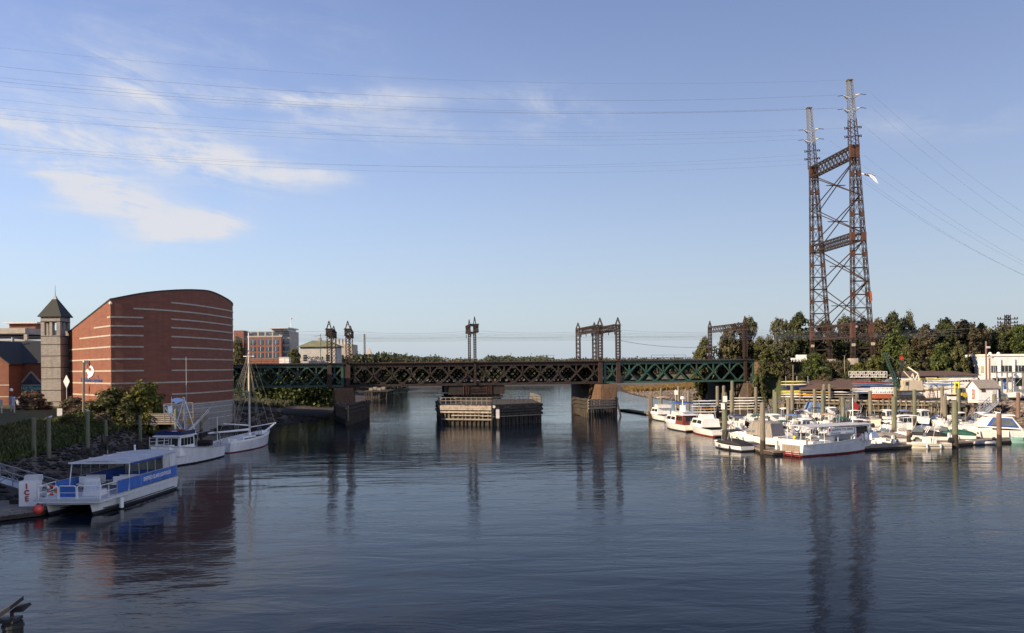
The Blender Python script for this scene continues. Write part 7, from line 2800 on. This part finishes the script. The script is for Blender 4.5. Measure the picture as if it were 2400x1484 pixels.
trackside_house()
d = 226.0
t = thing("brick_track_wall", "low orange brick wall beside the tracks left of the white box", "wall", (P(622, 850, d).x, d, 11.7))
wpx = (P(655, 850, d).x - P(588, 850, d).x)
MB().box((0, 0, 1.4), (wpx, .5, 2.5)).build("wall", M['brick_pale'], t)
MB().box((0, 0, 2.72), (wpx + .2, .7, .14)).build("coping", M['stripe'], t)
t = thing("white_equipment_box", "plain white equipment box on the deck beside the small white house", "cabinet", (P(668.5, 850, 221).x, 221, 11.9))
MB().box((0, 0, 1.35), (2.5, 2.2, 2.7)).build("cabinet", M['white_wall'], t)
MB().box((0, 0, 2.75), (2.7, 2.4, .1)).build("lid", M['greytrim'], t)
tree(Vector((P(559, 850, 232).x, 232, 9)), 5.0, P(559, 788, 232).z - 9, 'olive', 2, "tall olive tree at the right edge of the brick drum", "trees by the left bridge end", 'oval', .1)
tree(Vector((P(689, 850, 236).x, 236, 10)), 4.2, P(689, 818, 236).z - 10, 'yellow', 1, "small yellow-green tree left of the small white house", "trees by the left bridge end", 'tree', .1)
t = thing("street_lamp_pole", "slim pale lamp pole in front of the brick office block", "lamp", (P(640, 850, 300).x, 300, 9))
MB().tube((0, 0, 0), (0, 0, P(640, 781, 300).z - 9), .11, .07, 6).build("pole", M['greytrim'], t)
MB().beam((0, 0, P(640, 783, 300).z - 9), (-1.4, 0, P(640, 782, 300).z - 9), .1, .1).build("arm", M['greytrim'], t)


def far_block():
    d = 420.0
    o = P(880, 850, d)
    t = thing("long_white_building", "long low white building with pyramid roof turret behind the bridge", "building", (o.x, d, 4))
    X = lambda px: P(px, 840, d).x - o.x
    Z = lambda py: P(880, py, d).z - 4
    MB().box(((X(795) + X(862)) / 2, 5, Z(831) / 2), (X(862) - X(795), 12, Z(831))).build("wing", M['white_wall'], t)
    for k in range(5):
        MB().box((X(838 + k * 5.2), -1.05, Z(840)), (.45, .1, 1.3)).build("window", M['glass'], t)
    for px in (798, 804, 824):
        MB().box((X(px), -1.05, Z(840)), (.6, .1, 1.4)).build("window", M['glass'], t)
    bx = MB().box((X(869), 3, Z(834) / 2), (X(877) - X(861), 9, Z(834))).build("turret", M['brick_pale'], t)
    w = (X(873.5) - X(856)) / 2
    c = X(863.5)
    MB().loft([[(c - w, 0, Z(834)), (c + w, 0, Z(834)), (c + w, 2 * w, Z(834)), (c - w, 2 * w, Z(834))], [(c - .9, w - .9, Z(823)), (c + .9, w - .9, Z(823)), (c + .9, w + .9, Z(823)), (c - .9, w + .9, Z(823))],
               [(c - .05, w - .05, Z(815)), (c + .05, w - .05, Z(815)), (c + .05, w + .05, Z(815)), (c - .05, w + .05, Z(815))]]).build("pyramid_roof", M['stripe'], bx)
    MB().box((X(890), 4, Z(836) / 2), (X(904) - X(876), 8, Z(836))).build("glazed_wing", M['concrete'], t)
    for k in range(5):
        MB().box((X(880 + k * 5), -.1, Z(845)), (1.0, .15, 2.2)).build("window", M['glass_blue'], t)
    MB().box((X(888), 4, Z(835.5)), (X(908) - X(872), 10, .4)).build("flat_roof", M['greytrim'], t)


far_block()
d = 520.0
t = thing("radio_mast", "thin red and white lattice radio mast on the skyline", "mast", (P(855, 850, d).x, d, 5))
lattice(MB(), (0, 0, 0), (0, 0, P(855, 783, d).z - 5), 1.1, 26, .16, .1, .7).build("lattice_shaft", M['rust_red'], t)
t = thing("radio_mast", "faint thin aerial mast beside the left gantry", "mast", (P(775, 850, d).x, d, 5))
MB().tube((0, 0, 0), (0, 0, P(775, 749, d).z - 5), .16, .08, 6).build("shaft", M['galv'], t)
MB().box((0, 0, 6), (1, 1, .5)).build("base_collar", M['galv'], t)
t = thing("grey_roof_hall", "grey industrial hall with roof stacks behind the left gantries", "building", (P(800, 850, 400).x, 400, 5))
MB().box((0, 8, 9), (10, 14, 18)).build("wall", M['concrete'], t)
for k in range(4):
    MB().tube((-3.5 + k * 1.6, 4, 18), (-3.5 + k * 1.6, 4, 20.6), .6, .6, 8).build("roof_stack", M['concrete'], t)
t = thing("old_timber_pier", "dark timber pier with a small jumble of planks on the left shore beyond the bridge", "pier", (-49.5, 318, 0))
MB().box((0, 0, 3.2), (9, 16, .4)).build("deck", M['wood_dark'], t)
for i in range(4):
    for j in range(5):
        MB().tube((-4 + i * 2.6, -7.5 + j * 3.7, -2), (-4 + i * 2.6, -7.5 + j * 3.7, 3.4), .22, .2, 6).build("pile", M['wood_dark'], t)
for k in range(4):
    MB().box((-2 + k * 1.5, -6, 4.0 + .3 * (k % 2)), (1.3, 3, .9)).build("stacked_crate", M['wood'], t)

# ------------------------------------------------------------------ boatyard on the right
def long_hull(mb, L_, w, h):
    rings = []
    for i in range(9):
        t_ = i / 8
        k = sin(pi * (t_ * .98 + .01)) ** .6
        rings.append([(-L_ / 2 + L_ * t_, cos(a) * w / 2 * k, sin(a) * h / 2 * k + (.06 * (2 * t_ - 1) ** 2)) for a in (2 * pi * j / 8 for j in range(8))])
    return mb.loft(rings)


SH = {}


def shell(label, pos, rz, L_, w, h, matk, name="kayak", cat="kayak", group=None, tilt=0.0):
    key = (round(L_, 1), w, h, matk)
    if key not in SH:
        SH[key] = long_hull(MB(), L_, w, h).mesh("hull", M[matk], True)
    t = thing(name, label, cat, pos, rz, group)
    put("hull", SH[key], t, (0, 0, 0), (tilt, 0, 0))
    MB().box((0, 0, h * .42), (L_ * .14, w * .62, .06)).build("cockpit", M['dark_in'], t)
    return t


# kayak rack (left end of the brown-roofed shed)
KG = "kayaks on the yard rack"
dk = 199.0
for k, (py, mk, L_, lab) in enumerate(((895, 'pale_yellow', 6.2, "pale yellow kayak, topmost on the rack"), (902, 'gelcoat_b', 6.4, "cream kayak, second from the top on the rack"), (908, 'navy', 6.6, "dark blue kayak, third from the top of the rack"),
                                         (912, 'navy', 6.6, "dark blue kayak just above the long yellow one"), (917, 'pale_yellow', 10.5, "long yellow kayak, in the lower part of the rack"), (919.5, 'pale_yellow', 9.0, "bright yellow kayak below the long one"),
                                         (924, 'white', 9.5, "long white shell near the rack's foot"), (930, 'white', 8.5, "white shell at the bottom of the rack"))):
    c = P(1830 + L_ * 5.0, py, dk)
    shell(lab, c, 0.0, L_, .7, .46, mk, group=KG)
for k in range(3):
    b = P(1843 + k * 26, 930, dk + .5)
    t = thing("rack_post", f"steel post with arms holding the kayaks, {ORD[k]} from the left", "rack", (b.x, b.y, 3.2), 0, "posts of the kayak rack")
    MB().box((0, .3, 2.7), (.12, .12, 5.6)).build("post", M['grey_paint'], t)
    for z in (.5, 1.2, 1.9, 2.6, 3.3, 4.0):
        MB().box((0, -.1, z), (.08, .9, .06)).build("arm", M['grey_paint'], t)


def brown_shed():
    t = thing("open_boat_shed", "open boat rack shed with a broad brown shingle roof in the yard", "shed", (78, 200, 3.2))
    o = Vector((78, 200, 3.2))
    A = [P(1873, 912, 197.5), P(2003, 910, 190.0), P(2042, 898, 194.0), P(2040, 886, 203), P(1873, 889, 206)]
    MB().slab([p - o for p in (A[0], A[1], A[2], A[3], A[4])], .16, (0, 0, -1)).build("roof", M['roof_brown'], t)
    for px, d in ((1876, 198), (1910, 196), (1945, 194.5), (1976, 193), (2000, 191)):
        p = P(px, 900, d)
        MB().box((p.x - o.x, p.y - o.y + .4, 1.2), (.18, .18, 2.6)).build("post", M['wood'], t)
    for px, d in ((1880, 204), (1940, 203), (2000, 202), (2036, 201)):
        p = P(px, 900, d)
        MB().box((p.x - o.x, p.y - o.y, 2.0), (.18, .18, 4.2)).build("post", M['wood'], t)
    MB().box((P(1945, 900, 203).x - o.x, 3.6, 1.6), (15, .1, 3.2)).build("back_wall", M['wood_dark'], t)


brown_shed()
r = random.Random(61)
for k in range(9):
    c = P(1905 + (k % 3) * 38, 919 + (k // 3) * 6, 196 - (k % 3) * 1.6)
    shell(f"rowing shell stored under the brown roof, {ORD[k]} counted from the upper left", c, -.2, 7.5, .5, .34, r.choice(['white', 'amber', 'grey_paint', 'wood', 'gelcoat_c']), "rowing_shell", "rowing shell", "shells under the brown roof")
for k in range(8):
    c = P(2058 + r.uniform(-6, 8), 896 + k * 3.6, 190)
    shell(f"long rowing shell on the open rack left of the crane, {ORD[k]} from the top", c, .12, 12.0, .55, .36, ['red_window', 'steel_blue', 'steel_blue', 'navy', 'gelcoat_c', 'white', 'white', 'steel_blue'][k], "rowing_shell", "rowing shell", "shells on the open rack")
for k in range(2):
    p = P(2040 + k * 45, 925, 190.6)
    t = thing("rack_post", f"tall rack post behind the open rowing-shell rack, {['left', 'right'][k]} one", "rack", (p.x, p.y, 3.2), 0, "posts of the shell rack")
    MB().box((0, .4, 2.1), (.14, .14, 4.4)).build("post", M['grey_paint'], t)
    for z in (.6, 1.3, 2.0, 2.7, 3.4):
        MB().box((0, 0, z), (.08, 1.0, .06)).build("arm", M['grey_paint'], t)
for k in range(10):
    row, colm = divmod(k, 2)
    c = P(1662 + colm * 90 + r.uniform(-7, 9), 940 + row * 6.5 - colm * 7, 196 - colm * 2 + r.uniform(-.4, .4))
    shell(f"white racing shell on the low racks near the bridge abutment, {['left', 'right'][colm]} stack, {ORD[row]} from top", c, .10 + r.uniform(-.09, .09), r.choice([7.4, 8.6, 9.5]), .5, .36, 'amber' if (row, colm) == (3, 0) else r.choice(['white', 'gelcoat_b', 'gelcoat_c']), "rowing_shell", "rowing shell", "racing shells near the abutment")
for k, px in enumerate((1640, 1680, 1735, 1775)):
    p = P(px, 965, 197)
    t = thing("shell_rack", f"timber trestle holding racing shells near the abutment, {ORD[k]} from the left", "rack", (p.x, p.y, 0), 0, "trestles for racing shells")
    MB().box((0, .5, 1.9), (.16, .16, 5.4)).build("post", M['wood'], t)
    for z in (1.3, 2.0, 2.6, 3.3, 4.0):
        MB().box((0, 0, z), (.1, 1.1, .08)).build("arm", M['wood'], t)


def stored_gangway(label, px0, px1, py, d, mat_, h=1.6, base=None):
    a, b = P(px0, py, d), P(px1, py, d)
    t = gangway("stored_gangway", label, a, b, 1.4, h, mat_, 9)
    if base:
        m_ = (b - a)
        MB().box((m_.x / 2, 0, -.6), (m_.length * .86, 1.8, 1.0)).build("float_box", base, t)
    for k in (0.1, .9):
        q = m_ if base else (b - a)
        zz = a.z - 3.3 - (1.4 if base else 0)
        MB().box((q.x * k, 0, -(1.4 if base else 0) - zz / 2), (.3, 1.2, max(.3, zz))).build("trestle", M['wood_dark'], t)
    return t


stored_gangway("white railed gangway stored high behind the brown-roofed shed", 1992, 2076, 884, 203, M['white'], 1.35)
stored_gangway("white trussed gangway on an orange float stored on the bulkhead", 2044, 2090, 922, 187, M['white'], 1.3, M['orange'])


def crane():
    d = 188.0
    b = P(2128, 925, d)
    t = thing("crawler_crane", "old beige crawler crane with green boom in the boatyard", "crane", (b.x, d, 3.3), 0)
    X = lambda px: P(px, 900, d).x - b.x
    Z = lambda py: P(2128, py, d).z - 3.3
    MB().box(((X(2108) + X(2155)) / 2, 0, (Z(892) + Z(915)) / 2), (X(2155) - X(2108), 3.2, Z(892) - Z(915)), taper=(.95, .96)).build("machinery_house", M['beige_metal'], t)
    cb = MB().loft([[(X(2108) - .1, -1.7, Z(915)), (X(2120), -1.7, Z(915)), (X(2120), -.2, Z(915)), (X(2108) - .1, -.2, Z(915))],
                    [(X(2114), -1.7, Z(891)), (X(2121), -1.7, Z(891)), (X(2121), -.2, Z(891)), (X(2114), -.2, Z(891))]]).build("cab", M['beige_metal'], t)
    MB().box((X(2117), -1.73, Z(899)), (.55, .06, .8)).build("cab_window", M['glass'], cb)
    MB().box(((X(2100) + X(2160)) / 2, 0, Z(917)), (X(2160) - X(2100), 3.4, .4)).build("turntable", M['steel_dark'], t)
    for y in (-1.5, 1.5):
        tr = MB()
        L_ = 6.2
        prof = [(-L_ / 2, .5), (-L_ / 2 + .4, .05), (L_ / 2 - .4, .05), (L_ / 2, .5), (L_ / 2 - .4, 1.05), (-L_ / 2 + .4, 1.05)]
        tr.loft([[(x, y - .4, z) for x, z in prof], [(x, y + .4, z) for x, z in prof]])
        to = tr.build("crawler_track", M['steel_dark'], t)
        for k in range(5):
            MB().tube((-2.3 + k * 1.15, y - .45, .55), (-2.3 + k * 1.15, y + .45, .55), .36, .36, 10).build("wheel", M['rust_dark'], to)
    f = Vector((X(2103), -.3, Z(908)))
    lattice(MB(), f, Vector((X(2072), -.3, Z(826))), .7, 14, .11, .06, .35).build("main_boom", M['green_steel'], t)
    lattice(MB(), Vector((X(2106), .4, Z(912))), Vector((X(2098), .4, Z(868))), 1.1, 7, .14, .08, .7).build("gantry_frame", M['steel_dark'], t)
    lattice(MB(), Vector((X(2108), .6, Z(908))), Vector((X(2118), .6, Z(845))), .5, 12, .07, .05, .3).build("jib", M['steel_dark'], t)
    MB().box((X(2117), .6, Z(839)), (.7, .4, .6)).tube((X(2111), .6, Z(837)), (X(2122), .6, Z(841)), .12, .12, 6).build("jib_head", M['red'], t)
    af = MB()
    for y in (-1.2, 1.2):
        af.beam((X(2138), y, Z(892)), (X(2146), y, Z(876)), .2, .2).beam((X(2148), y, Z(892)), (X(2146), y, Z(876)), .2, .2)
    af.beam((X(2146), -1.2, Z(876)), (X(2128), 0, Z(860)), .22, .22).beam((X(2137), 0, Z(891)), (X(2118), 0, Z(870)), .16, .16)
    af.build("a_frame", M['gelcoat_b'], t)
    for a, b_ in (((X(2146), 0, Z(876)), (X(2118), .6, Z(842))), ((X(2146), 0, Z(876)), (X(2074), -.3, Z(828)))):
        MB().tube(a, b_, .03, .03, 4).build("pendant_line", M['cable'], t)


crane()


def long_shed():
    t = thing("long_white_shed", "long low white shed with brown roof and plum sign at the back of the yard", "shed", (100, 200, 3.3))
    d = 198.0
    X = lambda px, dd=d: P(px, 900, dd).x - 100
    Z = lambda py, dd=d: P(2200, py, dd).z - 3.3
    x0, x1 = X(2118), X(2300)
    MB().box(((x0 + x1) / 2, 2.5, Z(880) / 2), (x1 - x0, 6, Z(880))).build("wall", M['white_wall'], t)
    ez, rz_ = Z(880), Z(869.5, 201)
    e = .6
    ring0 = [(x0 - e, -.5 - e, ez), (x1 + e, -.5 - e, ez), (x1 + e, 5.5 + e, ez), (x0 - e, 5.5 + e, ez)]
    rf = MB().loft([[(a, b, c - .15) for a, b, c in ring0], ring0, [(x0 + 1, 2.4, rz_), (x1 - 4.5, 2.4, rz_), (x1 - 4.5, 2.6, rz_), (x0 + 1, 2.6, rz_)]]).build("roof", M['roof_brown'], t)
    MB().box((X(2186), -.58, Z(886.5)), (X(2208) - X(2165), .1, Z(882) - Z(891))).build("sign_board", M['purple'], t)
    ln = MB()
    rr = random.Random(2)
    for k in range(15):
        ln.box((X(2177 + k * 1.75), -.64, Z(885.2 + .8 * abs(k - 7) / 7)), (.10, .03, .22 + rr.uniform(0, .1)))
    tag(ln.build("sign_marks", M['white'], t), kind="stuff")
    for k in range(22):
        px = 2150 + k * 6.8
        if px < 2298:
            MB().box((X(px), -.55, Z(893.5)), (.42, .1, .42)).build("window", M['glass'], t)
    MB().box((X(2290), -.55, Z(884.5)), (.5, .1, .7)).build("wall_vent", M['grey_paint'], t)


long_shed()


def white_building():
    t = thing("white_marina_building", "two-storey white flat-roofed marina building at the right edge", "building", (122, 210, 3.3))
    x0, x1, y0, y1 = 115.0, 150.0, 206.0, 222.0
    zt = P(2320, 834, 206).z - 3.3
    MB().box(((x0 + x1) / 2 - 122, (y0 + y1) / 2 - 210, zt / 2), (x1 - x0, y1 - y0, zt)).build("wall", M['white_wall'], t)
    MB().box(((x0 + x1) / 2 - 122, (y0 + y1) / 2 - 210, zt + .12), (x1 - x0 + .5, y1 - y0 + .5, .5)).build("parapet", M['white'], t)
    Zf = lambda py: P(2350, py, 206).z - 3.3
    Xf = lambda px: P(px, 870, 206).x - 122
    f = y0 - 210 - .06
    for a, b in ((2323, 2336), (2346, 2371), (2379, 2400), (2408, 2430)):
        w = MB().box(((Xf(a) + Xf(b)) / 2, f, (Zf(857) + Zf(873)) / 2), (Xf(b) - Xf(a), .14, Zf(857) - Zf(873))).build("window", M['glass'], t)
        for q in (.33, .66):
            MB().box((Xf(a) + (Xf(b) - Xf(a)) * q, f - .09, (Zf(857) + Zf(873)) / 2), (.09, .06, Zf(857) - Zf(873))).build("mullion", M['greytrim'], w)
    for a, b in ((2340, 2344), (2373, 2377), (2402, 2406)):
        MB().box(((Xf(a) + Xf(b)) / 2, f - .15, zt / 2 - .4), (Xf(b) - Xf(a), .36, zt - .8)).build("pilaster", M['white'], t)
    MB().box(((Xf(2322) + Xf(2420)) / 2, f - .6, Zf(884)), (Xf(2420) - Xf(2322), 1.4, .3)).build("canopy", M['white'], t)
    MB().box((Xf(2356), f, Zf(900)), (.95, .12, 2.4)).build("door", M['door_blue'], t)
    for a, b in ((2326, 2342), (2376, 2400)):
        MB().box(((Xf(a) + Xf(b)) / 2, f, (Zf(888) + Zf(905)) / 2), (Xf(b) - Xf(a), .12, Zf(888) - Zf(905))).build("shop_window", M['glass'], t)
    s = x0 - 122 - .05
    for y in (208.5, 213.0):
        MB().box((s, y - 210, Zf(866)), (.12, 1.5, 1.7)).build("side_window", M['stripe'] if y < 210 else M['glass'], t)
    for x, y in ((-6.4, -3.7), (-4.5, -3.9)):
        MB().sphere((x, y, zt + .5), .4, 8, 6).build("roof_vent", M['white'], t)


white_building()


def small_shed():
    d = 170.0
    b = P(2293, 942, d)
    t = thing("small_white_shed", "small white gabled shed with red window on the quay at the right", "shed", (b.x, d, 3.35), radians(6))
    W_, D_, e, rz_ = 4.3, 3.3, 3.1, 4.45
    prof = [(0, 0, 0), (0, D_, 0), (0, D_, e), (0, D_ / 2, rz_), (0, 0, e)]
    MB().loft([[(0, y, z) for _, y, z in prof], [(W_, y, z) for _, y, z in prof]]).build("wall", M['white'], t)
    rf = MB()
    for y0, y1 in ((-.35, D_ / 2), (D_ + .35, D_ / 2)):
        rf.slab([(-.3, y0, e - .2), (W_ + .3, y0, e - .2), (W_ + .3, y1, rz_ + .06), (-.3, y1, rz_ + .06)], .14, (0, 0, 1))
    rf.build("roof", M['roof_grey'], t)
    w = MB().box((-.03, D_ * .45, 1.75), (.1, .85, 1.9)).build("window", M['red_window'], t)
    for z in (1.35, 2.15):
        MB().box((-.09, D_ * .45, z), (.06, .6, .66)).build("pane", M['stripe'], w)
    MB().box((1.1, -.03, 2.5), (.85, .1, .65)).build("side_window", M['roof_brown'], t)
    MB().box((3.4, -.03, 1.3), (.9, .08, 2.4)).build("door", M['greytrim'], t)
    for k in range(4):
        MB().box((.4 + k * 1.1, .2, -.2), (.4, .4, .5)).build("foundation_block", M['concrete'], t)


small_shed()
b = P(2252, 934, 186)
t = thing("yellow_forklift", "bright yellow boatyard forklift with tall mast left of the small shed", "forklift", (b.x, b.y, 3.3), radians(200))
k_ = b.y / FPX
hm = 43 * k_
for y in (-.5, .5):
    MB().box((1.0, y, hm / 2), (.28, .22, hm)).build("mast_rail", M['yellow'], t)
for z in (.5, hm * .35, hm * .7, hm - .15):
    MB().box((1.0, 0, z), (.2, 1.1, .24)).build("mast_crosshead", M['yellow'], t)
MB().box((1.05, 0, hm * .55), (.1, .5, hm * .7)).build("mast_chain", M['steel_dark'], t)
MB().box((-.6, 0, 1.1), (2.4, 1.4, 1.0), taper=(.9, .9)).build("body", M['yellow'], t)
MB().box((-.3, 0, 2.1), (1.2, 1.2, 1.0), taper=(.8, .9)).build("cab", M['glass'], t)
for x in (.7, -1.4):
    for y in (-.75, .75):
        MB().tube((x, y - .18, .5), (x, y + .18, .5), .5, .5, 12).build("wheel", M['black'], t)
for y in (-.35, .35):
    MB().box((1.9, y, .25), (1.8, .16, .1)).build("fork", M['yellow'], t)
b = G(2231, 942, 3.3)
t = thing("white_utility_cart", "small white vehicle parked on the quay left of the shed", "vehicle", (b.x, b.y, 3.3), radians(5))
MB().box((0, 0, .75), (2.4, 1.2, .8), taper=(.96, .94)).build("body", M['white'], t)
MB().box((0, 0, 1.3), (1.6, 1.1, .5), taper=(.8, .85)).build("cab", M['glass'], t)
for x in (-.8, .8):
    for y in (-.6, .6):
        MB().tube((x, y - .1, .3), (x, y + .1, .3), .3, .3, 10).build("wheel", M['black'], t)
b = G(2185, 934, 3.3)
t = thing("red_ladder_stand", "tapering red step-ladder stand on the quay", "ladder", (b.x, b.y, 3.3))
for sx in (-1, 1):
    MB().beam((sx * .75, 0, 0), (sx * .25, 0, 2.1), .1, .1).build("upright", M['red_window'], t)
    MB().beam((sx * .75, .9, 0), (sx * .25, .4, 2.1), .1, .1).build("upright", M['red_window'], t)
for k in range(5):
    w_ = 1.5 - k * .21
    MB().box((0, .1, .3 + k * .42), (w_, .3, .08)).build("step", M['red_window'], t)
for k, (px, d, yt) in enumerate(((2311, 198, 800), (2318.5, 200, 832))):
    g = on_ground(px, d)
    t = thing("utility_pole", ["tall pinkish utility pole with crossarm lamp before the white building", "shorter pinkish utility pole touching the white building's corner"][k], "pole", (g.x, g.y, 3.2), 0)
    h_ = P(px, yt, d).z - 3.2
    MB().tube((0, 0, 0), (0, 0, h_), .26, .2, 8).build("shaft", M['pile_red'], t)
    MB().box((.35, -.1, h_ - (.6 if k else 1.4)), (.9, .5, .45)).build("lamp_head", M['greytrim'], t)
d = 186.0
b = P(2380, 922, d)
t = thing("steel_boat_rack", "grey steel frame boat lift with cross bracing at the right edge", "boat lift", (b.x, d, 3.3))
X = lambda px: P(px, 900, d).x - b.x
zt = P(2380, 873, d).z - 3.3
for px in (2361, 2398):
    for y in (0, 4):
        MB().box((X(px), y, zt / 2), (.25, .25, zt)).build("column", M['galv'], t)
for y in (0, 4):
    MB().box(((X(2361) + X(2398)) / 2, y, zt), (X(2398) - X(2361) + .3, .25, .3)).build("top_beam", M['galv'], t)
    MB().beam((X(2361), y, 1.2), (X(2398), y, zt - .8), .1, .1).beam((X(2398), y, 1.2), (X(2361), y, zt - .8), .1, .1).build("cross_brace", M['galv'], t)
p_ = P(2385, 915, 184)
boat("white boat hull stored ashore at the right edge", (p_.x, 183.0), 190, 6.5, 2.4, 'cuddy', motors=0, group="boats stored ashore").location.z = 3.7
boat("white runabout stored ashore above the kayak racks, left of the crane", (P(2085, 890, 197).x, 197), 185, 7.0, 2.4, 'cuddy', motors=0, group="boats stored ashore").location.z = 6.0
t = thing("storage_trestle", "timber trestle under the runabout stored left of the crane", "trestle", (P(2085, 890, 197).x, 197, 3.2))
for x in (-2.2, 2):
    MB().box((x, 0, 1.2), (.3, 2.0, 2.4)).build("frame", M['wood_dark'], t)
MB().box((0, 0, 2.45), (5.4, 1.6, .2)).build("bearer", M['wood_dark'], t)
for k in range(7):
    c = P(2180 + (k % 2) * 34, 889 + k * 4.2, 193)
    shell(f"stacked hull in front of the long white shed, {ORD[k]} from the top", c, .03, 9.0, .7, .42, ['pale_yellow', 'gelcoat_c', 'white', 'steel_blue', 'white', 'gelcoat_b', 'amber'][k], "rowing_shell", "rowing shell", "hulls before the long shed")
for k in range(3):
    p = P(2165 + k * 34, 925, 193.5)
    t = thing("rack_post", f"rack post for hulls before the long shed, {ORD[k]} from the left", "rack", (p.x, p.y, 3.2), 0, "posts before the long shed")
    MB().box((0, .4, 2.1), (.14, .14, 4.4)).build("post", M['grey_paint'], t)
    for z in (.6, 1.0, 1.5, 2.0, 2.5, 3.0, 3.5):
        MB().box((0, 0, z), (.08, 1.0, .06)).build("arm", M['grey_paint'], t)
# quay railing and thin yard poles
for k, (px, yt, d, lab) in enumerate(((1858, 856, 203, "thin pale pole at the left end of the yard"), (1979, 834, 206, "thin grey pole in front of the embankment scrub"))):
    g = on_ground(px, d)
    t = thing("yard_pole", lab, "pole", (g.x, g.y, 3.2))
    h_ = P(px, yt, d).z - 3.2
    MB().tube((0, 0, 0), (0, 0, h_), .12, .09, 6).build("shaft", M['wood'], t)
    MB().box((0, 0, h_), (.3, .3, .1)).build("cap", M['galv'], t)
p = P(1878, 838, 222)
t = thing("white_relay_cabinet", "white relay cabinet beside the tracks at the tower's left", "cabinet", (p.x, p.y, 12.1))
MB().box((0, 0, .9), (2.4, 1.4, 1.8)).build("cabinet", M['white'], t)
MB().box((-2.0, 0, .5), (1.4, 1.2, 1.0)).build("side_box", M['white'], t)
d = 262.0
g = on_ground(2362, d)
t = thing("small_lattice_pylon", "small dark lattice pylon with three cross-arms above the right trees", "pylon", g)
zt = P(2362, 738, d).z - g.z
lattice(MB(), (0, 0, 0), (0, 0, zt), 1.9, 16, .18, .1, 1.1).build("lattice_shaft", M['rust_dark'], t)
for py in (748, 757, 764):
    z = P(2362, py, d).z - g.z
    ar = MB().box((0, 0, z), (6.2, .3, .28)).build("cross_arm", M['rust_dark'], t)
    for x in (-3, -2.2, 2.2, 3):
        MB().box((x, 0, z + .35), (.25, .25, .5)).build("insulator", M['steel_dark'], ar)

# ------------------------------------------------------------------ gull in flight and the navigation light in the near corner
p = P(2037, 410, 60)
t = thing("flying_gull", "gull in flight right of the power tower, one wing stretched downwards", "bird", p, radians(200))
t.scale = (1.25, 1.25, 1.25)
rings = []
for x, r_ in ((-.30, .02), (-.2, .06), (0, .09), (.16, .075), (.26, .05)):
    rings.append([(x, cos(a) * r_, sin(a) * r_) for a in (2 * pi * i / 8 for i in range(8))])
MB().loft(rings).sphere((.30, 0, .03), .055, 8, 6).build("body", M['feather_g'], t, True)
MB().tube((.34, 0, .03), (.42, 0, .015), .018, .006, 5).build("beak", M['yellow'], t)
for nm, sg, dz in (("wing", 1, -.62), ("wing", -1, .22)):
    wi = [(.12, sg * .05, .02), (-.12, sg * .05, .02), (-.16, sg * .34, dz * .45), (-.06, sg * .62, dz), (.04, sg * .55, dz * .85), (.14, sg * .3, dz * .35)]
    MB().slab(wi, .018, (.1, 0, 1)).build(nm, M['feather_w'], t)
MB().slab([(-.26, -.03, 0), (-.26, .03, 0), (-.46, .09, 0), (-.46, -.09, 0)], .012, (0, 0, 1)).build("tail", M['feather_w'], t)

d = 14.0
p = P(20, 1475, d)
t = thing("navigation_light", "dark bridge navigation light with small tilted solar panel in the near left corner", "lamp", p)
K = d / FPX
W2 = lambda px, py, dy=0: Vector(((px - 20) * K, dy, -(py - 1475) * K))
MB().slab([W2(-40, 1465, -.25), W2(32, 1417, -.1), W2(32, 1427, -.1), W2(-40, 1480, -.25)], .3, (.25, 1, .35)).build("solar_panel", M['steel_dark'], t)
MB().slab([W2(24, 1433), W2(52, 1429), W2(55, 1434), W2(25, 1437)], .25, (0, 1, .2)).build("side_plate", M['rust_dark'], t)
MB().tube(W2(20, 1450, .1), W2(20, 1437, .1), .03, .03, 8).build("stem", M['rust_red'], t)
MB().box(W2(0, 1456, .1), (68 * K, .3, 8 * K)).build("bracket_plate", M['steel_dark'], t)
MB().tube(W2(22, 1600, .1), W2(22, 1461, .1), 22 * K, 22 * K, 14).build("lantern_body", M['black'], t)
MB().tube(W2(22, 1474, .1), W2(22, 1468, .1), 24.5 * K, 24.5 * K, 14).build("lantern_rim", M['steel_dark'], t)
MB().box(W2(-70, 1700, .1), (230 * K, .4, 220 * K)).build("mounting_girder", M['rust_dark'], t)
